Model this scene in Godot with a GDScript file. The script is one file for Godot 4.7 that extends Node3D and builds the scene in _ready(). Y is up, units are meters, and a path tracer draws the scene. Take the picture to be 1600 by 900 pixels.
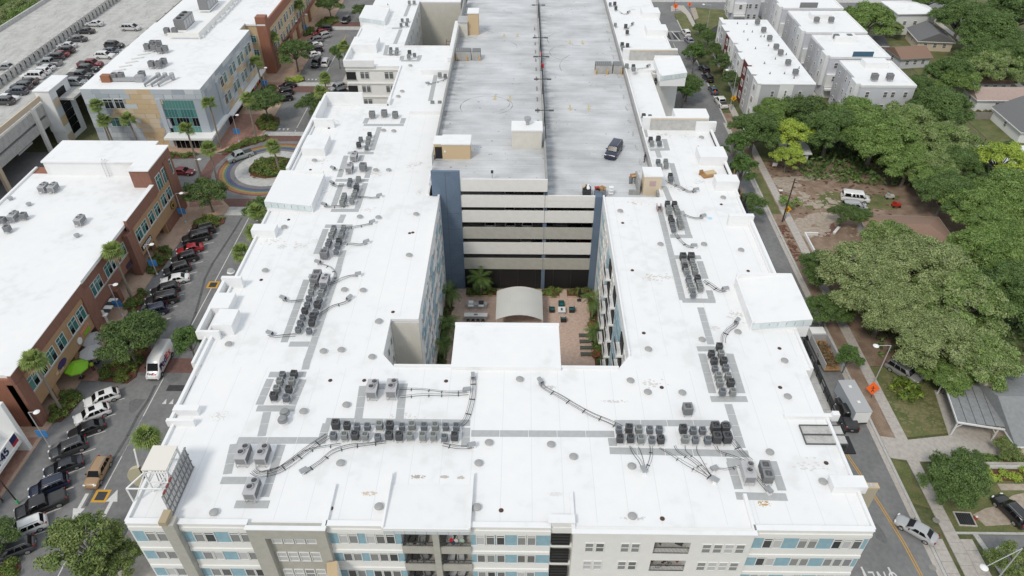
extends Node3D

const ROOF:=18.6
var M:={}
var names:={}
var cache:={}
var rng:=RandomNumberGenerator.new()

class MB:
	var v:=PackedVector3Array()
	var n:=PackedVector3Array()
	var c:=PackedColorArray()
	var cc:=Color(1,1,1)
	var colored:=false
	func tri(a:Vector3,b:Vector3,d:Vector3):
		var q:=(b-a).cross(d-a).normalized()
		v.append(a);v.append(d);v.append(b)
		n.append(q);n.append(q);n.append(q)
		if colored:
			c.append(cc);c.append(cc);c.append(cc)
	func quad(a:Vector3,b:Vector3,d:Vector3,e:Vector3):
		tri(a,b,d);tri(a,d,e)
	func bx(x0:float,x1:float,y0:float,y1:float,z0:float,z1:float):
		bt(Transform3D(Basis(),Vector3((x0+x1)/2,(y0+y1)/2,(z0+z1)/2)),Vector3(absf(x1-x0),absf(y1-y0),absf(z1-z0)))
	func bt(t:Transform3D,s:Vector3):
		var h:=s/2
		var p:=[]
		for i in 8:
			p.append(t*Vector3(h.x if i & 1 else -h.x,h.y if i & 2 else -h.y,h.z if i & 4 else -h.z))
		quad(p[2],p[6],p[7],p[3]);quad(p[0],p[1],p[5],p[4])
		quad(p[4],p[5],p[7],p[6]);quad(p[1],p[0],p[2],p[3])
		quad(p[5],p[1],p[3],p[7]);quad(p[0],p[4],p[6],p[2])
	func beam(a:Vector3,b:Vector3,w:float,h:float):
		var d:=b-a
		var L:=d.length()
		if L<0.001: return
		var zz:=d/L
		var up:=Vector3.UP if absf(zz.y)<0.95 else Vector3.RIGHT
		var xx:=up.cross(zz).normalized()
		bt(Transform3D(Basis(xx,zz.cross(xx),zz),(a+b)/2),Vector3(w,h,L))
	func tube(a:Vector3,b:Vector3,r0:float,r1:=-1.0,seg:=6,caps:=true):
		if r1<0: r1=r0
		var d:=(b-a).normalized()
		var up:=Vector3.UP if absf(d.y)<0.9 else Vector3.RIGHT
		var x:=up.cross(d).normalized()
		var y:=d.cross(x)
		for i in seg:
			var a0:=TAU*i/seg
			var a1:=TAU*(i+1)/seg
			var u0:=x*cos(a0)+y*sin(a0)
			var u1:=x*cos(a1)+y*sin(a1)
			var p0:=a+u0*r0;var p1:=a+u1*r0
			var q0:=b+u0*r1;var q1:=b+u1*r1
			var k:=v.size()
			quad(p0,p1,q1,q0)
			n[k]=u0;n[k+1]=u1;n[k+2]=u1;n[k+3]=u0;n[k+4]=u0;n[k+5]=u1
			if caps:
				tri(a,p1,p0);tri(b,q0,q1)
	func path(pts:Array,r:float,seg:=5):
		for i in pts.size()-1: tube(pts[i],pts[i+1],r,r,seg)
	func lathe(base:Vector3,prof:Array,seg:=14):
		for j in prof.size()-1:
			var A:Vector2=prof[j];var B:Vector2=prof[j+1]
			var t:=(B-A).normalized()
			for i in seg:
				var a0:=TAU*i/seg;var a1:=TAU*(i+1)/seg
				var d0:=Vector3(cos(a0),0,-sin(a0));var d1:=Vector3(cos(a1),0,-sin(a1))
				var k:=v.size()
				quad(base+d0*A.x+Vector3(0,A.y,0),base+d1*A.x+Vector3(0,A.y,0),base+d1*B.x+Vector3(0,B.y,0),base+d0*B.x+Vector3(0,B.y,0))
				var m0:=(d0*t.y+Vector3(0,-t.x,0)).normalized();var m1:=(d1*t.y+Vector3(0,-t.x,0)).normalized()
				n[k]=m0;n[k+1]=m1;n[k+2]=m1;n[k+3]=m0;n[k+4]=m0;n[k+5]=m1
	func prism(poly:PackedVector2Array,y0:float,y1:float,top:=true,bottom:=false):
		var idx:=Geometry2D.triangulate_polygon(poly)
		var area:=0.0
		for i in poly.size():
			var p:=poly[i];var q:=poly[(i+1) % poly.size()]
			area+=p.x*q.y-q.x*p.y
		var ccw:=area<0
		for i in poly.size():
			var p:=poly[i];var q:=poly[(i+1) % poly.size()]
			if not ccw:
				var w:=p;p=q;q=w
			if y1-y0>0.0005:
				quad(Vector3(p.x,y0,p.y),Vector3(q.x,y0,q.y),Vector3(q.x,y1,q.y),Vector3(p.x,y1,p.y))
		for i in range(0,idx.size(),3):
			var a:=poly[idx[i]];var b:=poly[idx[i+1]];var d:=poly[idx[i+2]]
			if (b-a).cross(d-a)>0:
				var w:=b;b=d;d=w
			if top: tri(Vector3(a.x,y1,a.y),Vector3(b.x,y1,b.y),Vector3(d.x,y1,d.y))
			if bottom: tri(Vector3(a.x,y0,a.y),Vector3(d.x,y0,d.y),Vector3(b.x,y0,b.y))
	func mesh(uvrect=null) -> ArrayMesh:
		var ar:=[]
		ar.resize(Mesh.ARRAY_MAX)
		ar[Mesh.ARRAY_VERTEX]=v
		ar[Mesh.ARRAY_NORMAL]=n
		if colored: ar[Mesh.ARRAY_COLOR]=c
		if uvrect!=null:
			var uv:=PackedVector2Array()
			for p in v: uv.append(Vector2((p.x-uvrect[0])/(uvrect[1]-uvrect[0]),(p.z-uvrect[2])/(uvrect[3]-uvrect[2])))
			ar[Mesh.ARRAY_TEX_UV]=uv
		var m:=ArrayMesh.new()
		if v.size()>0: m.add_surface_from_arrays(Mesh.PRIMITIVE_TRIANGLES,ar)
		return m

func numbered(parent:Node,called:String) -> String:
	var key:=str(parent.get_instance_id())+called
	var k:int=names.get(key,0)
	names[key]=k+1
	return called if k==0 else "%s_%03d" % [called,k]

func obj(parent:Node,called:String,m:Mesh,mat:Material,at:=Vector3.ZERO,yaw:=0.0) -> MeshInstance3D:
	var o:=MeshInstance3D.new()
	o.name=numbered(parent,called)
	o.mesh=m
	o.material_override=mat
	o.position=at
	o.rotation.y=yaw
	parent.add_child(o)
	return o

func thing(called:String,label:String,category:String,at:=Vector3.ZERO,yaw:=0.0,group:="") -> Node3D:
	var o:=Node3D.new()
	o.name=numbered(self,called)
	add_child(o)
	o.position=at
	o.rotation.y=yaw
	tag(o,label,category,group)
	return o

func tag(o:Node,label:String,category:String,group:="",kind:=""):
	if label: o.set_meta("label",label)
	if category: o.set_meta("category",category)
	if group: o.set_meta("group",group)
	if kind: o.set_meta("kind",kind)

func struct(called:String,m:Mesh,mat:Material) -> MeshInstance3D:
	var o:=obj(self,called,m,mat)
	o.set_meta("kind","structure")
	return o

func copy(proto:Node3D,called:String,label:String,category:String,at:Vector3,yaw:=0.0,group:="",sc:=1.0) -> Node3D:
	var o:Node3D=proto.duplicate()
	o.name=numbered(self,called)
	add_child(o)
	o.position=at
	o.rotation.y=yaw
	o.scale=Vector3.ONE*sc
	tag(o,label,category,group)
	return o

func boxmesh(x:float,y:float,z:float) -> ArrayMesh:
	var k:="b%.3f_%.3f_%.3f" % [x,y,z]
	if not cache.has(k):
		var b:=MB.new();b.bx(-x/2,x/2,0,y,-z/2,z/2);cache[k]=b.mesh()
	return cache[k]

func part_box(parent:Node,called:String,mat:Material,x0:float,x1:float,y0:float,y1:float,z0:float,z1:float) -> MeshInstance3D:
	return obj(parent,called,boxmesh(absf(x1-x0),absf(y1-y0),absf(z1-z0)),mat,Vector3((x0+x1)/2,min(y0,y1),(z0+z1)/2))

func vl(f:Array) -> Array:
	var out:=[]
	for i in range(0,f.size(),2): out.append(Vector2(f[i],f[i+1]))
	return out

func srgb(r:float,g:float,b:float) -> Color:return Color(r,g,b).linear_to_srgb()

func mat(col:Color,rough:=0.8,metal:=0.0) -> StandardMaterial3D:
	var m:=StandardMaterial3D.new()
	m.albedo_color=col.linear_to_srgb()
	m.roughness=rough
	m.metallic=metal
	return m

func grain(sd:int,stops:Array,f1:float,f2:float,size:=512,stretch:=Vector2.ONE,mix:=0.5,speck:=0.0) -> ImageTexture:
	var a:=FastNoiseLite.new();a.seed=sd;a.frequency=f1;a.fractal_octaves=4
	var b:=FastNoiseLite.new();b.seed=sd+7;b.frequency=f2;b.fractal_octaves=3
	var im:=Image.create_empty(size,size,false,Image.FORMAT_RGB8)
	var r:=RandomNumberGenerator.new();r.seed=sd
	var data:=PackedByteArray();data.resize(size*size*3)
	var lut:=[]
	for i in 256:
		var t:=i/255.0*(stops.size()-1)
		var k:=mini(int(t),stops.size()-2)
		lut.append((stops[k] as Color).lerp(stops[k+1],t-k).linear_to_srgb())
	var ia:=tile_image(a,size,stretch);var ib:=tile_image(b,size,stretch)
	for i in size*size:
		var t:float=ia[i]/255.0*(1.0-mix)+ib[i]/255.0*mix
		t=clampf((t-0.5)*1.7+0.5+(r.randf()-0.5)*speck,0,1)
		var q:Color=lut[int(t*255)]
		data[i*3]=q.r8;data[i*3+1]=q.g8;data[i*3+2]=q.b8
	return ImageTexture.create_from_image(Image.create_from_data(size,size,false,Image.FORMAT_RGB8,data))

func tile_image(nz:FastNoiseLite,size:int,stretch:Vector2) -> PackedByteArray:
	var im:Image
	if stretch==Vector2.ONE:
		im=nz.get_seamless_image(size,size)
	else:
		im=nz.get_seamless_image(maxi(8,int(size/stretch.x)),maxi(8,int(size/stretch.y)))
		im.resize(size,size,Image.INTERPOLATE_CUBIC)
	im.convert(Image.FORMAT_L8)
	return im.get_data()

func texmat(tex:Texture2D,metres:float,rough:=0.85,bump:Texture2D=null) -> StandardMaterial3D:
	var m:=StandardMaterial3D.new()
	m.albedo_texture=tex
	m.roughness=rough
	m.uv1_triplanar=true
	m.uv1_world_triplanar=true
	m.uv1_scale=Vector3.ONE/metres
	return m

func make_materials():
	M.roof=texmat(grain(1,[Color(.72,.725,.725),Color(.785,.79,.795),Color(.795,.80,.805),Color(.81,.81,.81)],.006,.04,512,Vector2.ONE,.45,.05),47.0,.75)
	M.white=mat(Color(.80,.80,.79),.7)
	M.stucco=texmat(grain(2,[Color(.72,.71,.68),Color(.78,.77,.74)],.02,.2,256,Vector2.ONE,.5,.1),6.0,.85)
	M.whitewall=texmat(grain(21,[Color(.74,.735,.72),Color(.79,.785,.77)],.02,.2,256,Vector2.ONE,.5,.06),7.0,.85)
	M.cream=texmat(grain(3,[Color(.58,.56,.50),Color(.66,.64,.58)],.015,.1,256,Vector2.ONE,.5,.05),8.0,.85)
	M.greige=texmat(grain(4,[Color(.39,.38,.34),Color(.46,.45,.405)],.02,.15,256,Vector2.ONE,.5,.08),6.0,.85)
	M.blue_panel=texmat(grain(5,[Color(.235,.385,.46),Color(.30,.47,.55)],.02,.12,256,Vector2.ONE,.5,.05),4.0,.7)
	M.navy_wall=texmat(grain(6,[Color(.105,.15,.215),Color(.135,.185,.255)],.012,.1,256,Vector2.ONE,.5,.05),9.0,.8)
	M.light_blue=mat(Color(.16,.27,.38),.75)
	M.concrete=texmat(grain(7,[Color(.36,.355,.34),Color(.46,.455,.44),Color(.52,.515,.50)],.02,.09,512,Vector2.ONE,.5,.12),14.0,.9)
	M.concrete_dark=texmat(grain(8,[Color(.20,.195,.18),Color(.29,.285,.265)],.02,.12,256,Vector2.ONE,.5,.1),8.0,.9)
	M.asphalt=texmat(grain(9,[Color(.155,.155,.157),Color(.186,.186,.187),Color(.222,.221,.219)],.01,.07,512,Vector2.ONE,.45,.2),34.0,.92)
	M.asphalt_new=texmat(grain(10,[Color(.035,.035,.04),Color(.06,.06,.065)],.02,.2,256,Vector2.ONE,.5,.2),8.0,.92)
	M.brickband=texmat(grain(11,[Color(.12,.065,.055),Color(.19,.10,.085)],.03,.3,256,Vector2.ONE,.5,.3),6.0,.9)
	M.paver=texmat(grain(12,[Color(.25,.125,.09),Color(.36,.20,.155),Color(.44,.28,.22)],.02,.35,512,Vector2.ONE,.6,.35),9.0,.9)
	M.tanwalk=texmat(grain(13,[Color(.38,.26,.19),Color(.47,.335,.25),Color(.53,.40,.31)],.015,.12,256,Vector2.ONE,.5,.12),10.0,.9)
	M.sidewalk=texmat(grain(14,[Color(.36,.33,.30),Color(.45,.42,.385),Color(.51,.48,.44)],.02,.16,512,Vector2.ONE,.5,.14),8.0,.92)
	M.brick=texmat(grain(15,[Color(.18,.085,.06),Color(.24,.118,.085),Color(.275,.145,.108)],.02,.5,512,Vector2(.5,3),.6,.25),7.0,.9)
	M.brick_red=texmat(grain(16,[Color(.25,.11,.07),Color(.33,.15,.10)],.02,.5,512,Vector2(.5,3),.6,.25),7.0,.9)
	M.tan_wall=texmat(grain(17,[Color(.36,.225,.125),Color(.42,.27,.155)],.02,.15,256,Vector2.ONE,.5,.06),7.0,.88)
	M.tan_light=mat(Color(.56,.43,.27),.85)
	M.tan_pale=mat(Color(.60,.50,.37),.85)
	M.silver_a=mat(Color(.42,.475,.53),.5,.1)
	M.silver_b=mat(Color(.49,.54,.585),.5,.1)
	M.silver_c=mat(Color(.58,.62,.65),.5,.1)
	M.silver_d=mat(Color(.37,.42,.48),.5,.1)
	M.grass=texmat(grain(18,[Color(.075,.10,.03),Color(.125,.14,.05),Color(.20,.175,.085)],.012,.16,512,Vector2.ONE,.5,.35),22.0,.95)
	M.dirt=texmat(grain(19,[Color(.17,.115,.08),Color(.25,.175,.125),Color(.35,.28,.215)],.012,.2,512,Vector2.ONE,.5,.35),20.0,.95)
	M.sand=texmat(grain(20,[Color(.30,.23,.175),Color(.37,.31,.25),Color(.45,.40,.34)],.02,.3,512,Vector2.ONE,.5,.35),9.0,.95)
	M.mulch=texmat(grain(22,[Color(.085,.035,.022),Color(.16,.07,.045)],.05,.4,256,Vector2.ONE,.6,.5),4.0,.95)
	M.ground=texmat(grain(23,[Color(.055,.075,.025),Color(.10,.115,.045),Color(.17,.15,.085)],.01,.12,512,Vector2.ONE,.5,.3),40.0,.95)
	M.travertine=texmat(grain(24,[Color(.42,.28,.215),Color(.53,.395,.325),Color(.61,.50,.43)],.03,.35,512,Vector2.ONE,.6,.3),10.0,.85)
	M.paint_white=texmat(grain(25,[Color(.50,.50,.49),Color(.70,.70,.68)],.05,.3,256,Vector2.ONE,.5,.4),5.0,.85)
	M.paint_yellow=texmat(grain(26,[Color(.52,.27,.03),Color(.62,.36,.05)],.05,.3,256,Vector2.ONE,.5,.3),5.0,.85)
	M.glass=mat(Color(.03,.04,.045),.12)
	M.glass_dark=mat(Color(.008,.009,.011),.1)
	M.glass_teal=mat(Color(.05,.17,.165),.15)
	M.glass_teal2=mat(Color(.09,.24,.225),.2)
	M.pane_grey=mat(Color(.24,.25,.255),.25)
	M.pane_mid=mat(Color(.13,.135,.14),.2)
	M.blind=mat(Color(.50,.51,.52),.45)
	M.frame=mat(Color(.74,.74,.73),.55)
	M.black=mat(Color(.012,.012,.013),.6)
	M.charcoal=mat(Color(.045,.046,.048),.6)
	M.dark_grey=mat(Color(.085,.09,.095),.6)
	M.grey=mat(Color(.21,.215,.22),.6)
	M.light_grey=mat(Color(.42,.425,.435),.55)
	M.galvan=mat(Color(.40,.41,.42),.4,.5)
	M.pad=texmat(grain(27,[Color(.39,.40,.405),Color(.45,.46,.465)],.03,.3,256,Vector2.ONE,.5,.1),5.0,.9)
	M.copper=mat(Color(.28,.12,.06),.6)
	M.rust=mat(Color(.14,.055,.03),.85)
	M.rubber=mat(Color(.012,.012,.012),.8)
	M.rim=mat(Color(.42,.42,.43),.3,.6)
	M.arch=mat(Color(.006,.006,.006),.9)
	M.headlight=mat(Color(.75,.77,.78),.15)
	M.taillight=mat(Color(.28,.012,.012),.25)
	M.trim=mat(Color(.02,.02,.021),.5)
	M.teal=mat(Color(.01,.12,.135),.8)
	M.wicker=mat(Color(.03,.027,.025),.8)
	M.olive_sling=mat(Color(.085,.10,.08),.8)
	M.canopy=texmat(grain(28,[Color(.56,.56,.54),Color(.61,.61,.59)],.01,.2,256,Vector2.ONE,.5,.04),8.0,.8)
	M.bark=texmat(grain(29,[Color(.11,.095,.08),Color(.22,.20,.175)],.03,.3,256,Vector2.ONE,.6,.3),2.0,.95)
	M.bark_pale=texmat(grain(30,[Color(.24,.225,.20),Color(.36,.34,.31)],.03,.3,256,Vector2.ONE,.6,.3),2.0,.95)
	M.palm_bark=texmat(grain(31,[Color(.20,.165,.13),Color(.33,.29,.24)],.05,.5,256,Vector2.ONE,.6,.3),1.5,.95)
	M.terracotta=mat(Color(.22,.06,.035),.8)
	M.wood=mat(Color(.36,.20,.085),.85)
	M.wood_fence=texmat(grain(32,[Color(.22,.20,.175),Color(.33,.31,.28)],.03,.4,256,Vector2(1,4),.6,.2),3.0,.95)
	M.shingle_grey=texmat(grain(33,[Color(.12,.12,.125),Color(.20,.20,.205)],.03,.4,512,Vector2.ONE,.6,.25),5.0,.95)
	M.shingle_brown=texmat(grain(34,[Color(.20,.125,.09),Color(.30,.20,.15)],.03,.4,512,Vector2.ONE,.6,.25),5.0,.95)
	M.shingle_pink=texmat(grain(35,[Color(.34,.25,.22),Color(.43,.34,.30)],.02,.3,512,Vector2.ONE,.5,.15),8.0,.95)
	M.shingle_pale=texmat(grain(36,[Color(.19,.20,.205),Color(.28,.29,.295)],.02,.3,512,Vector2.ONE,.5,.2),8.0,.95)
	M.house_white=mat(Color(.76,.77,.77),.85)
	M.house_grey=mat(Color(.46,.47,.49),.85)
	M.house_lilac=mat(Color(.60,.615,.66),.85)
	M.house_cream=mat(Color(.62,.53,.42),.85)
	M.maroon=mat(Color(.15,.025,.025),.8)
	M.orange=mat(Color(.80,.13,.015),.7)
	M.sign_yellow=mat(Color(.80,.40,.01),.6)
	M.sign_blue=mat(Color(.05,.22,.52),.6)
	M.lime=mat(Color(.22,.50,.02),.7)
	M.aluminium=mat(Color(.55,.555,.56),.45,.3)
	M.cable=mat(Color(.035,.035,.037),.7)
	M.deckside=texmat(grain(37,[Color(.26,.26,.255),Color(.38,.38,.37)],.03,.2,256,Vector2(1,3),.5,.2),8.0,.9)
	M.tile_a=mat(Color(.58,.65,.66),.4)
	M.tile_b=mat(Color(.64,.70,.705),.4)
	M.brickrail=mat(Color(.22,.05,.04),.8)
	M.bayline=mat(Color(.62,.62,.61),.9)
	M.fadeyellow=mat(Color(.52,.44,.28),.9)
	M.faded_blue=mat(Color(.26,.40,.47),.9)
	M.navybag=mat(Color(.03,.06,.15),.5)
	M.cond_a=mat(Color(.075,.077,.082),.55)
	M.cond_b=mat(Color(.25,.265,.262),.6)
	M.cond_c=mat(Color(.165,.18,.20),.55)
	M.cond_d=mat(Color(.22,.225,.235),.55)
	M.vent_pot=mat(Color(.26,.265,.27),.5)
	M.dual=mat(Color(.45,.45,.465),.5)
	M.deck_far=texmat(grain(38,[Color(.36,.355,.335),Color(.46,.455,.435),Color(.52,.515,.50)],.02,.1,512,Vector2(1,3),.5,.12),26.0,.9)
	M.glass_dark.metallic_specular=.3
	M.vent=mat(Color(.36,.36,.355),.55,.15)
	M.asphalt_patch=texmat(grain(81,[Color(.115,.115,.117),Color(.145,.145,.147),Color(.17,.17,.17)],.03,.3,256,Vector2.ONE,.5,.35),5.0,.92)
	M.asphalt_worn=texmat(grain(82,[Color(.165,.165,.165),Color(.19,.189,.187),Color(.225,.223,.22)],.03,.3,256,Vector2.ONE,.5,.35),5.0,.92)
	M.seam=mat(Color(.71,.715,.72),.8)
	M.lawn_dry=texmat(grain(83,[Color(.13,.14,.055),Color(.20,.18,.09),Color(.24,.205,.12)],.04,.3,256,Vector2.ONE,.5,.35),4.0,.95)
	M.interior=mat(Color(.46,.455,.44),.9)

func paint(col:Color) -> StandardMaterial3D:
	var k:="paint%s" % col
	if not cache.has(k):
		var m:=mat(col,.35)
		m.clearcoat_enabled=true
		m.clearcoat=0.6
		m.clearcoat_roughness=0.12
		cache[k]=m
	return cache[k]

func smooth_loft(rings:Array,caps:=true) -> ArrayMesh:
	var st:=SurfaceTool.new()
	st.begin(Mesh.PRIMITIVE_TRIANGLES)
	var k:int=rings[0].size()
	for j in rings.size()-1:
		for i in k:
			var a:Vector3=rings[j][i];var b:Vector3=rings[j][(i+1) % k]
			var d:Vector3=rings[j+1][(i+1) % k];var e:Vector3=rings[j+1][i]
			for p in [a,b,d,a,d,e]: st.add_vertex(p)
	if caps:
		for j in [0,rings.size()-1]:
			var mid:=Vector3.ZERO
			for p in rings[j]: mid+=p
			mid/=k
			for i in k:
				var tri:=[mid,rings[j][i],rings[j][(i+1) % k]]
				if j==0: tri=[mid,rings[j][(i+1) % k],rings[j][i]]
				for p in tri: st.add_vertex(p)
	st.generate_normals()
	return st.commit()

func body_ring(x:float,yt:float,w:float,yb:=.2) -> Array:
	var out:=[]
	for q in [[-.88,yb],[-1.0,yb+.16],[-1.0,yb+(yt-yb)*.55],[-.965,yt-.09],[-.87,yt],[-.45,yt+.025],[0,yt+.03],[.45,yt+.025],[.87,yt],[.965,yt-.09],[1.0,yb+(yt-yb)*.55],[1.0,yb+.16],[.88,yb]]:
		out.append(Vector3(x,q[1],q[0]*w))
	return out

func plate(a:Vector3,b:Vector3,d:Vector3,e:Vector3,u0:float,u1:float,w0:float,w1:float,off:=.012) -> ArrayMesh:
	var nn:=(e-a).cross(b-a).normalized()
	var f:=func(u,w):return a.lerp(b,u).lerp(e.lerp(d,u),w)
	var m:=MB.new()
	var p:=[f.call(u0,w0),f.call(u1,w0),f.call(u1,w1),f.call(u0,w1)]
	var q:=[]
	for t in p: q.append(t+nn*off)
	m.quad(q[3],q[2],q[1],q[0])
	for i in 4: m.quad(q[i],q[(i+1) % 4],p[(i+1) % 4],p[i])
	return m.mesh()

func make_vehicle(S:Dictionary) -> Node3D:
	var o:=Node3D.new()
	var rings:=[]
	for r in S.rings: rings.append(body_ring(r[0],r[1],r[2],r[3] if r.size()>3 else .22))
	obj(o,"body",smooth_loft(rings),M.white)
	var C:Array=S.cab
	var lo:=[];var mi:=[];var hi:=[];var tp:=[]
	var y0:float=C[4];var H:float=C[5]
	for q in [[0,1],[0,-1],[1,-1],[1,1]]:
		var xb0:float=C[0] if q[0]==0 else C[1]
		var xt0:float=C[2] if q[0]==0 else C[3]
		lo.append(Vector3(xb0,y0-.03,q[1]*C[6]))
		mi.append(Vector3(lerpf(xb0,xt0,.9),lerpf(y0,H,.88),q[1]*lerpf(C[6],C[7],.9)))
		hi.append(Vector3(lerpf(xt0,(C[2]+C[3])/2,.06),H-.015,q[1]*(C[7]-.05)))
		tp.append(Vector3(lerpf(xt0,(C[2]+C[3])/2,.3),H+.02,q[1]*(C[7]-.28)))
	obj(o,"cabin",smooth_loft([lo,mi,hi,tp]),M.white)
	obj(o,"windscreen",plate(lo[1],lo[0],mi[0],mi[1],.07,.93,.12,.97),M.glass_dark)
	obj(o,"rear_window",plate(lo[3],lo[2],mi[2],mi[3],.1,.9,.2,.92),M.glass_dark)
	for k in S.win.size():
		var w:Array=S.win[k]
		obj(o,"side_window",plate(lo[0],lo[3],mi[3],mi[0],w[0],w[1],.16,.94),M.glass_dark)
		obj(o,"side_window",plate(lo[2],lo[1],mi[1],mi[2],1-w[1],1-w[0],.16,.94),M.glass_dark)
	var R:float=S.R
	var hw:float=S.hw
	var tm:=MB.new();tm.tube(Vector3(0,0,-.12),Vector3(0,0,.12),R,R,16);tm.tube(Vector3(0,.04,-.1),Vector3(0,.04,.085),R+.07,R+.07,16)
	var rm:=MB.new()
	rm.tube(Vector3(0,0,-.125),Vector3(0,0,.125),R*.22,R*.22,8)
	for i in 5:
		var a:=TAU*i/5
		rm.beam(Vector3(cos(a)*.03,sin(a)*.03,.128),Vector3(cos(a)*R*.66,sin(a)*R*.66,.128),.07,.01)
	rm.tube(Vector3(0,0,-.122),Vector3(0,0,.122),R*.68,R*.68,14)
	var tmm:=tm.mesh();var rmm:=rm.mesh()
	for x in S.wheels:
		for s in [1,-1]:
			var w:=obj(o,"wheel",tmm,M.rubber,Vector3(x,R,s*(hw-.1)),0.0 if s>0 else PI)
			obj(w,"rim",rmm,M.rim)
	var fx:float=S.rings[1][0];var rx:float=S.rings[S.rings.size()-2][0]
	for s in [1,-1]:
		obj(o,"headlight",boxmesh(.16,.13,.34),M.headlight,Vector3(fx-.01,S.hy,s*(hw-.27)),s*-.3)
		obj(o,"taillight",boxmesh(.12,.22,.2),M.taillight,Vector3(rx+.0,S.ty,s*(hw-.17)),s*.25)
		obj(o,"mirror",boxmesh(.12,.14,.2),M.trim,Vector3(C[0]-.45,y0+.04,s*(C[6]+.13)))
	obj(o,"plate",boxmesh(.03,.12,.32),M.light_grey,Vector3(S.rings[S.rings.size()-1][0]-.02,.55,0))
	if S.has("rails"):
		for s in [1,-1]:
			var b:=MB.new();b.beam(Vector3(C[2]-.1,H+.05,s*(C[7]-.1)),Vector3(C[3]+.1,H+.05,s*(C[7]-.1)),.04,.05)
			obj(o,"roof_rail",b.mesh(),M.galvan)
	if S.has("sunroof"):
		obj(o,"sunroof",boxmesh(.8,.012,.9),M.glass_dark,Vector3((C[2]*.65+C[3]*.35),H+.016,0))
	return o

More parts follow.
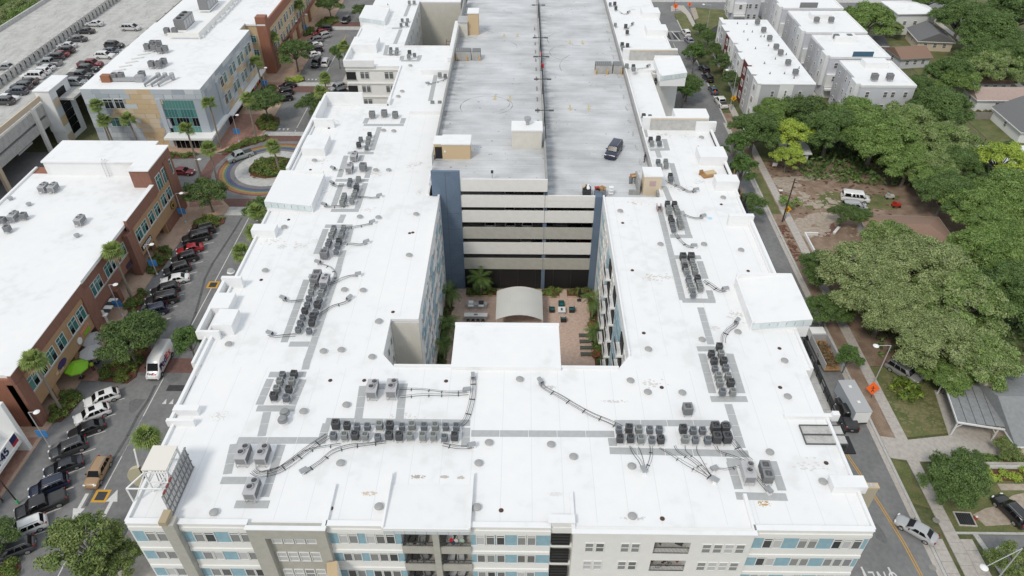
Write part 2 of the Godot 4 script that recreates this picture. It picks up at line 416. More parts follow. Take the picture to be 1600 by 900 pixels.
func make_vehicles() -> Dictionary:
	var V:={}
	V.sedan=make_vehicle({rings=[[2.42,.52,.66],[2.32,.66,.83],[1.85,.80,.90],[.95,.93,.91],[-1.3,.99,.91],[-2.0,.99,.89],[-2.32,.92,.82],[-2.42,.70,.70]],cab=[1.12,-1.85,.3,-1.0,.94,1.45,.86,.66],win=[[.2,.5],[.53,.84]],R=.33,hw=.91,wheels=[1.45,-1.38],hy=.62,ty=.74})
	V.suv=make_vehicle({rings=[[2.35,.60,.70],[2.26,.84,.88],[1.8,.99,.94],[1.0,1.06,.95],[-1.5,1.10,.95],[-2.15,1.08,.93],[-2.32,.98,.86],[-2.38,.70,.78]],cab=[1.2,-2.2,.45,-1.78,1.05,1.70,.90,.72],win=[[.16,.42],[.45,.68],[.71,.9]],R=.36,hw=.95,wheels=[1.42,-1.4],hy=.78,ty=.92,rails=1})
	V.suv_roof=make_vehicle({rings=[[2.35,.60,.70],[2.26,.82,.88],[1.8,.97,.94],[1.0,1.04,.95],[-1.5,1.08,.95],[-2.15,1.06,.93],[-2.32,.98,.86],[-2.38,.70,.78]],cab=[1.25,-2.2,.45,-1.6,1.03,1.66,.90,.70],win=[[.16,.42],[.45,.68],[.71,.88]],R=.36,hw=.95,wheels=[1.42,-1.4],hy=.78,ty=.92,sunroof=1})
	V.big_suv=make_vehicle({rings=[[2.62,.65,.84],[2.55,1.0,.96],[2.1,1.12,1.0],[1.3,1.17,1.01],[-1.7,1.18,1.01],[-2.4,1.17,1.0],[-2.58,1.05,.95],[-2.62,.70,.90]],cab=[1.4,-2.5,.75,-2.25,1.14,1.90,.95,.80],win=[[.15,.38],[.41,.64],[.67,.93]],R=.40,hw=1.01,wheels=[1.62,-1.55],hy=.88,ty=1.0,rails=1})
	V.minivan=make_vehicle({rings=[[2.5,.58,.74],[2.4,.80,.9],[2.0,.96,.97],[1.3,1.04,.98],[-1.7,1.06,.98],[-2.35,1.05,.96],[-2.5,.95,.90],[-2.54,.66,.82]],cab=[1.75,-2.42,.75,-2.05,1.02,1.76,.93,.76],win=[[.18,.4],[.43,.66],[.69,.92]],R=.34,hw=.98,wheels=[1.6,-1.5],hy=.76,ty=.95,rails=1})
	var p:=make_vehicle({rings=[[2.9,.70,.84],[2.82,1.05,.97],[2.4,1.16,1.0],[1.5,1.2,1.01],[-.9,1.2,1.01],[-2.6,1.2,1.0],[-2.84,1.12,.97],[-2.9,.75,.92]],cab=[1.7,-.95,1.0,-.7,1.16,1.9,.95,.80],win=[[.2,.5],[.54,.9]],R=.41,hw=1.01,wheels=[1.85,-1.75],hy=.9,ty=.95})
	var bed:=MB.new();bed.bx(-2.72,-1.05,1.215,1.25,-.82,.82)
	obj(p,"bed_cover",bed.mesh(),M.charcoal)
	V.pickup=p
	var v:=Node3D.new()
	var rings:=[]
	for r in [[3.3,.62,.84,.3],[3.2,1.05,.96,.28],[2.5,1.35,1.0,.28]]: rings.append(body_ring(r[0],r[1],r[2],r[3]))
	rings.append(body_ring(1.55,2.45,1.0,.28));rings.append(body_ring(1.1,2.66,1.0,.28))
	rings.append(body_ring(-3.2,2.66,1.0,.28));rings.append(body_ring(-3.3,2.5,.97,.3))
	obj(v,"body",smooth_loft(rings),M.white)
	obj(v,"windscreen",plate(Vector3(2.55,1.33,-.92),Vector3(2.55,1.33,.92),Vector3(1.6,2.42,.85),Vector3(1.6,2.42,-.85),.06,.94,.08,.86,.05),M.glass_dark)
	for s in [1,-1]:
		var a:=Vector3(2.1,1.35,s*1.0);var b:=Vector3(1.2,1.35,s*1.0);var c:=Vector3(1.2,2.1,s*.99);var d:=Vector3(1.75,2.1,s*.99)
		obj(v,"side_window",plate(a,b,c,d,.05,.95,.05,.95,.02) if s>0 else plate(b,a,d,c,.05,.95,.05,.95,.02),M.glass_dark)
	var tm:=MB.new();tm.tube(Vector3(0,0,-.13),Vector3(0,0,.13),.37,.37,16);tm.tube(Vector3(0,.04,-.1),Vector3(0,.04,.09),.45,.45,16)
	var rm:=MB.new();rm.tube(Vector3(0,0,-.135),Vector3(0,0,.135),.22,.2,14)
	for x in [2.2,-2.0]:
		for s in [1,-1]:
			var w:=obj(v,"wheel",tm.mesh(),M.rubber,Vector3(x,.37,s*.92),0.0 if s>0 else PI)
			obj(w,"rim",rm.mesh(),M.rim)
	for s in [1,-1]:
		obj(v,"headlight",boxmesh(.2,.2,.3),M.headlight,Vector3(3.17,.85,s*.72))
		obj(v,"mirror",boxmesh(.12,.35,.22),M.trim,Vector3(2.0,1.45,s*1.16))
		obj(v,"side_skirt",boxmesh(3.6,.14,.05),M.trim,Vector3(.1,.3,s*1.0))
	obj(v,"bumper",boxmesh(.12,.2,1.5),M.trim,Vector3(3.27,.36,0))
	V.van=v
	V.passenger_van=make_vehicle({rings=[[2.75,.65,.84],[2.68,1.0,.95],[2.2,1.15,.99],[1.7,1.22,1.0],[-2.3,1.25,1.0],[-2.65,1.22,.98],[-2.72,.75,.94]],cab=[1.95,-2.62,1.35,-2.5,1.2,2.08,.96,.84],win=[[.1,.26],[.3,.42],[.46,.58],[.66,.92]],R=.37,hw=1.0,wheels=[1.75,-1.65],hy=.85,ty=1.0})
	return V

var V:={}
func vehicle(kind:String,called:String,col:Color,front:Vector2,rear:Vector2,label:String,category:="car",group:="",y:=0.0) -> Node3D:
	var d:=front-rear
	var mid:=(front+rear)/2
	var o:=copy(V[kind],called,label,category,Vector3(mid.x,y,mid.y),atan2(-d.y,d.x),group)
	for ch in o.get_children():
		if String(ch.name) in ["body","cabin"]:ch.material_override=paint(col)
		if kind=="suv_roof" and String(ch.name)=="sunroof":pass
	return o

func rounded(w:float,d:float,r:float) -> PackedVector2Array:
	var out:=PackedVector2Array()
	for q in [[1,1,0.0],[-1,1,PI/2],[-1,-1,PI],[1,-1,PI*1.5]]:
		for k in 3:
			var a:float=q[2]+PI/4*k
			out.append(Vector2(q[0]*(w/2-r)+cos(a)*r,q[1]*(d/2-r)+sin(a)*r))
	return out

func make_condenser(w:float,h:float,side:Material,fan_open:bool) -> Node3D:
	var o:=Node3D.new()
	var b:=MB.new();b.prism(rounded(w,w,.07),.35,.35+h,false)
	var y:=.37
	while y<.30+h:
		var ro:=rounded(w+.024,w+.024,.08)
		for i in ro.size():
			var p:=ro[i];var q:=ro[(i+1) % ro.size()]
			b.quad(Vector3(q.x,y,q.y),Vector3(p.x,y,p.y),Vector3(p.x,y+.035,p.y),Vector3(q.x,y+.035,q.y))
		y+=.085
	obj(o,"cabinet",b.mesh(),side)
	var t:=MB.new();var R:=w*.41;var top_y:=.38+h
	var po:=rounded(w+.03,w+.03,.08)
	for i in po.size():
		var p:=po[i];var q:=po[(i+1) % po.size()]
		var pc:=p.normalized()*R;var qc:=q.normalized()*R
		t.quad(Vector3(p.x,top_y,p.y),Vector3(pc.x,top_y+.02,pc.y),Vector3(qc.x,top_y+.02,qc.y),Vector3(q.x,top_y,q.y))
		t.quad(Vector3(q.x,top_y-.04,q.y),Vector3(p.x,top_y-.04,p.y),Vector3(p.x,top_y,p.y),Vector3(q.x,top_y,q.y))
		t.quad(Vector3(pc.x,top_y+.02,pc.y),Vector3(pc.x,top_y-.45,pc.y),Vector3(qc.x,top_y-.45,qc.y),Vector3(qc.x,top_y+.02,qc.y))
	t.lathe(Vector3(0,top_y-.45,0),[Vector2(R,0),Vector2(.001,0)],12)
	obj(o,"top_cover",t.mesh(),side)
	var f:=MB.new()
	for k in 4:
		var a:=TAU*k/4+.4
		var d:=Vector3(cos(a),0,sin(a));var s:=Vector3(-sin(a),0,cos(a));var c:=Vector3(0,top_y-.14,0)
		f.quad(c+d*.04-s*.04,c+d*R*.93-s*R*.42,c+d*R*.93+s*R*.34+Vector3(0,.05,0),c+d*.04+s*.05)
	f.tube(Vector3(0,top_y-.2,0),Vector3(0,top_y-.08,0),.09,.08,8)
	obj(o,"fan",f.mesh(),M.dark_grey)
	var g:=MB.new()
	for r in ([.38] if fan_open else [.13,.21,.29,.37]):
		g.lathe(Vector3(0,top_y+.02,0),[Vector2(w*r+.012,0),Vector2(w*r,.02),Vector2(w*r-.012,0)],14)
	for k in 3 if fan_open else 5:
		var a:=PI*k/(3.0 if fan_open else 5.0)
		g.beam(Vector3(cos(a),0,sin(a))*R+Vector3(0,top_y+.03,0),-Vector3(cos(a),0,sin(a))*R+Vector3(0,top_y+.03,0),.014,.014)
	obj(o,"fan_guard",g.mesh(),side)
	var st:=MB.new()
	for s in [-1,1]:
		st.bx(s*w*.38-.03,s*w*.38+.03,.28,.35,-w*.6,w*.6)
		for q in [-1,1]: st.bx(s*w*.38-.025,s*w*.38+.025,0,.28,q*w*.55-.025,q*w*.55+.025)
	for q in [-1,1]: st.bx(-w*.4,w*.4,.25,.3,q*w*.5-.02,q*w*.5+.02)
	obj(o,"stand",st.mesh(),M.aluminium)
	return o

func make_dual(side:Material) -> Node3D:
	var o:=Node3D.new()
	var b:=MB.new();b.prism(rounded(1.35,2.3,.05),.5,1.5)
	b.prism(rounded(1.40,2.35,.05),1.5,1.56,true,true)
	obj(o,"cabinet",b.mesh(),side)
	for q in [-.28,.55]:
		var P:=Vector3(q*.35+.08,1.56,-q)
		var f:=MB.new();f.lathe(P,[Vector2(.38,0),Vector2(.38,.32),Vector2(.34,.32),Vector2(.34,.01),Vector2(.001,.01)],18)
		var k:=obj(o,"fan_cowl",f.mesh(),side)
		var g:=MB.new()
		for j in 5:
			var a:float=TAU*j/5+q
			var d:=Vector3(cos(a),0,sin(a));var s:=Vector3(-sin(a),0,cos(a));var c:=P+Vector3(0,.14,0)
			g.quad(c+d*.03-s*.03,c+d*.31-s*.13,c+d*.31+s*.13+Vector3(0,.05,0),c+d*.03+s*.04)
		g.tube(P+Vector3(0,.05,0),P+Vector3(0,.2,0),.08,.08,8)
		obj(k,"fan",g.mesh(),M.dark_grey)
	var c:=MB.new()
	for y in 9: c.bx(.675,.70,.58+y*.1,.62+y*.1,-1.05,1.05)
	for y in 9: c.bx(-.55,.55,.58+y*.1,.62+y*.1,1.15,1.175)
	obj(o,"louvre",c.mesh(),M.grey)
	var st:=MB.new()
	for s in [-1,1]:
		st.bx(s*.55-.04,s*.55+.04,.42,.5,-1.3,1.35)
		for q in [-1.2,0.0,1.25]: st.bx(s*.55-.035,s*.55+.035,0,.42,q-.035,q+.035)
	for q in [-1.2,1.25]: st.bx(-.55,.55,.2,.25,q-.02,q+.02)
	obj(o,"stand",st.mesh(),M.aluminium)
	return o

func make_vent() -> Node3D:
	var o:=Node3D.new()
	var b:=MB.new();b.lathe(Vector3.ZERO,[Vector2(.62,.0),Vector2(.5,.03),Vector2(.34,.05),Vector2(.34,.32)],20)
	obj(o,"curb",b.mesh(),M.roof)
	var c:=MB.new();c.lathe(Vector3.ZERO,[Vector2(.30,.30),Vector2(.50,.30),Vector2(.52,.36),Vector2(.46,.44),Vector2(.32,.50),Vector2(.16,.54),Vector2(.001,.55)],22)
	obj(o,"hood",c.mesh(),M.vent)
	return o

func make_drain() -> Node3D:
	var o:=Node3D.new()
	var b:=MB.new();b.lathe(Vector3.ZERO,[Vector2(.24,.0),Vector2(.24,.03),Vector2(.17,.035),Vector2(.001,.035)],14)
	obj(o,"clamp_ring",b.mesh(),M.rust)
	var c:=MB.new();c.lathe(Vector3.ZERO,[Vector2(.15,.036),Vector2(.14,.12),Vector2(.07,.16),Vector2(.001,.165)],12)
	obj(o,"strainer",c.mesh(),M.charcoal)
	return o

func make_hood() -> Node3D:
	var o:=Node3D.new()
	var b:=MB.new();b.bx(-.22,.22,0,.5,-.2,.2)
	obj(o,"curb",b.mesh(),M.roof)
	var c:=MB.new()
	c.quad(Vector3(-.26,.5,.24),Vector3(.75,.32,.24),Vector3(.6,.72,.24),Vector3(-.26,.8,.24))
	c.quad(Vector3(.75,.32,-.24),Vector3(-.26,.5,-.24),Vector3(-.26,.8,-.24),Vector3(.6,.72,-.24))
	c.quad(Vector3(-.26,.8,.24),Vector3(.6,.72,.24),Vector3(.6,.72,-.24),Vector3(-.26,.8,-.24))
	c.quad(Vector3(-.26,.5,-.24),Vector3(-.26,.5,.24),Vector3(-.26,.8,.24),Vector3(-.26,.8,-.24))
	c.quad(Vector3(-.26,.5,-.24),Vector3(.75,.32,-.24),Vector3(.75,.32,.24),Vector3(-.26,.5,.24))
	obj(o,"cowl",c.mesh(),M.galvan)
	return o

func pipe_run(pts:Array,lines:int,label:String,group:="refrigerant pipe runs across the roof",y:=ROOF):
	var o:=thing("refrigerant_pipes",label,"pipes",Vector3(pts[0].x,y,pts[0].y),0,group)
	var org:Vector2=pts[0]
	for k in lines:
		var b:=MB.new()
		var ps:=[]
		for i in pts.size():
			var d:Vector2=(pts[min(i+1,pts.size()-1)]-pts[max(i-1,0)]).normalized()
			var s:=Vector2(-d.y,d.x)
			var q:Vector2=pts[i]-org+s*((k-(lines-1)*.5)*.19+rng.randf_range(-.06,.06))
			ps.append(Vector3(q.x,.2+(k % 2)*.05,q.y))
		var sm:=[]
		for i in ps.size()-1:
			for t in 4:
				var p0:Vector3=ps[max(i-1,0)];var p3:Vector3=ps[min(i+2,ps.size()-1)]
				sm.append((ps[i] as Vector3).cubic_interpolate(ps[i+1],p0,p3,t/4.0))
		sm.append(ps[ps.size()-1])
		b.path(sm,.018 if k % 2 else .027,5)
		obj(o,"pipe",b.mesh(),M.cable if k % 3!=1 else M.dark_grey)
	for i in pts.size()-1:
		var L:float=(pts[i+1]-pts[i]).length()
		var nb:=int(L/1.3)
		for j in nb:
			var q:Vector2=pts[i].lerp(pts[i+1],(j+.5)/nb)-org
			obj(o,"support_block",boxmesh(.07,.1,lines*.15+.05),M.dark_grey,Vector3(q.x,0,q.y),atan2(-(pts[i+1]-pts[i]).y,(pts[i+1]-pts[i]).x))

func leaf_mass(sd:int,centres:Array,radii:Array,per:float,leaf:float,cols:Array,flat:=.75,skirt:=0.0) -> ArrayMesh:
	var r:=RandomNumberGenerator.new();r.seed=sd
	var v:=PackedVector3Array();var n:=PackedVector3Array();var c:=PackedColorArray()
	for ci in centres.size():
		var C:Vector3=centres[ci];var R:float=radii[ci]
		var tint:Color=cols[r.randi() % cols.size()]
		var cnt:=int(per*R*R)
		for i in cnt:
			var d:=Vector3(r.randfn(),r.randfn(),r.randfn()).normalized()
			if d.y<-.35: d.y=-d.y*.6
			var rad:=R*(0.35+.85*pow(r.randf(),.7))
			var p:=C+Vector3(d.x*rad,d.y*rad*flat,d.z*rad)
			if skirt>0 and r.randf()<.35: p.y-=r.randf()*skirt*R
			var nn:=(d*.8+Vector3(r.randfn(),r.randfn()+.5,r.randfn())*.55).normalized()
			var t:=nn.cross(Vector3(r.randfn(),r.randfn(),r.randfn())).normalized()
			var b:=nn.cross(t)
			var s:=leaf*r.randf_range(.55,1.25)
			var cl:=tint.lerp(cols[r.randi() % cols.size()],.45)*r.randf_range(.9,1.42)
			var a0:=p+t*s;var a1:=p+b*s*.42;var a2:=p-t*s;var a3:=p-b*s*.42
			v.append(a0);v.append(a2);v.append(a1);v.append(a0);v.append(a3);v.append(a2)
			for k in 6: n.append(nn);c.append(cl)
	var ar:=[];ar.resize(Mesh.ARRAY_MAX)
	ar[Mesh.ARRAY_VERTEX]=v;ar[Mesh.ARRAY_NORMAL]=n;ar[Mesh.ARRAY_COLOR]=c
	var m:=ArrayMesh.new();m.add_surface_from_arrays(Mesh.PRIMITIVE_TRIANGLES,ar)
	return m

func leaf_material() -> StandardMaterial3D:
	var m:=StandardMaterial3D.new()
	m.vertex_color_use_as_albedo=true
	m.roughness=.65
	m.backlight_enabled=true
	m.backlight=Color(.12,.16,.04)
	m.cull_mode=BaseMaterial3D.CULL_DISABLED
	return m

func make_tree(sd:int,S:Dictionary) -> Node3D:
	var r:=RandomNumberGenerator.new();r.seed=sd
	var o:=Node3D.new()
	var R:float=S.R;var top:float=S.top;var low:float=S.low
	var cen:=[];var rad:=[]
	var mid:=Vector3(0,low+(top-low)*.42,0)
	var lobes:=[]
	var nl:int=S.get("lobes",14)
	for i in nl:
		var a:=i*2.39996+r.randf_range(-.4,.4)
		var u:=sqrt((i+.5)/nl)
		var q:=R*u*r.randf_range(.62,.86)
		var y:=low+(top-low)*(.12+.62*sqrt(maxf(0,1.0-u*u*.92))*r.randf_range(.8,1.12))
		lobes.append([Vector3(cos(a)*q,y,sin(a)*q),R*r.randf_range(.2,.33)*S.get("lr",1.0),(top-low)*r.randf_range(.14,.26)*S.get("lr",1.0)])
	for i in S.clumps:
		var L:Array=lobes[r.randi() % lobes.size()]
		var d:=Vector3(r.randfn(),absf(r.randfn())*.9-.25,r.randfn()).normalized()
		var q:float=.62+.4*r.randf()
		var p:Vector3=L[0]+Vector3(d.x*L[1]*q,d.y*L[2]*q,d.z*L[1]*q)
		if p.y<low*.8: p.y=low*.8
		cen.append(p);rad.append(R*S.get("cl",.17)*r.randf_range(.65,1.3))
	var tr:=MB.new()
	var trunk_top:=low+(top-low)*.12
	var lean:=Vector3(r.randf_range(-.05,.05),0,r.randf_range(-.05,.05))*R
	tr.tube(Vector3.ZERO,Vector3(0,.5,0),S.t*1.35,S.t,9)
	tr.tube(Vector3(0,.5,0),lean+Vector3(0,trunk_top,0),S.t,S.t*.72,9)
	obj(o,"trunk",tr.mesh(),S.bark)
	var br:=MB.new()
	for L in lobes:
		var e:Vector3=L[0]+Vector3(0,L[2]*.35,0)
		var m:=(lean+Vector3(0,trunk_top,0)).lerp(e,.5)+Vector3(r.randf_range(-.3,.3),.3,r.randf_range(-.3,.3))
		br.tube(lean+Vector3(0,trunk_top-.1,0),m,S.t*.5,S.t*.34,6);br.tube(m,e,S.t*.34,S.t*.15,5)
	for i in S.clumps:
		if r.randf()<S.get("bare",.3):
			var L:Array=lobes[r.randi() % lobes.size()]
			var best:Array=lobes[0]
			for q in lobes:
				if (q[0]-cen[i]).length()<(best[0]-cen[i]).length(): best=q
			var s:Vector3=best[0]+Vector3(0,best[2]*.2,0)
			var e:Vector3=cen[i]+(cen[i]-mid).normalized()*rad[i]*S.get("poke",.55)
			var m:=s.lerp(e,.55)+Vector3(r.randfn(),r.randfn(),r.randfn())*R*.03
			br.tube(s,m,S.t*.16,S.t*.10,4,false);br.tube(m,e,S.t*.10,S.t*.03,4,false)
	obj(o,"branch",br.mesh(),S.get("twig",S.bark))
	obj(o,"crown",leaf_mass(sd+3,cen,rad,S.per,S.leaf,S.cols,.72,S.get("skirt",0.0)),M.leaf)
	return o

func make_fan_palm(sd:int,h:float,fronds:=30) -> Node3D:
	var r:=RandomNumberGenerator.new();r.seed=sd
	var o:=Node3D.new()
	var t:=MB.new()
	var bend:=Vector3(r.randf_range(-.25,.25),0,r.randf_range(-.25,.25))
	var prev:=Vector3.ZERO
	for i in 8:
		var u:=(i+1)/8.0
		var p:=Vector3(0,h*u,0)+bend*u*u
		t.tube(prev,p,lerpf(.24,.16,i/8.0),lerpf(.24,.16,u),8,i==0)
		prev=p
	obj(o,"trunk",t.mesh(),M.palm_bark)
	var lv:=MB.new();lv.colored=true
	var dead:=MB.new();dead.colored=true
	for i in fronds:
		var az:=r.randf()*TAU
		var el:=lerpf(-.75,1.25,pow(r.randf(),.8))
		var b:MB=dead if el<-.6 else lv
		var d:=Vector3(cos(az)*cos(el),sin(el),sin(az)*cos(el))
		var L:=r.randf_range(.75,1.1)
		var c:=prev+d*L+Vector3(0,-.1,0)
		b.cc=Color(.23,.20,.09) if b==dead else Color(.12,.17,.03)
		b.tube(prev,c,.025,.018,3,false)
		var side:=d.cross(Vector3.UP).normalized() if absf(d.y)<.97 else Vector3.RIGHT
		var up:=side.cross(d).normalized()
		var base:=Color(.10,.165,.03).lerp(Color(.22,.28,.07),r.randf())
		if b==dead: base=Color(.30,.23,.13)
		for k in 13:
			var a:=lerpf(-1.9,1.9,k/12.0)
			var q:=d*cos(a)+side*sin(a)
			var w:=-d*sin(a)+side*cos(a)
			var len:=r.randf_range(1.0,1.3)*(1.0-.22*absf(a)/1.9)
			b.cc=base*r.randf_range(.8,1.2)
			var m:=c+q*len*.55+up*.06
			var e:=c+q*len+Vector3(0,-.28*len,0)
			b.tri(c,m+w*.085,m-w*.085);b.tri(m-w*.085,m+w*.085,e)
	obj(o,"crown",lv.mesh(),M.leaf)
	if dead.v.size()>0: obj(o,"dead_frond",dead.mesh(),M.leaf)
	return o

func make_feather_palm(sd:int,h:float,fronds:=16,reach:=2.4,stems:=1) -> Node3D:
	var r:=RandomNumberGenerator.new();r.seed=sd
	var o:=Node3D.new()
	var lv:=MB.new();lv.colored=true
	for s in stems:
		var t:=MB.new()
		var foot:=Vector3(r.randf_range(-.35,.35),0,r.randf_range(-.35,.35)) if stems>1 else Vector3.ZERO
		var head:=foot*1.8+Vector3(0,h*r.randf_range(.8,1.1),0)
		t.tube(foot,head,.15,.10,8)
		obj(o,"trunk",t.mesh(),M.palm_bark)
		for i in fronds:
			var az:=TAU*i/fronds+r.randf_range(-.25,.25)
			var el:=r.randf_range(.1,1.2)
			var d:=Vector3(cos(az),0,sin(az))
			var base:=Color(.06,.115,.022).lerp(Color(.12,.18,.04),r.randf())
			var p:=head
			var v:=d*cos(el)+Vector3(0,sin(el),0)
			for k in 10:
				v=(v+Vector3(0,-.16,0)).normalized()
				var q:=p+v*reach/10
				lv.cc=base
				lv.tube(p,q,.022,.018,3,false)
				var side:=v.cross(Vector3.UP).normalized()
				for sg in [-1.0,1.0]:
					for z in 2:
						lv.cc=base*r.randf_range(.8,1.25)
						var w:float=reach*.26*sin(PI*clampf((k+.6)/10.5,.12,1))
						var o0:=p.lerp(q,z*.5)
						var tip:Vector3=o0+side*sg*w+v*w*.55+Vector3(0,-.3*w,0)
						lv.tri(o0,o0+v*.09,tip)
				p=q
	obj(o,"crown",lv.mesh(),M.leaf)
	return o

func shrub_bed(called:String,label:String,poly:Array,h:float,cols:Array,sd:int,soil:Material=null,leaf:=.13,dens:=800.0):
	var r:=RandomNumberGenerator.new();r.seed=sd
	var pp:=PackedVector2Array(poly)
	var lo:=Vector2(1e9,1e9);var hi:=-lo
	for p in pp: lo=lo.min(p);hi=hi.max(p)
	var cen:=[];var rad:=[]
	var nn:=int((hi.x-lo.x)*(hi.y-lo.y)*1.6)+6
	for i in nn:
		var q:=Vector2(r.randf_range(lo.x,hi.x),r.randf_range(lo.y,hi.y))
		if Geometry2D.is_point_in_polygon(q,pp):
			var rr:=r.randf_range(.35,.65)
			cen.append(Vector3(q.x,h*r.randf_range(.35,.7),q.y));rad.append(rr)
	if soil:
		var b:=MB.new();b.prism(pp,0,.16)
		struct("planting_soil",b.mesh(),soil)
	if cen.is_empty(): return
	var o:=obj(self,called,leaf_mass(sd,cen,rad,dens*.6,leaf,cols,clampf(h,.5,1.1)),M.leaf)
	tag(o,label,"plants","","stuff")

func make_person(sd:int,shirt:Color,trousers:Color,skin:Color,hair:Color,vest:=false) -> Node3D:
	var o:=Node3D.new()
	var J:=[
		[Vector3(0,.95,0),Vector3(0,1.38,0),.145,.165,shirt],[Vector3(-.14,1.40,0),Vector3(.14,1.40,0),.075,.075,shirt],
		[Vector3(0,1.44,0),Vector3(0,1.54,.01),.055,.05,skin],[Vector3(0,1.60,.02),Vector3(0,1.68,.005),.085,.10,skin],
		[Vector3(0,1.66,.10),Vector3(0,1.625,.125),.015,.02,skin],
		[Vector3(0,1.70,-.02),Vector3(0,1.73,-.02),.10,.085,hair],
		[Vector3(-.20,1.39,0),Vector3(-.26,1.12,-.02),.06,.048,shirt],[Vector3(-.26,1.12,-.02),Vector3(-.23,.90,.10),.042,.032,skin],
		[Vector3(.20,1.39,0),Vector3(.27,1.12,.0),.06,.048,shirt],[Vector3(.27,1.12,.0),Vector3(.22,.93,.14),.042,.032,skin],
		[Vector3(-.23,.90,.10),Vector3(-.22,.82,.14),.035,.03,skin],[Vector3(.22,.93,.14),Vector3(.2,.86,.19),.035,.03,skin],
		[Vector3(-.09,.93,0),Vector3(-.12,.50,.06),.095,.065,trousers],[Vector3(-.12,.50,.06),Vector3(-.12,.09,-.04),.062,.045,trousers],
		[Vector3(.09,.93,0),Vector3(.12,.50,.10),.095,.065,trousers],[Vector3(.12,.50,.10),Vector3(.12,.09,.10),.062,.045,trousers],
		[Vector3(-.12,.05,-.06),Vector3(-.12,.04,.12),.05,.04,Color(.02,.02,.02)],[Vector3(.12,.05,.07),Vector3(.12,.04,.25),.05,.04,Color(.02,.02,.02)]]
	var cell:=.035
	var lo:=Vector3(-.38,-.03,-.24);var dim:=Vector3i(22,53,17)
	var fv:=PackedFloat32Array();fv.resize(dim.x*dim.y*dim.z)
	var who:=PackedInt32Array();who.resize(fv.size())
	for z in dim.z:
		for y in dim.y:
			for x in dim.x:
				var p:=lo+Vector3(x,y,z)*cell
				var best:=1e9;var near:=1e9;var w:=0
				for k in J.size():
					var a:Vector3=J[k][0];var ab:Vector3=J[k][1]-a
					if absf(p.y-a.y)>.75: continue
					var t:=clampf((p-a).dot(ab)/ab.length_squared(),0,1)
					var d:=(p-a-ab*t).length()-lerpf(J[k][2],J[k][3],t)
					if d<near: near=d;w=k
					var h:=clampf(.5+.5*(best-d)/.035,0,1)
					best=lerpf(best,d,h)-.035*h*(1-h) if best<1e8 else d
				var i:=x+dim.x*(y+dim.y*z)
				fv[i]=best;who[i]=w
	var vid:={};var pos:=[];var cols:=[]
	var st:=SurfaceTool.new();st.begin(Mesh.PRIMITIVE_TRIANGLES)
	for z in dim.z-1:
		for y in dim.y-1:
			for x in dim.x-1:
				var s:=Vector3.ZERO;var cnt:=0
				var i0:=x+dim.x*(y+dim.y*z)
				for e in [[0,1],[0,2],[0,4],[1,3],[1,5],[2,3],[2,6],[4,5],[4,6],[3,7],[5,7],[6,7]]:
					var A:=Vector3i(x+(e[0] & 1),y+((e[0] >> 1) & 1),z+(e[0] >> 2));var B:=Vector3i(x+(e[1] & 1),y+((e[1] >> 1) & 1),z+(e[1] >> 2))
					var fa:=fv[A.x+dim.x*(A.y+dim.y*A.z)];var fb:=fv[B.x+dim.x*(B.y+dim.y*B.z)]
					if (fa<0)!=(fb<0): s+=Vector3(A).lerp(Vector3(B),fa/(fa-fb));cnt+=1
				if cnt>0:
					vid[i0]=pos.size();pos.append(lo+s/cnt*cell);cols.append(J[who[i0]][4])
	var dx:=1;var dy:=dim.x;var dz:=dim.x*dim.y
	for z in range(1,dim.z-1):
		for y in range(1,dim.y-1):
			for x in range(1,dim.x-1):
				var i:=x+dim.x*(y+dim.y*z)
				for q in [[dx,dy,dz],[dy,dz,dx],[dz,dx,dy]]:
					if (fv[i]<0)!=(fv[i+q[0]]<0):
						var k:=[i-q[1]-q[2],i-q[2],i,i-q[1]]
						if fv[i]<0: k.reverse()
						for t in [0,1,2,0,2,3]:
							st.set_color(cols[vid[k[t]]]);st.add_vertex(pos[vid[k[t]]])
	for s in [[Vector3(-.22,.82,.14),Vector3(.05,-.5,.3)],[Vector3(.2,.86,.19),Vector3(-.05,-.5,.35)]]:
		for f in 5:
			var b:=MB.new()
			var a:Vector3=s[0]+Vector3((f-2)*.016,0,.005*absf(f-2))
			var L:float=[.05,.075,.082,.077,.06][f]
			var d:Vector3=(s[1] as Vector3).normalized()
			if f==0: d=(d+Vector3(-.7*sign(s[0].x),.2,0)).normalized()
			b.tube(a,a+d*L*.6,.009,.008,5);b.tube(a+d*L*.6,a+d*L+Vector3(0,-.006,.012),.008,.006,5)
			for p in b.v: st.set_color(skin);st.add_vertex(p)
	st.index();st.generate_normals()
	obj(o,"body",st.commit(),M.skin)
	if vest:
		var b:=MB.new();b.prism(rounded(.44,.36,.12),1.0,1.40,true,true)
		obj(o,"safety_vest",b.mesh(),M.hivis)
	return o

func strip(x0:float,x1:float,z0:float,z1:float,y:float) -> ArrayMesh:
	var b:=MB.new()
	b.quad(Vector3(x0,y,z0),Vector3(x1,y,z0),Vector3(x1,y,z1),Vector3(x0,y,z1))
	return b.mesh()

func sheet(poly:Array,y:float) -> ArrayMesh:
	var b:=MB.new();b.prism(PackedVector2Array(poly),y,y)
	return b.mesh()

func slab(poly:Array,y0:float,y1:float) -> ArrayMesh:
	var b:=MB.new();b.prism(PackedVector2Array(poly),y0,y1)
	return b.mesh()

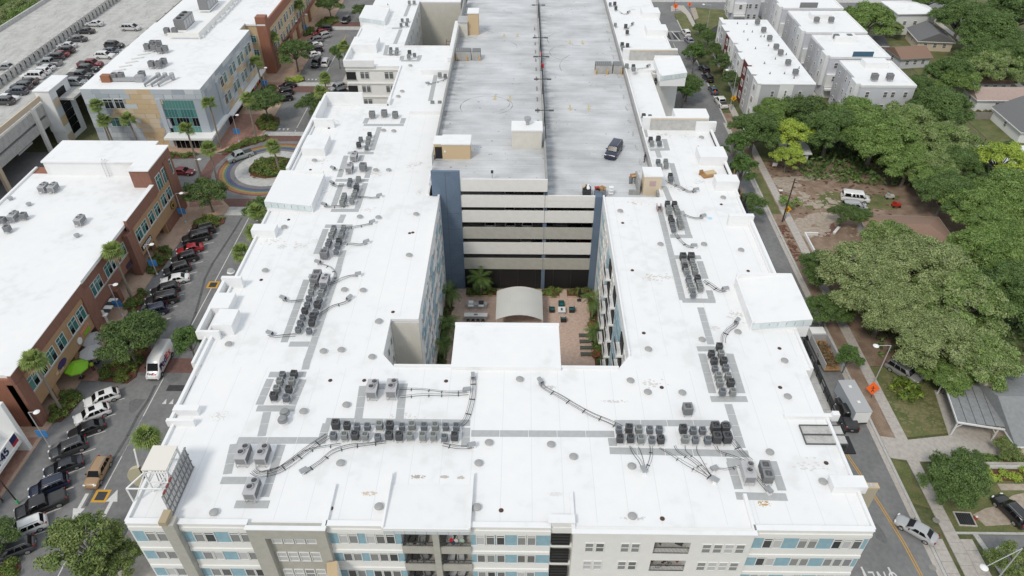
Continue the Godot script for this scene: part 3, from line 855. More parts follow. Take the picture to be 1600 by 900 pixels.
func scatter(called:String,poly:Array,y:float,m:Material,sd:int,cnt:=260,size:=.9):
	var r:=RandomNumberGenerator.new();r.seed=sd
	var pp:=PackedVector2Array(poly);var lo:=Vector2(1e9,1e9);var hi:=-lo
	for p in pp: lo=lo.min(p);hi=hi.max(p)
	var b:=MB.new()
	for i in cnt:
		var q:=Vector2(r.randf_range(lo.x,hi.x),r.randf_range(lo.y,hi.y))+Vector2(r.randfn(),r.randfn())*.5
		var inside:=Geometry2D.is_point_in_polygon(q,pp)
		if not inside and r.randf()>.12: continue
		var s:=size*r.randf_range(.25,1.1)*(1.0 if inside else .4);var a0:=r.randf()*TAU
		var pt:=[]
		for k in 7: pt.append(q+Vector2(cos(a0+TAU*k/7)*1.4,sin(a0+TAU*k/7))*s*r.randf_range(.55,1.15))
		var yy:=y+i*.00005
		for k in 7:
			var u:Vector2=pt[k];var w:Vector2=pt[(k+1) % 7]
			b.tri(Vector3(q.x,yy,q.y),Vector3(w.x,yy,w.y),Vector3(u.x,yy,u.y))
	var o:=struct(called,b.mesh(),m)

func painted_line(b:MB,p:Vector2,q:Vector2,w:float,y:float):
	var s:=(q-p).normalized().orthogonal()*w/2
	b.prism(PackedVector2Array([p+s,q+s,q-s,p-s]),y,y)

func window(parent:Node,c:Vector3,w:float,h:float,yaw:float,style:String,pane:Material) -> MeshInstance3D:
	var k:="win%.2f_%.2f_%s" % [w,h,style]
	if not cache.has(k):
		var f:=MB.new();var g:=MB.new()
		var t:=.08
		f.bx(-w/2,w/2,-h/2,-h/2+t,0,.1);f.bx(-w/2,w/2,h/2-t,h/2,0,.1)
		f.bx(-w/2,-w/2+t,-h/2+t,h/2-t,0,.1);f.bx(w/2-t,w/2,-h/2+t,h/2-t,0,.1)
		if style=="hung":f.bx(-w/2+t,w/2-t,-.035,.035,0,.08)
		if style=="transom":f.bx(-w/2+t,w/2-t,h*.27,h*.27+.06,0,.08)
		if style=="grid":
			f.bx(-.03,.03,-h/2+t,h/2-t,0,.07);f.bx(-w/2+t,w/2-t,h*.2,h*.2+.05,0,.065)
		g.bx(-w/2+t,w/2-t,-h/2+t,h/2-t,.01,.035)
		cache[k]=[f.mesh(),g.mesh()]
	var o:=obj(parent,"window",cache[k][0],M.frame,c,yaw)
	obj(o,"pane",cache[k][1],pane)
	return o

func deck_texture(sd:int,w:int,h:int,marks:Array,sx:float,sz:float,grime_side:float) -> ImageTexture:
	var a:=FastNoiseLite.new();a.seed=sd;a.frequency=.018;a.fractal_octaves=5
	var b:=FastNoiseLite.new();b.seed=sd+1;b.frequency=.02;b.fractal_octaves=4
	var fine:=FastNoiseLite.new();fine.seed=sd+2;fine.frequency=.2;fine.fractal_octaves=2
	var data:=PackedByteArray();data.resize(w*h*3)
	var r:=RandomNumberGenerator.new();r.seed=sd
	for y in h:
		for x in w:
			var wx:=x/float(w)*sx;var wz:=y/float(h)*sz
			var t:=a.get_noise_2d(wx*5,wz*7)*.85+b.get_noise_2d(wx*6.0,wz*26)*.3+fine.get_noise_2d(wx*20,wz*20)*.26
			var edge:float=clampf(1.0-absf(wx-grime_side)/3.2,0,1)
			var g:float=maxf(0,b.get_noise_2d(wx*14+90,wz*30)+.35)*edge*.9
			var k:=.53+t*.17-g*.28+(r.randf()-.5)*.03
			k=clampf(k,.06,.66)
			var c:=Color(k*.98,k,k*1.025).linear_to_srgb()
			var i:=(y*w+x)*3
			data[i]=c.r8;data[i+1]=c.g8;data[i+2]=c.b8
	for q in 240:
		var cx:=int(r.randf()*w);var cy:=int(r.randf()*h);var rr:=1.0+4.0*pow(r.randf(),3.0);var dk:=r.randf_range(.72,.95)
		for dy in range(-4,5):
			for dx in range(-4,5):
				var px:=cx+dx;var py:=cy+dy
				if px<0 or py<0 or px>=w or py>=h or dx*dx+dy*dy*1.6>rr*rr*r.randf_range(.5,1.1): continue
				var i:=(py*w+px)*3
				for e in 3: data[i+e]=int(data[i+e]*dk)
	for y in range(0,h,40):
		for x in w:
			if r.randf()<.2: continue
			var i:=(y*w+x)*3
			for e in 3: data[i+e]=int(data[i+e]*.86)
	for m in marks:
		var steps:=int(m[2]*m[4]*30)
		for s in steps:
			var an:float=m[3]+m[4]*s/steps
			var rr:float=m[2]*(1.0+.12*s/steps)
			var px:=int((m[0]+cos(an)*rr)/sx*w);var py:=int((m[1]+sin(an)*rr)/sz*h)
			if px<1 or py<0 or px>=w-1 or py>=h: continue
			for q in [0,1]:
				var i:int=(py*w+px+q)*3
				for e in 3: data[i+e]=int(data[i+e]*(.8+.12*sin(an*9.0)))
	return ImageTexture.create_from_image(Image.create_from_data(w,h,false,Image.FORMAT_RGB8,data))

func _ready():
	rng.seed=4711

	var cam:=Camera3D.new()
	cam.name="camera"
	cam.position=Vector3(0,78.4,0)
	cam.rotation_degrees=Vector3(-39.12,0.71,0)
	cam.fov=43.6
	cam.near=0.5
	cam.far=3000
	cam.current=true
	add_child(cam)

	var sky:=ProceduralSkyMaterial.new()
	sky.sky_top_color=Color(.82,.85,.885)
	sky.sky_horizon_color=Color(.92,.925,.93)
	sky.sky_curve=.2
	sky.ground_bottom_color=Color(.42,.43,.42)
	sky.ground_horizon_color=Color(.75,.77,.78)
	sky.sun_angle_max=1.0
	var env:=Environment.new()
	env.background_mode=Environment.BG_SKY
	env.sky=Sky.new()
	env.sky.sky_material=sky
	env.tonemap_mode=Environment.TONE_MAPPER_LINEAR
	env.tonemap_exposure=1.1
	env.sdfgi_enabled=true
	env.ssao_enabled=true
	env.ssil_enabled=true
	var we:=WorldEnvironment.new()
	we.name="world_environment"
	we.environment=env
	add_child(we)
	var sun:=DirectionalLight3D.new()
	sun.name="sun"
	sun.light_energy=.5
	sun.light_color=Color(1,.97,.92)
	sun.light_angular_distance=12
	sun.shadow_enabled=true
	sun.rotation_degrees=Vector3(-50,-32,0)
	add_child(sun)

	make_materials()
	M.leaf=leaf_material()
	M.skin=StandardMaterial3D.new();M.skin.vertex_color_use_as_albedo=true;M.skin.roughness=.7
	M.hivis=mat(Color(.45,.75,.03),.7)
	V=make_vehicles()
	print("materials, vehicles")
	ground()
	left_road()
	right_road()
	print("ground")
	apartment()
	facade()
	print("apartment")
	garage()
	courtyard()
	print("garage")
	roof_things()
	print("roof")
	shops()
	office()
	far_garage()
	print("left buildings")
	houses()
	print("houses")
	plants()
	print("plants")
	vehicles()
	street_things()
	people()
	print("done")

func ground():
	var b:=MB.new();b.bx(-900,900,-1,-.03,-1500,300)
	struct("ground",b.mesh(),M.ground)

func left_road():
	struct("road",strip(-65.6,-44,-20,-330,0),M.asphalt)
	struct("side_street",strip(-140,-60,-127,-143.5,.004),M.asphalt)
	struct("service_lane",strip(-140,-88,-60,-127,.0),M.asphalt)
	struct("pavement",slab([Vector2(-90,-20),Vector2(-66.6,-20),Vector2(-65.2,-66),Vector2(-65.0,-80),Vector2(-64.3,-100),Vector2(-62.6,-117.2),Vector2(-58.2,-118.6),Vector2(-58.2,-121.5),Vector2(-62.5,-126.5),Vector2(-67.5,-127.3),Vector2(-90,-127.3)],0,.13),M.tanwalk)
	struct("pavement",slab([Vector2(-90,-143.5),Vector2(-68,-143.5),Vector2(-63.5,-147.5),Vector2(-60,-152),Vector2(-60,-330),Vector2(-90,-330)],0,.13),M.tanwalk)
	struct("pavement",slab([Vector2(-47.4,-20),Vector2(-37,-20),Vector2(-37,-330),Vector2(-47.4,-330),Vector2(-47.4,-150),Vector2(-45.2,-147),Vector2(-43.5,-141),Vector2(-43.5,-133),Vector2(-45.2,-126),Vector2(-47.4,-123)],0,.13),M.sidewalk)
	var inlay:=[[Vector2(-66.2,-44),Vector2(-71.5,-44),Vector2(-71.5,-62.5),Vector2(-65.8,-63)],vl([-65.68,-77.72,-62.93,-75.58,-62.56,-73.52,-65.49,-73.64]),[Vector2(-72,-144.2),Vector2(-68.3,-144.2),Vector2(-63.9,-148.2),Vector2(-60.6,-152.4),Vector2(-60.6,-163),Vector2(-69,-163),Vector2(-69,-148)],
		[Vector2(-60.4,-172),Vector2(-68,-172),Vector2(-68,-182),Vector2(-60.4,-182)],[Vector2(-68,-126.8),Vector2(-62.9,-126),Vector2(-59.4,-122),Vector2(-66,-121)],[Vector2(-60.6,-205),Vector2(-68,-205),Vector2(-68,-222),Vector2(-60.6,-222)]]
	for q in inlay: struct("brick_pavement",sheet(q,.136),M.paver)
	var m:=MB.new()
	for z in [[-22,-48.5],[-54.5,-74.5],[-80.5,-118.0],[-156,-168],[-172,-214]]: painted_line(m,Vector2(-53.05,z[0]),Vector2(-53.05,z[1]),.14,.006)
	for z in [[-60,-67],[-150,-155]]: painted_line(m,Vector2(-53.05,z[0]),Vector2(-53.05,z[1]),.14,.006)
	struct("lane_line",m.mesh(),M.paint_white)
	var yl:=MB.new();painted_line(yl,Vector2(-53.05,-205),Vector2(-53.05,-217),.16,.009)
	struct("yellow_lane_line",yl.mesh(),M.paint_yellow)
	var tar:=MB.new()
	var tp:=vl([-54.44,-117.62,-54.57,-113.21,-54.85,-107.98,-55.21,-102.67,-55.06,-98.22,-54.27,-94.01,-53.5,-89.36,-53.03,-85.13])
	tp.append_array(vl([-53.66,-72.93,-53.54,-70.03,-53.86,-67.01,-53.75,-63.57,-53.88,-60.83,-54.2,-57.69,-54.22,-55.01,-54.2,-52.34]))
	for i in tp.size()-1:
		if i!=7: painted_line(tar,tp[i],tp[i+1]+(tp[i+1]-tp[i])*.04,.42,.005)
	struct("tar_seam",tar.mesh(),texmat(grain(77,[Color(.07,.07,.072),Color(.13,.13,.132)],.05,.4,256,Vector2.ONE,.5,.4),4.0,.9))
	var s:=MB.new()
	for q in [vl([-59.28,-69.26,-57.12,-70.35]),vl([-58.66,-66.56,-57.14,-67.36]),vl([-59.58,-62.94,-57.18,-64.27]),vl([-58.95,-60.23,-57.17,-61.25]),vl([-59.2,-56.96,-57.19,-58.17]),vl([-58.36,-54.44,-57.15,-55.07]),vl([-59.53,-50.65,-57.22,-51.99]),vl([-59.63,-47.66,-57.23,-48.84]),
		vl([-58.6,-111.66,-57.25,-112.23]),vl([-58.95,-108.46,-57.2,-109.3]),vl([-59.07,-105.41,-57.19,-106.3]),vl([-59.1,-102.24,-57.14,-103.29]),vl([-58.65,-99.52,-57.13,-100.24]),vl([-58.86,-96.31,-57.1,-97.19]),vl([-58.36,-93.51,-57.15,-94.07]),vl([-58.69,-90.11,-57.14,-91.01]),vl([-58.69,-87.13,-57.11,-87.94]),vl([-59.03,-83.89,-57.33,-84.82]),
		vl([-59.95,-177.09,-58.33,-178.44]),vl([-59.84,-171.26,-57.6,-173.2]),vl([-59.03,-175.84,-57.62,-176.95]),vl([-59.13,-205.01,-57.33,-206.13]),vl([-58.92,-208.7,-57.08,-209.85]),vl([-58.7,-212.49,-57.32,-213.47]),vl([-58.32,-217.38,-57.1,-218.39])]:
		painted_line(s,q[0],q[1],.12,.006)
	struct("parking_line",s.mesh(),M.paint_white)
	var rp:=RandomNumberGenerator.new();rp.seed=17
	var am:=[M.asphalt_patch,M.asphalt_worn]
	for i in 34:
		var left:=i % 3!=0
		var c:=Vector2(rp.randf_range(-64,-49),rp.randf_range(-48,-118)) if left else Vector2(rp.randf_range(38,48.5),rp.randf_range(-42,-160))
		var pl:=[]
		var n:=9;var sx:=rp.randf_range(.3,1.6);var sz:=rp.randf_range(.5,2.6)
		for k in n: pl.append(c+Vector2(cos(TAU*k/n)*sx,sin(TAU*k/n)*sz)*rp.randf_range(.6,1.15))
		struct("road_patch",sheet(pl,.0022+i*.00005),am[i % 2])
	for q in [[Vector2(-54.93,-52.33),1.0],[Vector2(-51.31,-52.56),-1.0]]:
		var a:=MB.new();var c:Vector2=q[0];var d:float=q[1]
		a.prism(PackedVector2Array([c+Vector2(-.75,.4*d),c+Vector2(.75,.4*d),c+Vector2(0,2.2*d)]),.006,.006)
		a.prism(PackedVector2Array([c+Vector2(-.22,.4*d),c+Vector2(.22,.4*d),c+Vector2(.22,-1.8*d),c+Vector2(-.22,-1.8*d)]),.006,.006)
		struct("road_arrow",a.mesh(),M.paint_white)
	for q in [Vector2(-52.99,-53.77),Vector2(-53.07,-96.63)]:
		var o:=thing("drain_grate","iron drain grate with yellow painted surround"+(" beside the painted arrows" if q.y>-60 else " in the lane by the parked cars"),"drain",Vector3(q.x,0,q.y))
		obj(o,"painted_surround",strip(-.95,.95,.95,-.95,.007),M.paint_yellow)
		var g:=MB.new()
		for k in 9: g.bx(-.6,.6,.009,.03,-.6+k*.145,-.56+k*.145)
		g.bx(-.62,.62,.009,.012,-.64,.64)
		obj(o,"grate",g.mesh(),M.charcoal)
	for q in [[-49.6,-119.6,1],[-56.5,-152.6,-1],[-49.8,-173.2,1],[-56.3,-181.6,-1],[-49.5,-72.4,1]]:
		struct("dark_asphalt_strip",strip(q[0]-2.2,q[0]+2.2,q[1]+.6,q[1]-.6,.007),M.asphalt_new)
		var tm:=MB.new()
		for k in 4:
			var c:=Vector2(q[0]-1.5+k,q[1]+2.6*q[2])
			tm.prism(PackedVector2Array([c+Vector2(-.32,.5*q[2]),c+Vector2(.32,.5*q[2]),c+Vector2(0,-.5*q[2])]),.006,.006)
		struct("yield_marking",tm.mesh(),M.paint_white)
	for q in [[-121.5,-124.5],[-149.3,-152.0],[-176.0,-180.0],[-225,-229],[-75.5,-78.6]]:
		struct("brick_crossing",strip(-58.1 if q[0]>-100 and q[0]<-70 else -60.0,-47.4,q[0],q[1],.008),M.brickband)
	for q in [[-118.4,-121.5],[-152.0,-154.0],[-180.0,-182.5],[-222,-225]]:
		struct("concrete_crossing",strip(-60.0 if q[0]<-130 else -58.2,-47.4,q[0],q[1],.008),M.concrete)
	var bc:=MB.new();bc.prism(PackedVector2Array([Vector2(-68.5,-127.6),Vector2(-65.6,-127.6),Vector2(-65.0,-143),Vector2(-68.5,-143)]),.009,.009)
	struct("brick_crossing",bc.mesh(),M.brickband)
	var C:=Vector2(-53.9,-136.9)
	var ringcols:=[[10.9,11.25,Color(.19,.06,.055)],[10.2,10.9,Color(.27,.15,.07)],[9.8,10.2,Color(.28,.22,.09)],[9.4,9.8,Color(.10,.17,.12)],[8.95,9.4,Color(.075,.10,.20)],[8.6,8.95,Color(.11,.085,.16)]]
	var circle:=MB.new();circle.prism(ring_poly(C,12.4,48),.01,.01)
	struct("roundabout_asphalt",circle.mesh(),M.asphalt)
	for q in ringcols:
		var r:=MB.new();ring(r,C,q[0],q[1],.016,72)
		struct("rainbow_band",r.mesh(),texmat(grain(60+int(q[0]*10),[q[2]*.75,q[2]*1.25],.04,.3,256,Vector2.ONE,.5,.3),6.0,.9))
	var ap:=MB.new();ap.prism(ring_poly(C,7.6,48),.012,.09)
	struct("roundabout_apron",ap.mesh(),M.concrete)
	var isl:=MB.new();isl.prism(ring_poly(C,4.9,40),.09,.26)
	struct("island_kerb",isl.mesh(),M.concrete)
	var so:=MB.new();so.prism(ring_poly(C,4.7,40),.26,.30)
	struct("island_soil",so.mesh(),M.mulch)

func ring_poly(c:Vector2,r:float,k:int) -> PackedVector2Array:
	var out:=PackedVector2Array()
	for i in k: out.append(c+Vector2(cos(TAU*i/k),sin(TAU*i/k))*r)
	return out

func ring(b:MB,c:Vector2,r0:float,r1:float,y:float,k:int):
	for i in k:
		var a:=Vector2.from_angle(-TAU*i/k);var d:=Vector2.from_angle(-TAU*(i+1)/k)
		var p:=c+a*r0;var q:=c+d*r0;var s:=c+d*r1;var t:=c+a*r1
		b.quad(Vector3(t.x,y,t.y),Vector3(s.x,y,s.y),Vector3(q.x,y,q.y),Vector3(p.x,y,p.y))

func right_road():
	struct("road",strip(36.5,49.4,-15,-236,0),M.asphalt)
	struct("cross_street",strip(30,140,-236,-250,.003),M.asphalt)
	struct("cross_street",strip(30,140,-250,-262,.003),M.concrete)
	var m:=MB.new()
	for dx in [-.14,.14]:
		var pts:=vl([44.09,-62.37,44.75,-58.92,45.72,-53.58,46.51,-48.43,46.84,-44.18])
		pts.insert(0,Vector2(44.0,-90.0));pts.insert(0,Vector2(44.2,-165.0));pts.append(Vector2(47.4,-38.0))
		for i in pts.size()-1: painted_line(m,pts[i]+Vector2(dx,0),pts[i+1]+Vector2(dx,0),.11,.006)
	struct("double_yellow_line",m.mesh(),M.paint_yellow)
	var w:=MB.new()
	painted_line(w,Vector2(45.2,-180),Vector2(45.2,-212),.13,.006)
	for z in [-214.0,-222.0]: painted_line(w,Vector2(40,z),Vector2(49,z),.35,.006)
	for x in [41.5,44.5,47.5]: painted_line(w,Vector2(x,-214),Vector2(x-1.2,-222),.3,.006)
	struct("crossing_line",w.mesh(),M.paint_white)
	for x in [40.4,43.2,46.0]: struct("dark_asphalt_patch",strip(x,x+2.0,-215.2,-220.8,.005),M.asphalt_new)
	var t:=TextMesh.new();t.text="ONLY";t.font_size=64;t.pixel_size=.022;t.depth=.004;t.font=SystemFont.new();t.font.font_names=PackedStringArray(["Droid Sans"])
	var o:=obj(self,"road_lettering",t,M.paint_white)
	o.set_meta("kind","structure")
	o.transform=Transform3D(Basis(Vector3(-1.25,0,0),Vector3(0,0,2.1),Vector3(0,1,0)),Vector3(41.99,.009,-43.65))
	var bars:=MB.new()
	for q in [vl([40.27,-45.25,40.39,-44.11]),vl([43.4,-45.24,43.47,-44.14])]: painted_line(bars,q[0],q[0]+(q[1]-q[0])*2,.22,.006)
	struct("turn_arrow_bar",bars.mesh(),M.paint_white)
	var k:=MB.new();k.bx(49.4,49.75,-.02,.13,-40.0,-232.0)
	struct("kerb",k.mesh(),M.concrete)
	struct("gutter",strip(48.75,49.4,-40,-160,.006),M.sidewalk)
	var vb:=MB.new();vb.bx(49.75,51.8,-.02,.10,-63,-165)
	struct("verge",vb.mesh(),M.dirt)
	struct("verge_grass",slab([Vector2(49.75,-53.9),Vector2(51.7,-53.2),Vector2(51.7,-59.9),Vector2(49.75,-61.0)],-.02,.14),M.grass)
	var pv:=Node3D.new();pv.name="pavement_slabs";add_child(pv);pv.set_meta("kind","structure")
	for i in 86:
		var z:=-41.0-i*1.5
		var mm:=boxmesh(1.56,.14,1.47)
		obj(pv,"paving_slab",mm,M.sidewalk,Vector3(52.6,-.01+rng.randf_range(0,.012),z-.735))
	for j in 5:
		for x in [50.55,54.15]: obj(pv,"paving_slab",boxmesh(1.46,.12,1.46),M.sidewalk,Vector3(x,rng.randf_range(-.005,.005),-42.2-j*1.5))
	struct("side_drive",strip(56.0,140,-40,-49.6,.005),M.asphalt)
	struct("drive_kerb",slab([Vector2(55.3,-49.7),Vector2(55.9,-49.7),Vector2(56.9,-42.5),Vector2(56.3,-42.5)],0,.12),M.concrete)
	struct("drive_edge",slab([Vector2(53.4,-49.65),Vector2(140,-49.65),Vector2(140,-49.95),Vector2(53.4,-49.95)],0,.1),M.concrete)
	var ar:=MB.new();var c:=Vector2(59.09,-47.49)
	ar.prism(PackedVector2Array([c+Vector2(-2.6,0),c+Vector2(-1.3,-.75),c+Vector2(-1.3,.75)]),.012,.012)
	ar.prism(PackedVector2Array([c+Vector2(-1.3,-.2),c+Vector2(.6,-.2),c+Vector2(.6,.2),c+Vector2(-1.3,.2)]),.012,.012)
	struct("road_arrow",ar.mesh(),M.paint_white)
	struct("house_drive",slab([Vector2(49.8,-60.9),Vector2(49.8,-64.6),Vector2(53.4,-64.0),Vector2(62,-65.2),Vector2(76,-65.2),Vector2(76,-60.4),Vector2(53.4,-60.4)],-.02,.135),M.sidewalk)
	struct("front_lawn",slab([Vector2(53.4,-64.4),Vector2(60.2,-65.4),Vector2(61.2,-75),Vector2(60,-78),Vector2(53.4,-78)],-.02,.09),M.grass)
	struct("corner_plot",slab([Vector2(53.4,-50.0),Vector2(140,-50.0),Vector2(140,-56.9),Vector2(53.4,-58.4)],-.02,.07),M.grass)
	struct("sandy_parking",sheet(vl([56.64,-52.38,58.69,-53.32,60.48,-53.72,63.05,-55.25,64.72,-55.66,62.52,-51.55,60.35,-50.99,57.43,-50.78]),.082),M.sand)
	struct("sandy_strip",sheet([Vector2(62,-56.0),Vector2(80,-56.2),Vector2(80,-57.2),Vector2(62,-57.0)],.08),M.sand)
	struct("bare_lot",slab([Vector2(53.4,-78.2),Vector2(63,-78.2),Vector2(66,-100),Vector2(120,-100),Vector2(120,-141),Vector2(53.4,-141)],-.02,.06),M.dirt)
	scatter("lot_grass",vl([63.99,-128.96,66.06,-126.88,72.06,-127.48,77.12,-127.02,75.28,-122.43,67.46,-122.34,64.37,-124.3,59.22,-121.74,57.22,-122.21]),.075,M.grass,5,420,.8)
	scatter("lot_sand",vl([52.72,-133.72,56.89,-134.33,62.72,-134.68,66.45,-135.58,66.17,-134.72,57.88,-131.85,59.07,-124.74,63.75,-127.37,65.08,-124.81,61.64,-121.77,57.75,-122.22,54.38,-130.44,52.2,-130.69]),.076,M.sand,6,420,.8)
	scatter("lot_litter",vl([53.38,-117.34,58.75,-120.27,64.45,-119.86,60.32,-116.96,57.54,-112.38,53.33,-112.77]),.077,M.sand,7,420,.8)
	scatter("lot_leaves",vl([52.18,-141.85,64.41,-142,68.76,-133.91,76.28,-131.26,72.86,-119,61.91,-121.77,55.65,-118.79,52.27,-130.96]),.081,M.mulch,9,260,.35)
	scatter("lot_leaves",vl([50.08,-116.54,51.44,-116.11,51.31,-105,49.93,-104.22,50,-110.98]),.106,M.mulch,10,200,.3)
	scatter("lawn_wear",[Vector2(53.6,-65),Vector2(60,-66),Vector2(60.8,-76),Vector2(53.6,-77)],.094,M.lawn_dry,12,330,.28)
	struct("lot_strip_grass",sheet([Vector2(49.9,-120),Vector2(51.6,-120),Vector2(51.6,-136),Vector2(49.9,-136)],.108),M.grass)
	struct("corner_lawn",slab(vl([49.75,-238.54,53.34,-239.31,53.9,-227.14,53.19,-221.5,49.59,-221.45,49.39,-228.05]),-.02,.08),M.grass)
	struct("corner_lawn",slab(vl([57.76,-244.44,68.36,-241.38,66.76,-234.17,62.1,-228.2,57.63,-222.48,54.54,-225.25]),-.02,.08),M.grass)
	struct("corner_path",slab(vl([51.4,-246.53,54.15,-246.02,54.86,-238.09,54.69,-223.37,53.45,-222.89,53.29,-237.04,52.27,-241.18,48.96,-240.09,49.8,-245.43]),-.02,.10),M.sidewalk)
	struct("corner_soil",slab(vl([55.9,-243.89,57.66,-243.91,56.86,-234.04,55.13,-232.03]),-.02,.085),M.sand)
	struct("asphalt_pad",strip(55.0,68.0,-214,-231,.006),M.asphalt_new)
	struct("townhouse_lane",strip(69.5,76.0,-148,-236,.006),M.asphalt_new)
	struct("townhouse_path",slab([Vector2(74.2,-148),Vector2(76.2,-148),Vector2(76.2,-236),Vector2(74.2,-236)],-.02,.09),M.sidewalk)
	struct("back_street",strip(134,144,-120,-330,.004),M.asphalt)
	struct("back_path",slab([Vector2(130.6,-150),Vector2(132.4,-150),Vector2(132.4,-330),Vector2(130.6,-330)],0,.08),M.sidewalk)
	struct("back_lawn",slab([Vector2(108,-148),Vector2(130.4,-148),Vector2(130.4,-215),Vector2(108,-215)],-.02,.05),M.grass)
	struct("apartment_forecourt",slab([Vector2(-40,-20),Vector2(36.5,-20),Vector2(36.5,-37.6),Vector2(-40,-37.6)],-.02,.05),M.sidewalk)

var apt:Node3D
func parapet(x0:float,x1:float,z0:float,z1:float,top:=ROOF+.35,base:=ROOF):
	part_box(apt,"parapet",M.roof,x0,x1,base-.02,top,z0,z1)

func mass(x0:float,x1:float,z0:float,z1:float,wall:Material,h:=ROOF):
	part_box(apt,"wall",wall,x0,x1,0,h-.3,z0,z1)
	part_box(apt,"roof",M.roof,x0,x1,h-.3,h,z0,z1)

func apartment():
	apt=thing("apartment_building","white-roofed apartment block with blue and white banded front wrapped round the car park","building",Vector3.ZERO)
	mass(-36.8,33.2,-40.7,-58.9,M.whitewall)
	part_box(apt,"roof",M.roof,-36.8,33.2,ROOF-.3,ROOF,-38.1,-40.7)
	for q in [[-36.8,-11.0],[-4.4,3.2],[5.25,12.9],[16.3,33.2]]: part_box(apt,"wall",M.whitewall,q[0],q[1],0,ROOF-.3,-38.1,-40.7)
	mass(-38.0,-16.0,-58.9,-67.0,M.whitewall)
	mass(-38.0,-12.45,-67.0,-96.2,M.whitewall)
	mass(-37.6,-14.4,-96.2,-128.5,M.whitewall)
	mass(-25.4,-14.4,-128.5,-147.7,M.whitewall)
	mass(-37.2,-14.4,-147.7,-158.6,M.whitewall)
	mass(-37.8,-26.1,-158.6,-260,M.whitewall)
	mass(-26.1,-15.6,-190,-260,M.cream)
	mass(12.95,34.0,-58.9,-96.2,M.whitewall)
	mass(21.9,34.2,-96.2,-119.0,M.whitewall)
	mass(21.9,27.4,-119.0,-146.4,M.whitewall,ROOF-.6)
	mass(21.9,33.4,-146.4,-260,M.whitewall)
	for q in [[-36.3,32.8,-38.6,-58.6],[-37.5,-16.4,-59.2,-66.6],[-37.4,-12.9,-67.2,-96],[13.4,33.5,-61,-96],[-37,-14.8,-96.4,-128],[22.4,33.6,-96.4,-118.6]]:
		var sm:=MB.new()
		var x:float=q[0]+1.1
		while x<q[1]:
			sm.quad(Vector3(x,ROOF+.002,q[2]),Vector3(x+.07,ROOF+.002,q[2]),Vector3(x+.07,ROOF+.002,q[3]),Vector3(x,ROOF+.002,q[3]));x+=3.05
		obj(apt,"membrane_seams",sm.mesh(),M.seam).set_meta("kind","stuff")
	for q in [[Vector2(12.95,-58.9),Vector2(12.95,-60.9),Vector2(11.6,-58.9)],[Vector2(-16.0,-58.9),Vector2(-14.4,-58.9),Vector2(-16.0,-60.9)]]:
		var w:=MB.new();w.prism(PackedVector2Array(q),0,ROOF-.3);obj(apt,"wall",w.mesh(),M.whitewall)
		var r:=MB.new();r.prism(PackedVector2Array(q),ROOF-.3,ROOF);obj(apt,"roof",r.mesh(),M.roof)
	part_box(apt,"wall",M.whitewall,-7.75,4.92,0,ROOF-.1,-58.9,-65.9)
	part_box(apt,"roof",M.roof,-7.75,4.92,ROOF-.1,ROOF+.55,-58.4,-65.9)
	part_box(apt,"parapet",M.roof,-7.8,4.97,ROOF+.55,ROOF+.68,-65.5,-65.95)
	for q in [[-36.8,-36.5,-38.1,-49.9],[33.0,33.3,-38.1,-51.6],[-38.0,-37.7,-58.9,-96.2],[34.0-.3,34.0,-58.9,-96.2],[-12.75,-12.45,-67.0,-96.2],[12.95,13.2,-60.9,-96.2],
		[-16.2,-12.45,-66.85,-67.1],[-16.15,-15.9,-60.9,-66.85],[-14.4,-7.75,-58.75,-59.0],[4.92,11.6,-58.75,-59.0],[-14.4,-14.1,-96.2,-158],[21.9,22.15,-96.2,-260],[33.9,34.2,-96.2,-119],[-37.6,-37.3,-103,-128.5],[-37.6,-25.4,-128.2,-128.5],[-25.5,-25.2,-128.5,-147.7],[-37.2,-36.9,-147.7,-158],[-37.8,-37.5,-158,-170],[-26.3,-26.05,-158.6,-190],[-26.05,-15.9,-158.4,-158.7],[33.1,33.4,-151,-260]]:
		parapet(q[0],q[1],q[2],q[3])
	for q in [
		[-37.25,-34.3,-49.7,-50.1,19.5],[-37.25,-36.9,-50.1,-63.2,19.1],[-37.1,-34.4,-51.2,-52.0,19.5],
		[-38.8,-36.0,-63.2,-63.6,19.8],[-38.8,-38.4,-63.6,-73.4,19.8],[-38.8,-36.2,-67.6,-70.6,19.85],[-38.8,-36.2,-73.0,-73.5,20.3],
		[-38.4,-35.0,-84.5,-86.2,19.9],[-36.9,-33.0,-108.5,-113.4,20.1],[-38.2,-37.7,-103.0,-128.4,19.5],
		[-37.2,-33.6,-119.0,-119.5,20.3],[-37.2,-36.8,-119.5,-128.9,20.8],[-36.8,-29.9,-128.4,-128.95,21.1],
		[-37.4,-31.0,-147.2,-147.7,20.0],[-37.4,-37.0,-147.7,-156.0,20.0],[-37.2,-31.6,-155.0,-160.0,20.4],[-25.4,-24.9,-128.5,-131,19.4],
		[30.6,33.9,-42.2,-43.6,19.6],[33.6,34.3,-51.3,-51.9,19.6],[28.6,34.3,-51.5,-52.0,19.1],
		[30.6,34.2,-88.3,-89.0,20.4],[33.8,34.2,-75.5,-89.0,19.6],[29.8,34.3,-106.2,-109.9,20.2],[30.8,34.4,-98.2,-100.4,20.3],[33.9,34.3,-100,-118,19.3],
		[21.9,33.6,-119.0,-119.6,21.0],[27.8,33.8,-119.6,-122.8,21.0],[31.4,35.0,-118.4,-119.0,20.4],
		[21.9,33.5,-151.6,-152.3,21.0],[29.0,33.8,-166,-170,20.0],[29.5,33.8,-178,-182,20.0],[30.5,33.5,-196,-200,20.0],[-20.6,-14.6,-143.0,-147.4,19.7],[-15.4,-14.2,-147.5,-170,20.6],[-20.8,-14.8,-124.6,-128.2,19.3],[-32.0,-26.1,-152.0,-152.4,18.95]]:
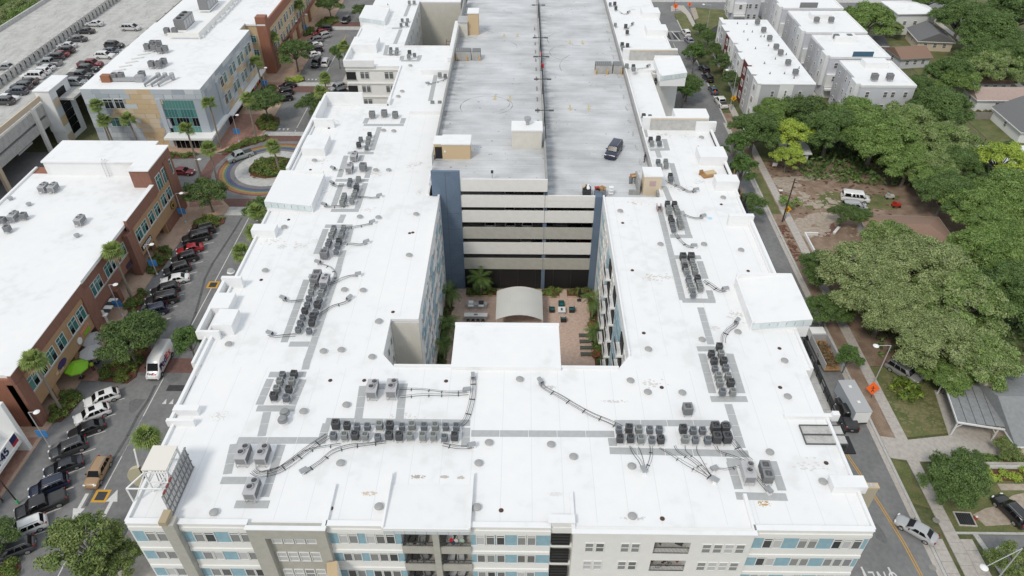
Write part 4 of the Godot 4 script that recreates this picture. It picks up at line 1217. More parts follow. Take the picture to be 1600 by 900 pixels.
		parapet(q[0],q[1],q[2],q[3],q[4])
	for q in [[22.2,33.5,-118.95,20.86],[22.2,33.4,-151.55,20.86]]:
		part_box(apt,"render",M.concrete,q[0]+1.1,q[1],ROOF,q[3]-.18,q[2],q[2]+.06)
		part_box(apt,"timber_edge",M.tan_pale,q[0]+1.1,q[1],q[3]-.18,q[3],q[2],q[2]+.09)
	for q in [[-38.2,-31.3,-91.2,-100.2,-1],[28.5,35.6,-65.6,-74.4,1],[-38.4,-32.5,-172.2,-181.0,-1],[28.3,33.6,-140.4,-149.2,1]]:
		tipped_canopy(q[0],q[1],q[2],q[3],q[4])
	part_box(apt,"bulkhead",M.roof,-37.0,-34.6,ROOF,20.2,-64,-67)
	var hb:=MB.new()
	for q in [[29.9,34.3,-48.1,-48.16],[29.9,34.3,-50.6,-50.66],[29.9,29.98,-48.16,-50.6],[29.98,34.3,-49.3,-49.42]]: hb.bx(q[0],q[1],ROOF,ROOF+.2,q[2],q[3])
	obj(apt,"hatch_frame",hb.mesh(),M.dark_grey)
	part_box(apt,"hatch_cover",M.concrete,29.98,34.3,ROOF+.02,ROOF+.06,-48.16,-50.6)
	for f in 6:
		var y:=ROOF-2.0-f*3.05
		if y<1: break
		for x in [-33.8,-32.8,-28.6,-27.6]: window(apt,Vector3(x,y,-147.68),.95,1.65,0,"transom",M.pane_mid)
		part_box(apt,"floor_band",M.stucco,-37.25,-25.4,y+1.15,y+1.35,-147.45,-147.7)
		part_box(apt,"balcony_opening",M.black,-37.22,-35.2,y-.9,y+.7,-147.6,-147.72)
		part_box(apt,"balcony_rail",M.charcoal,-37.3,-35.1,y-.9,y-.82,-147.35,-147.6)
		if f in [0,1,3]: window(apt,Vector3(28.6,y-.5,-146.38),.8,1.7,0,"hung",M.pane_mid)
		for z in [-170.0,-174.0,-182.0,-186.0,-166.0]: window(apt,Vector3(-26.08,y,z+(f % 2)),.8,1.5,PI/2,"transom",M.pane_mid)
	var lad:=thing("roof_ladder","rust-red steel ladder frame in the light well beside the car park","ladder",Vector3(-17.4,13.0,-161.0))
	for s in [-.5,.5]:
		var b:=MB.new();b.tube(Vector3(s,0,0),Vector3(s+1.2,6.5,0),.07);obj(lad,"rail",b.mesh(),M.rust)
	for k in 9:
		var b:=MB.new();b.tube(Vector3(-.5+k*.135,.4+k*.7,0),Vector3(.5+k*.135,.4+k*.7,0),.045);obj(lad,"rung",b.mesh(),M.rust)

func tipped_canopy(x0:float,x1:float,z0:float,z1:float,out:int):
	var xo:=x0 if out<0 else x1
	var xi:=x1 if out<0 else x0
	var yo:=20.55;var yi:=19.75
	var b:=MB.new()
	var P:=[Vector3(xo,yo,z0),Vector3(xi,yi,z0),Vector3(xi,yi,z1),Vector3(xo,yo,z1)]
	var Q:=[]
	for p in P: Q.append(p-Vector3(0,.25,0))
	b.quad(P[0],P[1],P[2],P[3]);b.quad(Q[0],Q[3],Q[2],Q[1])
	for i in 4: b.quad(Q[i],Q[(i+1) % 4],P[(i+1) % 4],P[i])
	obj(apt,"canopy_roof",b.mesh(),M.roof)
	for i in 7:
		var u0:=i/7.0+.004;var u1:=(i+1)/7.0-.004
		var t:=MB.new()
		var a:=P[0].lerp(P[1],u0) as Vector3;var d:=P[0].lerp(P[1],u1) as Vector3
		var lowa:=minf(a.y-.95,99.0);var lowd:=d.y-.95
		t.quad(Vector3(a.x,maxf(lowa,ROOF+.0),z0+.04),Vector3(d.x,maxf(lowd,ROOF+.0),z0+.04),Vector3(d.x,d.y-.02,z0+.04),Vector3(a.x,a.y-.02,z0+.04))
		obj(apt,"edge_tile",t.mesh(),M.tile_a if i % 3 else M.tile_b)
	part_box(apt,"canopy_wall",M.roof,minf(x0,x1)+.1,maxf(x0,x1)-.1,ROOF-1.0,19.5,z0-.08,z1+.1)
	var k:=MB.new()
	k.bx(xi-.15,xi+.15,ROOF,yi+.35,z0,z1)
	obj(apt,"canopy_upstand",k.mesh(),M.roof)
	part_box(apt,"canopy_upstand",M.roof,minf(x0,x1),maxf(x0,x1),ROOF,yo-.05,z1,z1-.3)

func facade():
	var zf:=-38.1
	var tops:=[17.35,14.22,11.1,7.97,4.85]
	var panes:=[M.pane_grey,M.pane_grey,M.pane_mid,M.glass,M.blind,M.pane_grey]
	var r:=RandomNumberGenerator.new();r.seed=5
	var bays:=[
		[-36.6,-32.9,[[-35.45,-34.45],[-34.4,-33.4]],true],[-31.75,-25.2,[[-30.85,-29.85],[-29.8,-28.8],[-27.4,-26.4],[-26.35,-25.35]],false],
		[-17.85,-11.0,[[-17.0,-16.1],[-16.05,-15.15],[-14.4,-13.5],[-13.45,-12.55],[-12.5,-11.6]],false],
		[-4.4,3.15,[[-3.9,-3.05],[-2.95,-2.1],[-1.98,-1.13],[.02,.87],[.97,1.82]],false],
		[22.0,33.1,[[23.3,24.2],[24.25,25.15],[26.6,27.5],[27.55,28.45],[29.85,30.75],[30.8,31.7],[31.75,32.65]],false]]
	for bay in bays:
		part_box(apt,"cornice",M.whitewall,bay[0],bay[1],17.5,18.93,zf+.15,zf-.1)
		part_box(apt,"cornice_cap",M.roof,bay[0],bay[1] ,18.93,19.0,zf+.3,zf-.3)
		part_box(apt,"cornice_lip",M.white,bay[0],bay[1],17.85,18.3,zf+.26,zf+.15)
		for f in tops.size():
			var y1:float=tops[f];var y0:=y1-1.72
			var xs:float=bay[0]
			var ws:Array=bay[2].duplicate()
			ws.append([bay[1],bay[1]])
			for w in ws:
				if w[0]-xs>.12: part_box(apt,"blue_panel",M.blue_panel,xs,w[0],y0,y1,zf+.06,zf-.02)
				xs=w[1]
			for w in bay[2]:
				window(apt,Vector3((w[0]+w[1])/2,(y0+y1)/2,zf+.02),w[1]-w[0],y1-y0,0,"transom",panes[r.randi() % panes.size()])
			part_box(apt,"floor_band",M.whitewall,bay[0],bay[1],y0-1.41,y0,zf+.11,zf-.1)
			part_box(apt,"band_lip",M.white,bay[0],bay[1],y0-1.41,y0-.95,zf+.22,zf+.11)
	var zg:=zf+.75
	for q in [[-25.2,-23.7,0,18.9],[-18.9,-17.85,0,18.9],[-23.7,-18.9,17.4,18.9]]: part_box(apt,"grey_wall",M.greige,q[0],q[1],q[2],q[3],zg,zf)
	part_box(apt,"grey_recess",M.greige,-23.7,-18.9,0,17.4,zf+.12,zf-.02)
	part_box(apt,"parapet",M.roof,-25.3,-17.75,18.9,19.0,zg+.08,zg-.4)
	part_box(apt,"parapet",M.roof,-18.2,-17.75,18.55,19.0,zg-.4,-42.4)
	for f in 5:
		for x in [-22.95,-21.85,-20.75,-19.65]: window(apt,Vector3(x,tops[f]-.85,zf+.13),.98,1.6,0,"hung",[M.blind,M.blind,M.pane_grey][r.randi() % 3])
	part_box(apt,"balcony_back",M.greige,-11.0,-4.4,0,18.1,zf-2.2,zf-2.4)
	for f in 5:
		var y:float=tops[f]-2.05
		for q in [[-11.0,-7.95],[-7.35,-4.4]]:
			part_box(apt,"balcony_front",M.greige,q[0],q[1],y-.75,y+.3,zf+.4,zf+.2)
			part_box(apt,"balcony_floor",M.concrete,q[0],q[1],y-.6,y-.35,zf+.2,zf-2.2)
			var g:=MB.new()
			g.bx(q[0],q[1],y+1.0,y+1.06,zf+.27,zf+.33)
			var k:=int((q[1]-q[0])/.13)
			for i in k+1: g.bx(lerpf(q[0],q[1],i/float(k))-.01,lerpf(q[0],q[1],i/float(k))+.01,y+.35,y+1.0,zf+.29,zf+.31)
			obj(apt,"balcony_rail",g.mesh(),M.charcoal)
			window(apt,Vector3((q[0]+q[1])/2,y+.9,zf-2.19),2.0,2.1,0,"grid",M.glass_dark)
	part_box(apt,"balcony_column",M.greige,-7.95,-7.35,0,18.1,zf+.55,zf+.0)
	part_box(apt,"balcony_side",M.greige,-7.75,-7.55,0,18.1,zf+.0,zf-2.2)
	var c:=MB.new()
	var T:=[Vector3(-12.4,19.15,-37.45),Vector3(-4.35,19.15,-37.45),Vector3(-4.35,18.72,-42.6),Vector3(-12.4,18.72,-42.6)]
	var B:=[]
	for p in T: B.append(p-Vector3(0,.55,0))
	c.quad(T[0],T[1],T[2],T[3]);c.quad(B[0],B[3],B[2],B[1])
	for i in 4: c.quad(B[i],B[(i+1) % 4],T[(i+1) % 4],T[i])
	obj(apt,"canopy_roof",c.mesh(),M.roof)
	for x in [-12.45,-4.4]:
		var s:=MB.new();s.beam(Vector3(x,19.05,-37.4),Vector3(x,18.9,-43.7),.2,.7);obj(apt,"canopy_upstand",s.mesh(),M.roof)
	part_box(apt,"canopy_upstand",M.roof,-12.4,-4.35,18.95,19.28,-37.36,-37.55)
	for i in 8: part_box(apt,"fascia_panel",M.silver_c,-12.4+i*1.006+.01,-11.4+i*1.006-.01,18.45,18.95,-37.33,-37.46)
	part_box(apt,"stair_wall",M.greige,3.2,5.25,0,19.3,zf-.4,zf-.6)
	part_box(apt,"parapet",M.roof,2.9,5.4,19.3,19.4,zf+.0,zf-.9)
	part_box(apt,"stair_wall",M.whitewall,3.2,5.25,17.6,19.3,zf-.05,zf-.4)
	for f in 5:
		part_box(apt,"louvre_panel",M.black,3.3,5.05,tops[f]-1.75,tops[f]+.25,zf-.1,zf-.38)
		var lv:=MB.new()
		for i in 4: lv.bx(3.3,5.05,tops[f]-1.75+i*.5,tops[f]-1.71+i*.5,zf-.02,zf-.1)
		obj(apt,"louvre_bar",lv.mesh(),M.charcoal)
		part_box(apt,"stair_sill",M.whitewall,3.2,5.25,tops[f]-2.0,tops[f]-1.75,zf+.05,zf-.4)
	var zw:=zf+.7
	var holes:=[[6.4,7.25],[7.4,8.25],[9.75,10.6],[10.75,11.6],[17.4,18.3],[18.45,19.35],[19.5,20.4],[20.55,21.45]]
	for q in [[5.25,12.9],[16.3,22.0]]: part_box(apt,"white_wall",M.whitewall,q[0],q[1],0,18.85,zw,zf)
	part_box(apt,"white_wall",M.whitewall,12.9,16.3,17.45,18.85,zw,zf)
	part_box(apt,"parapet",M.roof,5.05,22.2,18.85,18.97,zw+.12,zw-.35)
	for x in [[5.05,5.4],[21.85,22.2]]: part_box(apt,"parapet",M.roof,x[0],x[1],18.55,19.0,zw-.35,-41.8)
	for f in 5:
		for w in holes: window(apt,Vector3((w[0]+w[1])/2,tops[f]-.85,zw-.03),w[1]-w[0],1.55,0,"hung",[M.blind,M.pane_grey,M.pane_grey,M.pane_mid][r.randi() % 4])
		var y:float=tops[f]-1.95
		part_box(apt,"white_wall",M.whitewall,12.9,16.3,y-1.08,y,zw,zf)
		part_box(apt,"balcony_floor",M.concrete,12.9,16.3,y-.2,y-.01,zf,zf-1.8)
		part_box(apt,"balcony_back",M.greige,12.9,16.3,y,tops[f]+.1,zf-1.7,zf-1.85)
		window(apt,Vector3(14.6,y+1.0,zf-1.69),1.8,1.9,0,"grid",M.glass_dark)
		var g:=MB.new()
		g.bx(12.9,16.3,y+.98,y+1.04,zw-.12,zw-.06);g.bx(12.9,16.3,y+.08,y+.12,zw-.12,zw-.06)
		for i in 27: g.bx(12.95+i*.128,12.97+i*.128,y+.1,y+1.0,zw-.1,zw-.08)
		obj(apt,"balcony_rail",g.mesh(),M.charcoal)
	var bl:=MB.new()
	bl.bx(-32.9,-31.8,0,19.4,zf+.75,zf-.3)
	obj(apt,"blade_wall",bl.mesh(),M.greige)
	part_box(apt,"blade_cap",mat(Color(.40,.33,.22),.85),-33.0,-32.3,19.4,19.95,zf+.8,zf-.6)
	var fr:=thing("roof_frame","white steel frame with small square canopy at the street corner of the apartment roof","frame",Vector3(-37.0,ROOF,-39.0))
	var J:=[Vector3(1.5,0,-2.6),Vector3(3.7,0,-2.6),Vector3(3.7,0,-5.3),Vector3(1.5,0,-5.3)]
	for j in J:
		var b:=MB.new();b.bx(j.x-.07,j.x+.07,0,3.4,j.z-.07,j.z+.07);obj(fr,"post",b.mesh(),M.white)
	obj(fr,"canopy",boxmesh(2.4,.14,2.9),mat(Color(.72,.69,.63),.8),Vector3(2.6,3.4,-3.95))
	for q in [[J[0],J[1]],[J[1],J[2]],[J[2],J[3]],[J[3],J[0]]]:
		for y in [1.5,3.0]:
			var b:=MB.new();b.beam(q[0]+Vector3(0,y,0),q[1]+Vector3(0,y,0),.1,.12);obj(fr,"beam",b.mesh(),M.white)
	for q in [[Vector3(.2,0,-1.2),Vector3(1.5,2.9,-2.6)],[Vector3(3.7,2.9,-2.6),Vector3(3.8,.1,-.4)],[Vector3(.2,.1,-1.2),Vector3(.2,2.4,-1.2)],[Vector3(.2,2.4,-1.2),Vector3(3.6,2.4,-1.2)],[Vector3(.2,2.4,-1.2),Vector3(1.5,3.0,-2.6)],[Vector3(1.5,.1,-2.6),Vector3(3.7,2.9,-2.6)],[Vector3(-.3,1.4,-4.4),Vector3(.2,4.2,-4.4)]]:
		var b:=MB.new();b.beam(q[0],q[1],.11,.11);obj(fr,"brace",b.mesh(),M.white)
	for k in 5:
		var b:=MB.new();b.tube(Vector3(1.9+.22*k,0,-3.3-.2*k),Vector3(1.9+.22*k,2.8,-3.6),.05);obj(fr,"conduit",b.mesh(),M.light_grey)
	var sc:=thing("steel_screen","grey steel stud screen standing behind the corner roof frame","screen",Vector3(-32.7,ROOF,-38.9))
	for k in 22:
		obj(sc,"stud",boxmesh(.14,3.1,.07),M.grey if k % 2 else M.light_grey,Vector3(.0,0,-k*.265))
	for y in [.05,1.0,2.0,3.05]: obj(sc,"rail",boxmesh(.14,.1,5.7),M.grey,Vector3(.08,y,-2.8))
	for k in 3: obj(sc,"red_tag",boxmesh(.16,.16,.45),M.brickrail,Vector3(.1,3.15,-.4-k*.7))
	var hs:=thing("blade_sign","half-round tan sign panel projecting over the street from the apartment corner","sign",Vector3(-37.9,15.6,-44.2))
	var hm:=MB.new()
	for i in 12:
		var a:=PI/2+PI*i/12;var d:=PI/2+PI*(i+1)/12
		hm.quad(Vector3(cos(a)*1.6,1.7+sin(a)*1.7,.2),Vector3(cos(d)*1.6,1.7+sin(d)*1.7,.2),Vector3(cos(d)*1.6,1.7+sin(d)*1.7,-.2),Vector3(cos(a)*1.6,1.7+sin(a)*1.7,-.2))
		for s in [.2,-.2]: hm.tri(Vector3(0,1.7,s),Vector3(cos(a)*1.6,1.7+sin(a)*1.7,s),Vector3(cos(d)*1.6,1.7+sin(d)*1.7,s))
	obj(hs,"panel",hm.mesh(),mat(Color(.42,.38,.27),.8))
	part_box(hs,"bracket",M.charcoal,0,1.0,1.4,1.6,-.1,.1)
	var sp:=thing("wall_stub","tan rendered stub wall with open timber top beside the yellow line street","wall",Vector3(33.2,15.6,-42.9))
	part_box(sp,"render",mat(Color(.42,.38,.29),.85),.0,2.1,0,3.2,-.25,.25)
	part_box(sp,"timber_top",M.tan_light,.0,2.15,3.2,3.4,-.3,.3)
	for i in 3: part_box(sp,"roof_paper",M.concrete,.9+i*.35,1.2+i*.35,3.4,3.44,-.2,.2)
	part_box(apt,"terrace",M.concrete,-37.5,-31.0,0,7.2,zf+6.0,zf-.0)
	part_box(apt,"terrace_coping",M.galvan,-37.6,-37.3,7.2,7.9,zf+6.0,zf-.0)
	var un:=thing("balcony_chair","orange timber chair on the terrace below the facade","chair",Vector3(-34.6,7.2,-35.6))
	part_box(un,"seat",M.wood,-.35,.35,.4,.48,-.35,.35)
	part_box(un,"backrest",M.wood,-.35,.35,.48,1.0,-.35,-.27)
	for sx in [-.3,.3]:
		for sz in [-.3,.3]: part_box(un,"leg",M.wood,sx-.03,sx+.03,0,.4,sz-.03,sz+.03)
	var ts:=thing("timber_sign","raw timber sign box with white lettered face hung on the grey bay","sign",Vector3(-17.7,9.2,-36.3),.25)
	part_box(ts,"box",M.tan_light,-.5,.5,0,4.6,-.9,.9)
	part_box(ts,"face",M.white,.5,.56,.1,4.5,-.85,.85)
	balcony_stuff(tops,zf)

func balcony_stuff(tops:Array,zf:float):
	var n:=0
	for f in 3:
		var y:float=tops[f]-2.4
		var spots:=[[-10.2,"black"],[-9.2,"grey"],[-6.5,"mixed"],[-5.6,"mixed"]]
		for s in spots:
			n+=1
			var kinds:=["top storey","second storey down","third storey down"]
			var c:=thing("balcony_armchair","%s outdoor armchair on a rendered balcony below the canopy, %s" % [s[1] if s[1]!="mixed" else "light grey",kinds[f]],"chair",Vector3(s[0],y+.05,zf-.6),rng.randf_range(-.6,.6),"chairs on the front balconies")
			var m:Material=M.charcoal if s[1]=="black" else (M.grey if s[1]=="grey" else M.light_grey)
			part_box(c,"seat",m,-.32,.32,.3,.45,-.32,.32)
			part_box(c,"backrest",m,-.32,.32,.45,.95,-.32,-.22)
			for q in [-.3,.3]: part_box(c,"armrest",m,q-.05,q+.05,.45,.65,-.3,.3)
			for q in [[-.28,-.28],[.28,-.28],[-.28,.28],[.28,.28]]: part_box(c,"leg",M.charcoal,q[0]-.03,q[0]+.03,0,.3,q[1]-.03,q[1]+.03)
		if f==0:
			for q in [[-6.3,.1,Color(.55,.02,.03),"red"],[-5.9,.25,Color(.7,.7,.68),"white"],[-6.1,.5,Color(.03,.06,.14),"navy"],[-5.3,.2,Color(.45,.62,.5),"pale green"]]:
				var k:=thing("cushion","%s cushion lying on the balcony chairs under the canopy" % q[3],"cushion",Vector3(q[0],y+.55,zf-.5+q[1]*.6),q[1]*3)
				var b:=MB.new();b.lathe(Vector3.ZERO,[Vector2(.26,.06),Vector2(.22,.14),Vector2(.001,.17)],8);b.lathe(Vector3.ZERO,[Vector2(.001,0),Vector2(.22,.0),Vector2(.26,.06)],8)
				obj(k,"pad",b.mesh(),mat(q[2],.9))
	for q in [[13.6,0,.3],[15.2,0,1.2]]:
		var c:=thing("balcony_table","small %s table on the white bay's top balcony" % ["white","dark"][0 if q[0]<14 else 1],"table",Vector3(q[0]+.5,tops[0]-1.95,zf-.7),q[2])
		part_box(c,"top",M.white if q[0]<14 else M.charcoal,-.5,.5,.55,.6,-.4,.4)
		for s in [-.4,.4]: part_box(c,"leg",M.charcoal,s-.03,s+.03,0,.55,-.35,.35)
	for i in 5:
		var x:float=13.4+i*.62
		var c:=thing("potted_plant",["green bushy pot plant on the plant-filled balcony","red-leaved pot plant on the plant-filled balcony","tall green pot plant on the plant-filled balcony","orange-flowered pot plant on the plant-filled balcony","dark leafy pot plant on the plant-filled balcony"][i],"plant",Vector3(x,tops[1]-1.95,zf-.4-(i % 2)*.5))
		var b:=MB.new();b.lathe(Vector3.ZERO,[Vector2(.001,0),Vector2(.13,0),Vector2(.18,.28),Vector2(.14,.28),Vector2(.001,.25)],10)
		obj(c,"pot",b.mesh(),M.terracotta)
		obj(c,"foliage",leaf_mass(300+i,[Vector3(0,.55,0)],[.3],700,.09,[[Color(.06,.14,.03)],[Color(.25,.05,.04)],[Color(.09,.16,.03)],[Color(.4,.13,.03),Color(.07,.12,.03)],[Color(.04,.07,.03)]][i]),M.leaf)
	for i in 2:
		var bike:=thing("bicycle","bicycle leaning on the rail of the plant-filled balcony" if i==0 else "bicycle standing among the chairs of the balcony under the canopy","bicycle",Vector3(14.4,tops[1]-1.95,zf+.2) if i==0 else Vector3(-9.6,tops[0]-2.35,zf+.1),.2)
		for s in [-.52,.52]:
			var b:=MB.new()
			for k in 18:
				var a:=TAU*k/18;var d:=TAU*(k+1)/18
				b.tube(Vector3(s+cos(a)*.33,.34+sin(a)*.33,0),Vector3(s+cos(d)*.33,.34+sin(d)*.33,0),.02,.02,4,false)
			for k in 6: b.tube(Vector3(s,.34,0),Vector3(s+cos(TAU*k/6)*.32,.34+sin(TAU*k/6)*.32,0),.005,.005,3,false)
			obj(bike,"wheel",b.mesh(),M.rubber)
		var fb:=MB.new()
		for q in [[Vector3(-.52,.34,0),Vector3(-.15,.85,0)],[Vector3(-.15,.85,0),Vector3(.0,.32,0)],[Vector3(.0,.32,0),Vector3(-.52,.34,0)],[Vector3(-.13,.8,0),Vector3(.38,.82,0)],[Vector3(.0,.32,0),Vector3(.4,.78,0)],[Vector3(.36,.95,0),Vector3(.52,.34,0)]]: fb.tube(q[0],q[1],.018,.018,5)
		obj(bike,"frame",fb.mesh(),M.light_grey)
		part_box(bike,"saddle",M.black,-.28,-.04,.87,.92,-.07,.07)
		part_box(bike,"handlebar",M.black,.33,.37,.95,.99,-.28,.28)

func deck_left(z:float) -> float:return 20.5-(-96.2-z)/94.0*2.7

func garage():
	var g:=thing("parking_garage","concrete multi-storey car park with weathered open top deck inside the apartment block","parking garage",Vector3.ZERO)
	var zf:=-96.2
	var marks:=[[8.0,30.0,4.6,.6,2.6],[8.3,30.3,4.0,-1.2,2.0],[8.6,31.0,3.2,-1.0,1.6],[8.1,30.2,4.9,2.4,1.3],[10.2,77.0,5.0,3.4,1.2],[9.0,62.0,4.2,0,1.0]]
	var a:=MB.new()
	var yb:=deck_left(-260)
	a.quad(Vector3(-14.1,deck_left(zf),zf),Vector3(4.15,deck_left(zf),zf),Vector3(4.15,yb,-260),Vector3(-14.1,yb,-260))
	var dm:=StandardMaterial3D.new();dm.albedo_texture=deck_texture(41,400,1400,marks,18.25,96.0,0.3);dm.roughness=.9
	obj(g,"upper_deck",a.mesh([-14.1,4.15,-96.2,-192.2]),dm)
	var b:=MB.new()
	b.quad(Vector3(4.15,17.75,zf),Vector3(21.9,17.75,zf),Vector3(21.9,17.75,-260),Vector3(4.15,17.75,-260))
	var dm2:=StandardMaterial3D.new();dm2.albedo_texture=deck_texture(43,400,1400,[[7.0,62.0,4.4,1.0,3.6],[8.0,70.0,5.5,2.0,1.6],[14.0,55.0,9.0,2.5,1.0]],17.75,96.0,0.4);dm2.roughness=.9
	obj(g,"lower_deck",b.mesh([4.15,21.9,-96.2,-192.2]),dm2)
	var w:=MB.new()
	w.quad(Vector3(4.3,15,zf),Vector3(4.3,15,-260),Vector3(4.3,yb+.9,-260),Vector3(4.3,deck_left(zf)+1.0,zf))
	w.quad(Vector3(4.0,15,-260),Vector3(4.0,15,zf),Vector3(4.0,deck_left(zf)+1.0,zf),Vector3(4.0,yb+.9,-260))
	w.quad(Vector3(4.0,deck_left(zf)+1.0,zf),Vector3(4.3,deck_left(zf)+1.0,zf),Vector3(4.3,yb+.9,-260),Vector3(4.0,yb+.9,-260))
	obj(g,"divider_wall",w.mesh(),M.deckside)
	part_box(g,"side_wall",M.deckside,21.55,21.9,15,18.75,zf-1.0,-260)
	part_box(g,"side_wall",M.deckside,-14.4,-14.05,12,21.0,-104.5,-190)
	var bands:=[[21.6,19.45,-9.2,4.3,M.stucco],[18.7,16.55,-9.2,11.8,M.stucco],[15.85,13.7,-9.2,11.8,M.stucco],[12.65,10.5,-9.2,11.8,M.greige],[9.65,7.4,-9.2,11.8,M.stucco],[6.45,4.25,-9.2,11.8,M.greige]]
	for q in bands:
		if q[3]>5:
			part_box(g,"parapet_band",q[4],q[2],3.95,q[1],q[0],zf,zf-.25)
			part_box(g,"parapet_band",q[4],4.0,q[3],q[1],q[0],zf-.02,zf-.27)
		else: part_box(g,"parapet_band",q[4],q[2],q[3],q[1],q[0],zf,zf-.25)
	part_box(g,"blue_tower",M.navy_wall,-13.6,-9.2,0,23.0,zf+.15,zf-.3)
	part_box(g,"blue_tower",M.navy_wall,11.8,12.95,0,18.65,zf+.15,zf-2.0)
	for y in [3.1,6.2,9.3,12.4,15.4]:
		part_box(g,"tower_joint",M.dark_grey,-13.62,-9.18,y,y+.04,zf+.16,zf+.1)
	part_box(g,"tower_joint",M.dark_grey,-11.45,-11.4,0,22.9,zf+.165,zf+.1)
	part_box(g,"blue_column",M.navy_wall,3.75,4.35,0,19.4,zf-.29,zf-.8);part_box(g,"column_foot",M.navy_wall,3.75,4.35,0,4.24,zf+.03,zf-.1)
	for lv in [16.55,13.7,10.5,7.4,4.25]:
		part_box(g,"floor_slab",M.interior,-13.5,12.9,lv-.05,lv+.2,zf-.3,zf-24)
	part_box(g,"back_wall",M.interior,-13.5,21.8,0,17.4,zf-24,zf-24.3)
	for x in [-9.3,-4.0,3.9,9.0]:
		for z in [-8.0,-16.0]: part_box(g,"column",M.concrete,x-.3,x+.3,0,17.6,zf+z,zf+z-.6)
	for i in 7:
		var x0:=-9.2+i*3.0
		part_box(g,"mesh_screen",M.black,x0+.06,minf(x0+2.94,11.8),.1,4.2,zf-.2,zf-.26)
		part_box(g,"screen_post",M.charcoal,x0-.04,x0+.04,0,4.25,zf-.12,zf-.2)
	for side in [0,1]:
		var l:=MB.new()
		for i in 34:
			var z:=-100.0-i*2.75
			for q in ([[-13.6,-9.0],[-1.0,3.6]] if side==0 else [[4.8,9.4],[16.6,21.2]]):
				if i<4 and side==0 and q[0]<-5: continue
				var y:=(deck_left(z) if side==0 else 17.75)+.006
				l.quad(Vector3(q[0],y,z),Vector3(q[1],y,z),Vector3(q[1],y-.003,z-.1),Vector3(q[0],y-.003,z-.1))
		obj(g,"bay_lines",l.mesh(),M.bayline).set_meta("kind","stuff")
	for q in [[-4.9,-129.8],[-2.0,-129.8],[-3.9,-166],[-.8,-166],[9.6,-129.6],[13.2,-129.6],[11.3,-164],[14.2,-164]]:
		var ar:=MB.new();var y:float=(deck_left(q[1]) if q[0]<4 else 17.75)+.02
		ar.prism(PackedVector2Array([Vector2(q[0]-.5,q[1]),Vector2(q[0]+.5,q[1]),Vector2(q[0],q[1]+1.3)]),y,y)
		ar.prism(PackedVector2Array([Vector2(q[0]-.16,q[1]),Vector2(q[0]+.16,q[1]),Vector2(q[0]+.16,q[1]-1.5),Vector2(q[0]-.16,q[1]-1.5)]),y,y)
		obj(g,"painted_arrow",ar.mesh(),M.fadeyellow)
	for i in 4:
		var bl:=MB.new();var x:=-7.4+i*2.9
		var y:=deck_left(-98.5)+.012
		bl.quad(Vector3(x,y,-96.8),Vector3(x+.1,y,-96.8),Vector3(x+.1,y-.09,-100.4),Vector3(x,y-.09,-100.4))
		obj(g,"blue_bay_line",bl.mesh(),M.faded_blue)
	var ws:=MB.new();ws.bx(-.1,.1,0,.14,-.9,.9);var wsm:=ws.mesh()
	for i in 14:
		obj(g,"wheel_stop",wsm,M.concrete,Vector3(20.4,17.75,-103.5-i*5.2),.1*(i % 3-1))
		if i>2: obj(g,"wheel_stop",wsm,M.concrete_dark,Vector3(3.2,deck_left(-103.5-i*5.2),-103.5-i*5.2))
	var pr:=MB.new();pr.tube(Vector3(4.55,17.75+.5,zf-20),Vector3(4.55,17.75+.5,-190),.12)
	obj(g,"divider_pipe",pr.mesh(),M.charcoal)
	for q in [Vector2(4.34,-115.61),Vector2(4.44,-129.81),Vector2(4.45,-141.8),Vector2(4.42,-153.29),Vector2(3.96,-176.78)]:
		var z:float=q.y
		var l:=thing("deck_lamp","dark twin-headed lamp post on the wall between the two parking decks","lamp post",Vector3(4.15,deck_left(z)+.8,z),0,"lamp posts on the deck divider")
		part_box(l,"pole",M.charcoal,-.07,.07,-.2,3.2,-.07,.07)
		part_box(l,"cross_arm",M.charcoal,-1.3,1.3,3.1,3.2,-.06,.06)
		for s in [-1.2,1.2]: part_box(l,"lamp_head",M.dark_grey,s-.42,s+.42,3.05,3.2,-.22,.22)
	for q in [[4.2,-152.5],[4.45,-146.0]]:
		var k:=thing("fire_hose_box","small red fire hose box on the deck divider"+(" nearer the ramp joint" if q[1]>-150 else " beside a lamp post"),"hose box",Vector3(q[0],deck_left(q[1])-.2,q[1]))
		part_box(k,"case",mat(Color(.45,.02,.03),.6),-.25,.35,.3,1.1,-.3,.3)
		part_box(k,"door",mat(Color(.5,.05,.05),.5),.35,.38,.35,1.05,-.25,.25)
	stair_head("elevator_house","white elevator house with roof vent on the raised deck by the lamp posts",Vector2(-1.35,-108.9),Vector2(3.61,-108.96),3.2,3.4,M.cream,M.roof,deck_left(-108.0),true)
	stair_head("stair_house","tan stair house with white roof and steel gate beside the blue tower",Vector2(-12.65,-104.86),Vector2(-8.13,-104.91),3.0,2.9,M.tan_light,M.roof,deck_left(-106.0),false)
	stair_head("stair_house","tall narrow tan stair house at the far end of the car park deck",Vector2(-12.17,-166.62),Vector2(-9.79,-166.65),3.2,5.2,M.tan_light,M.roof,18.4,false)
	stair_head("store_house","low cream store with grey roof beside the tall stair house",Vector2(-14.34,-165.77),Vector2(-12.27,-165.79),4.0,3.4,M.cream,M.light_grey,18.4,false)
	stair_head("stair_house","sandy stair house with pink door panel at the corner of the lower deck",Vector2(19.47,-98.11),Vector2(22.21,-98.14),2.6,3.6,M.tan_pale,M.roof,17.75,false)
	part_box(g,"step_wall",M.deckside,17.3,19.0,17.75,18.6,-98.2,-98.5)
	part_box(g,"step_wall",M.deckside,18.7,19.0,17.75,19.6,-98.5,-102.5)
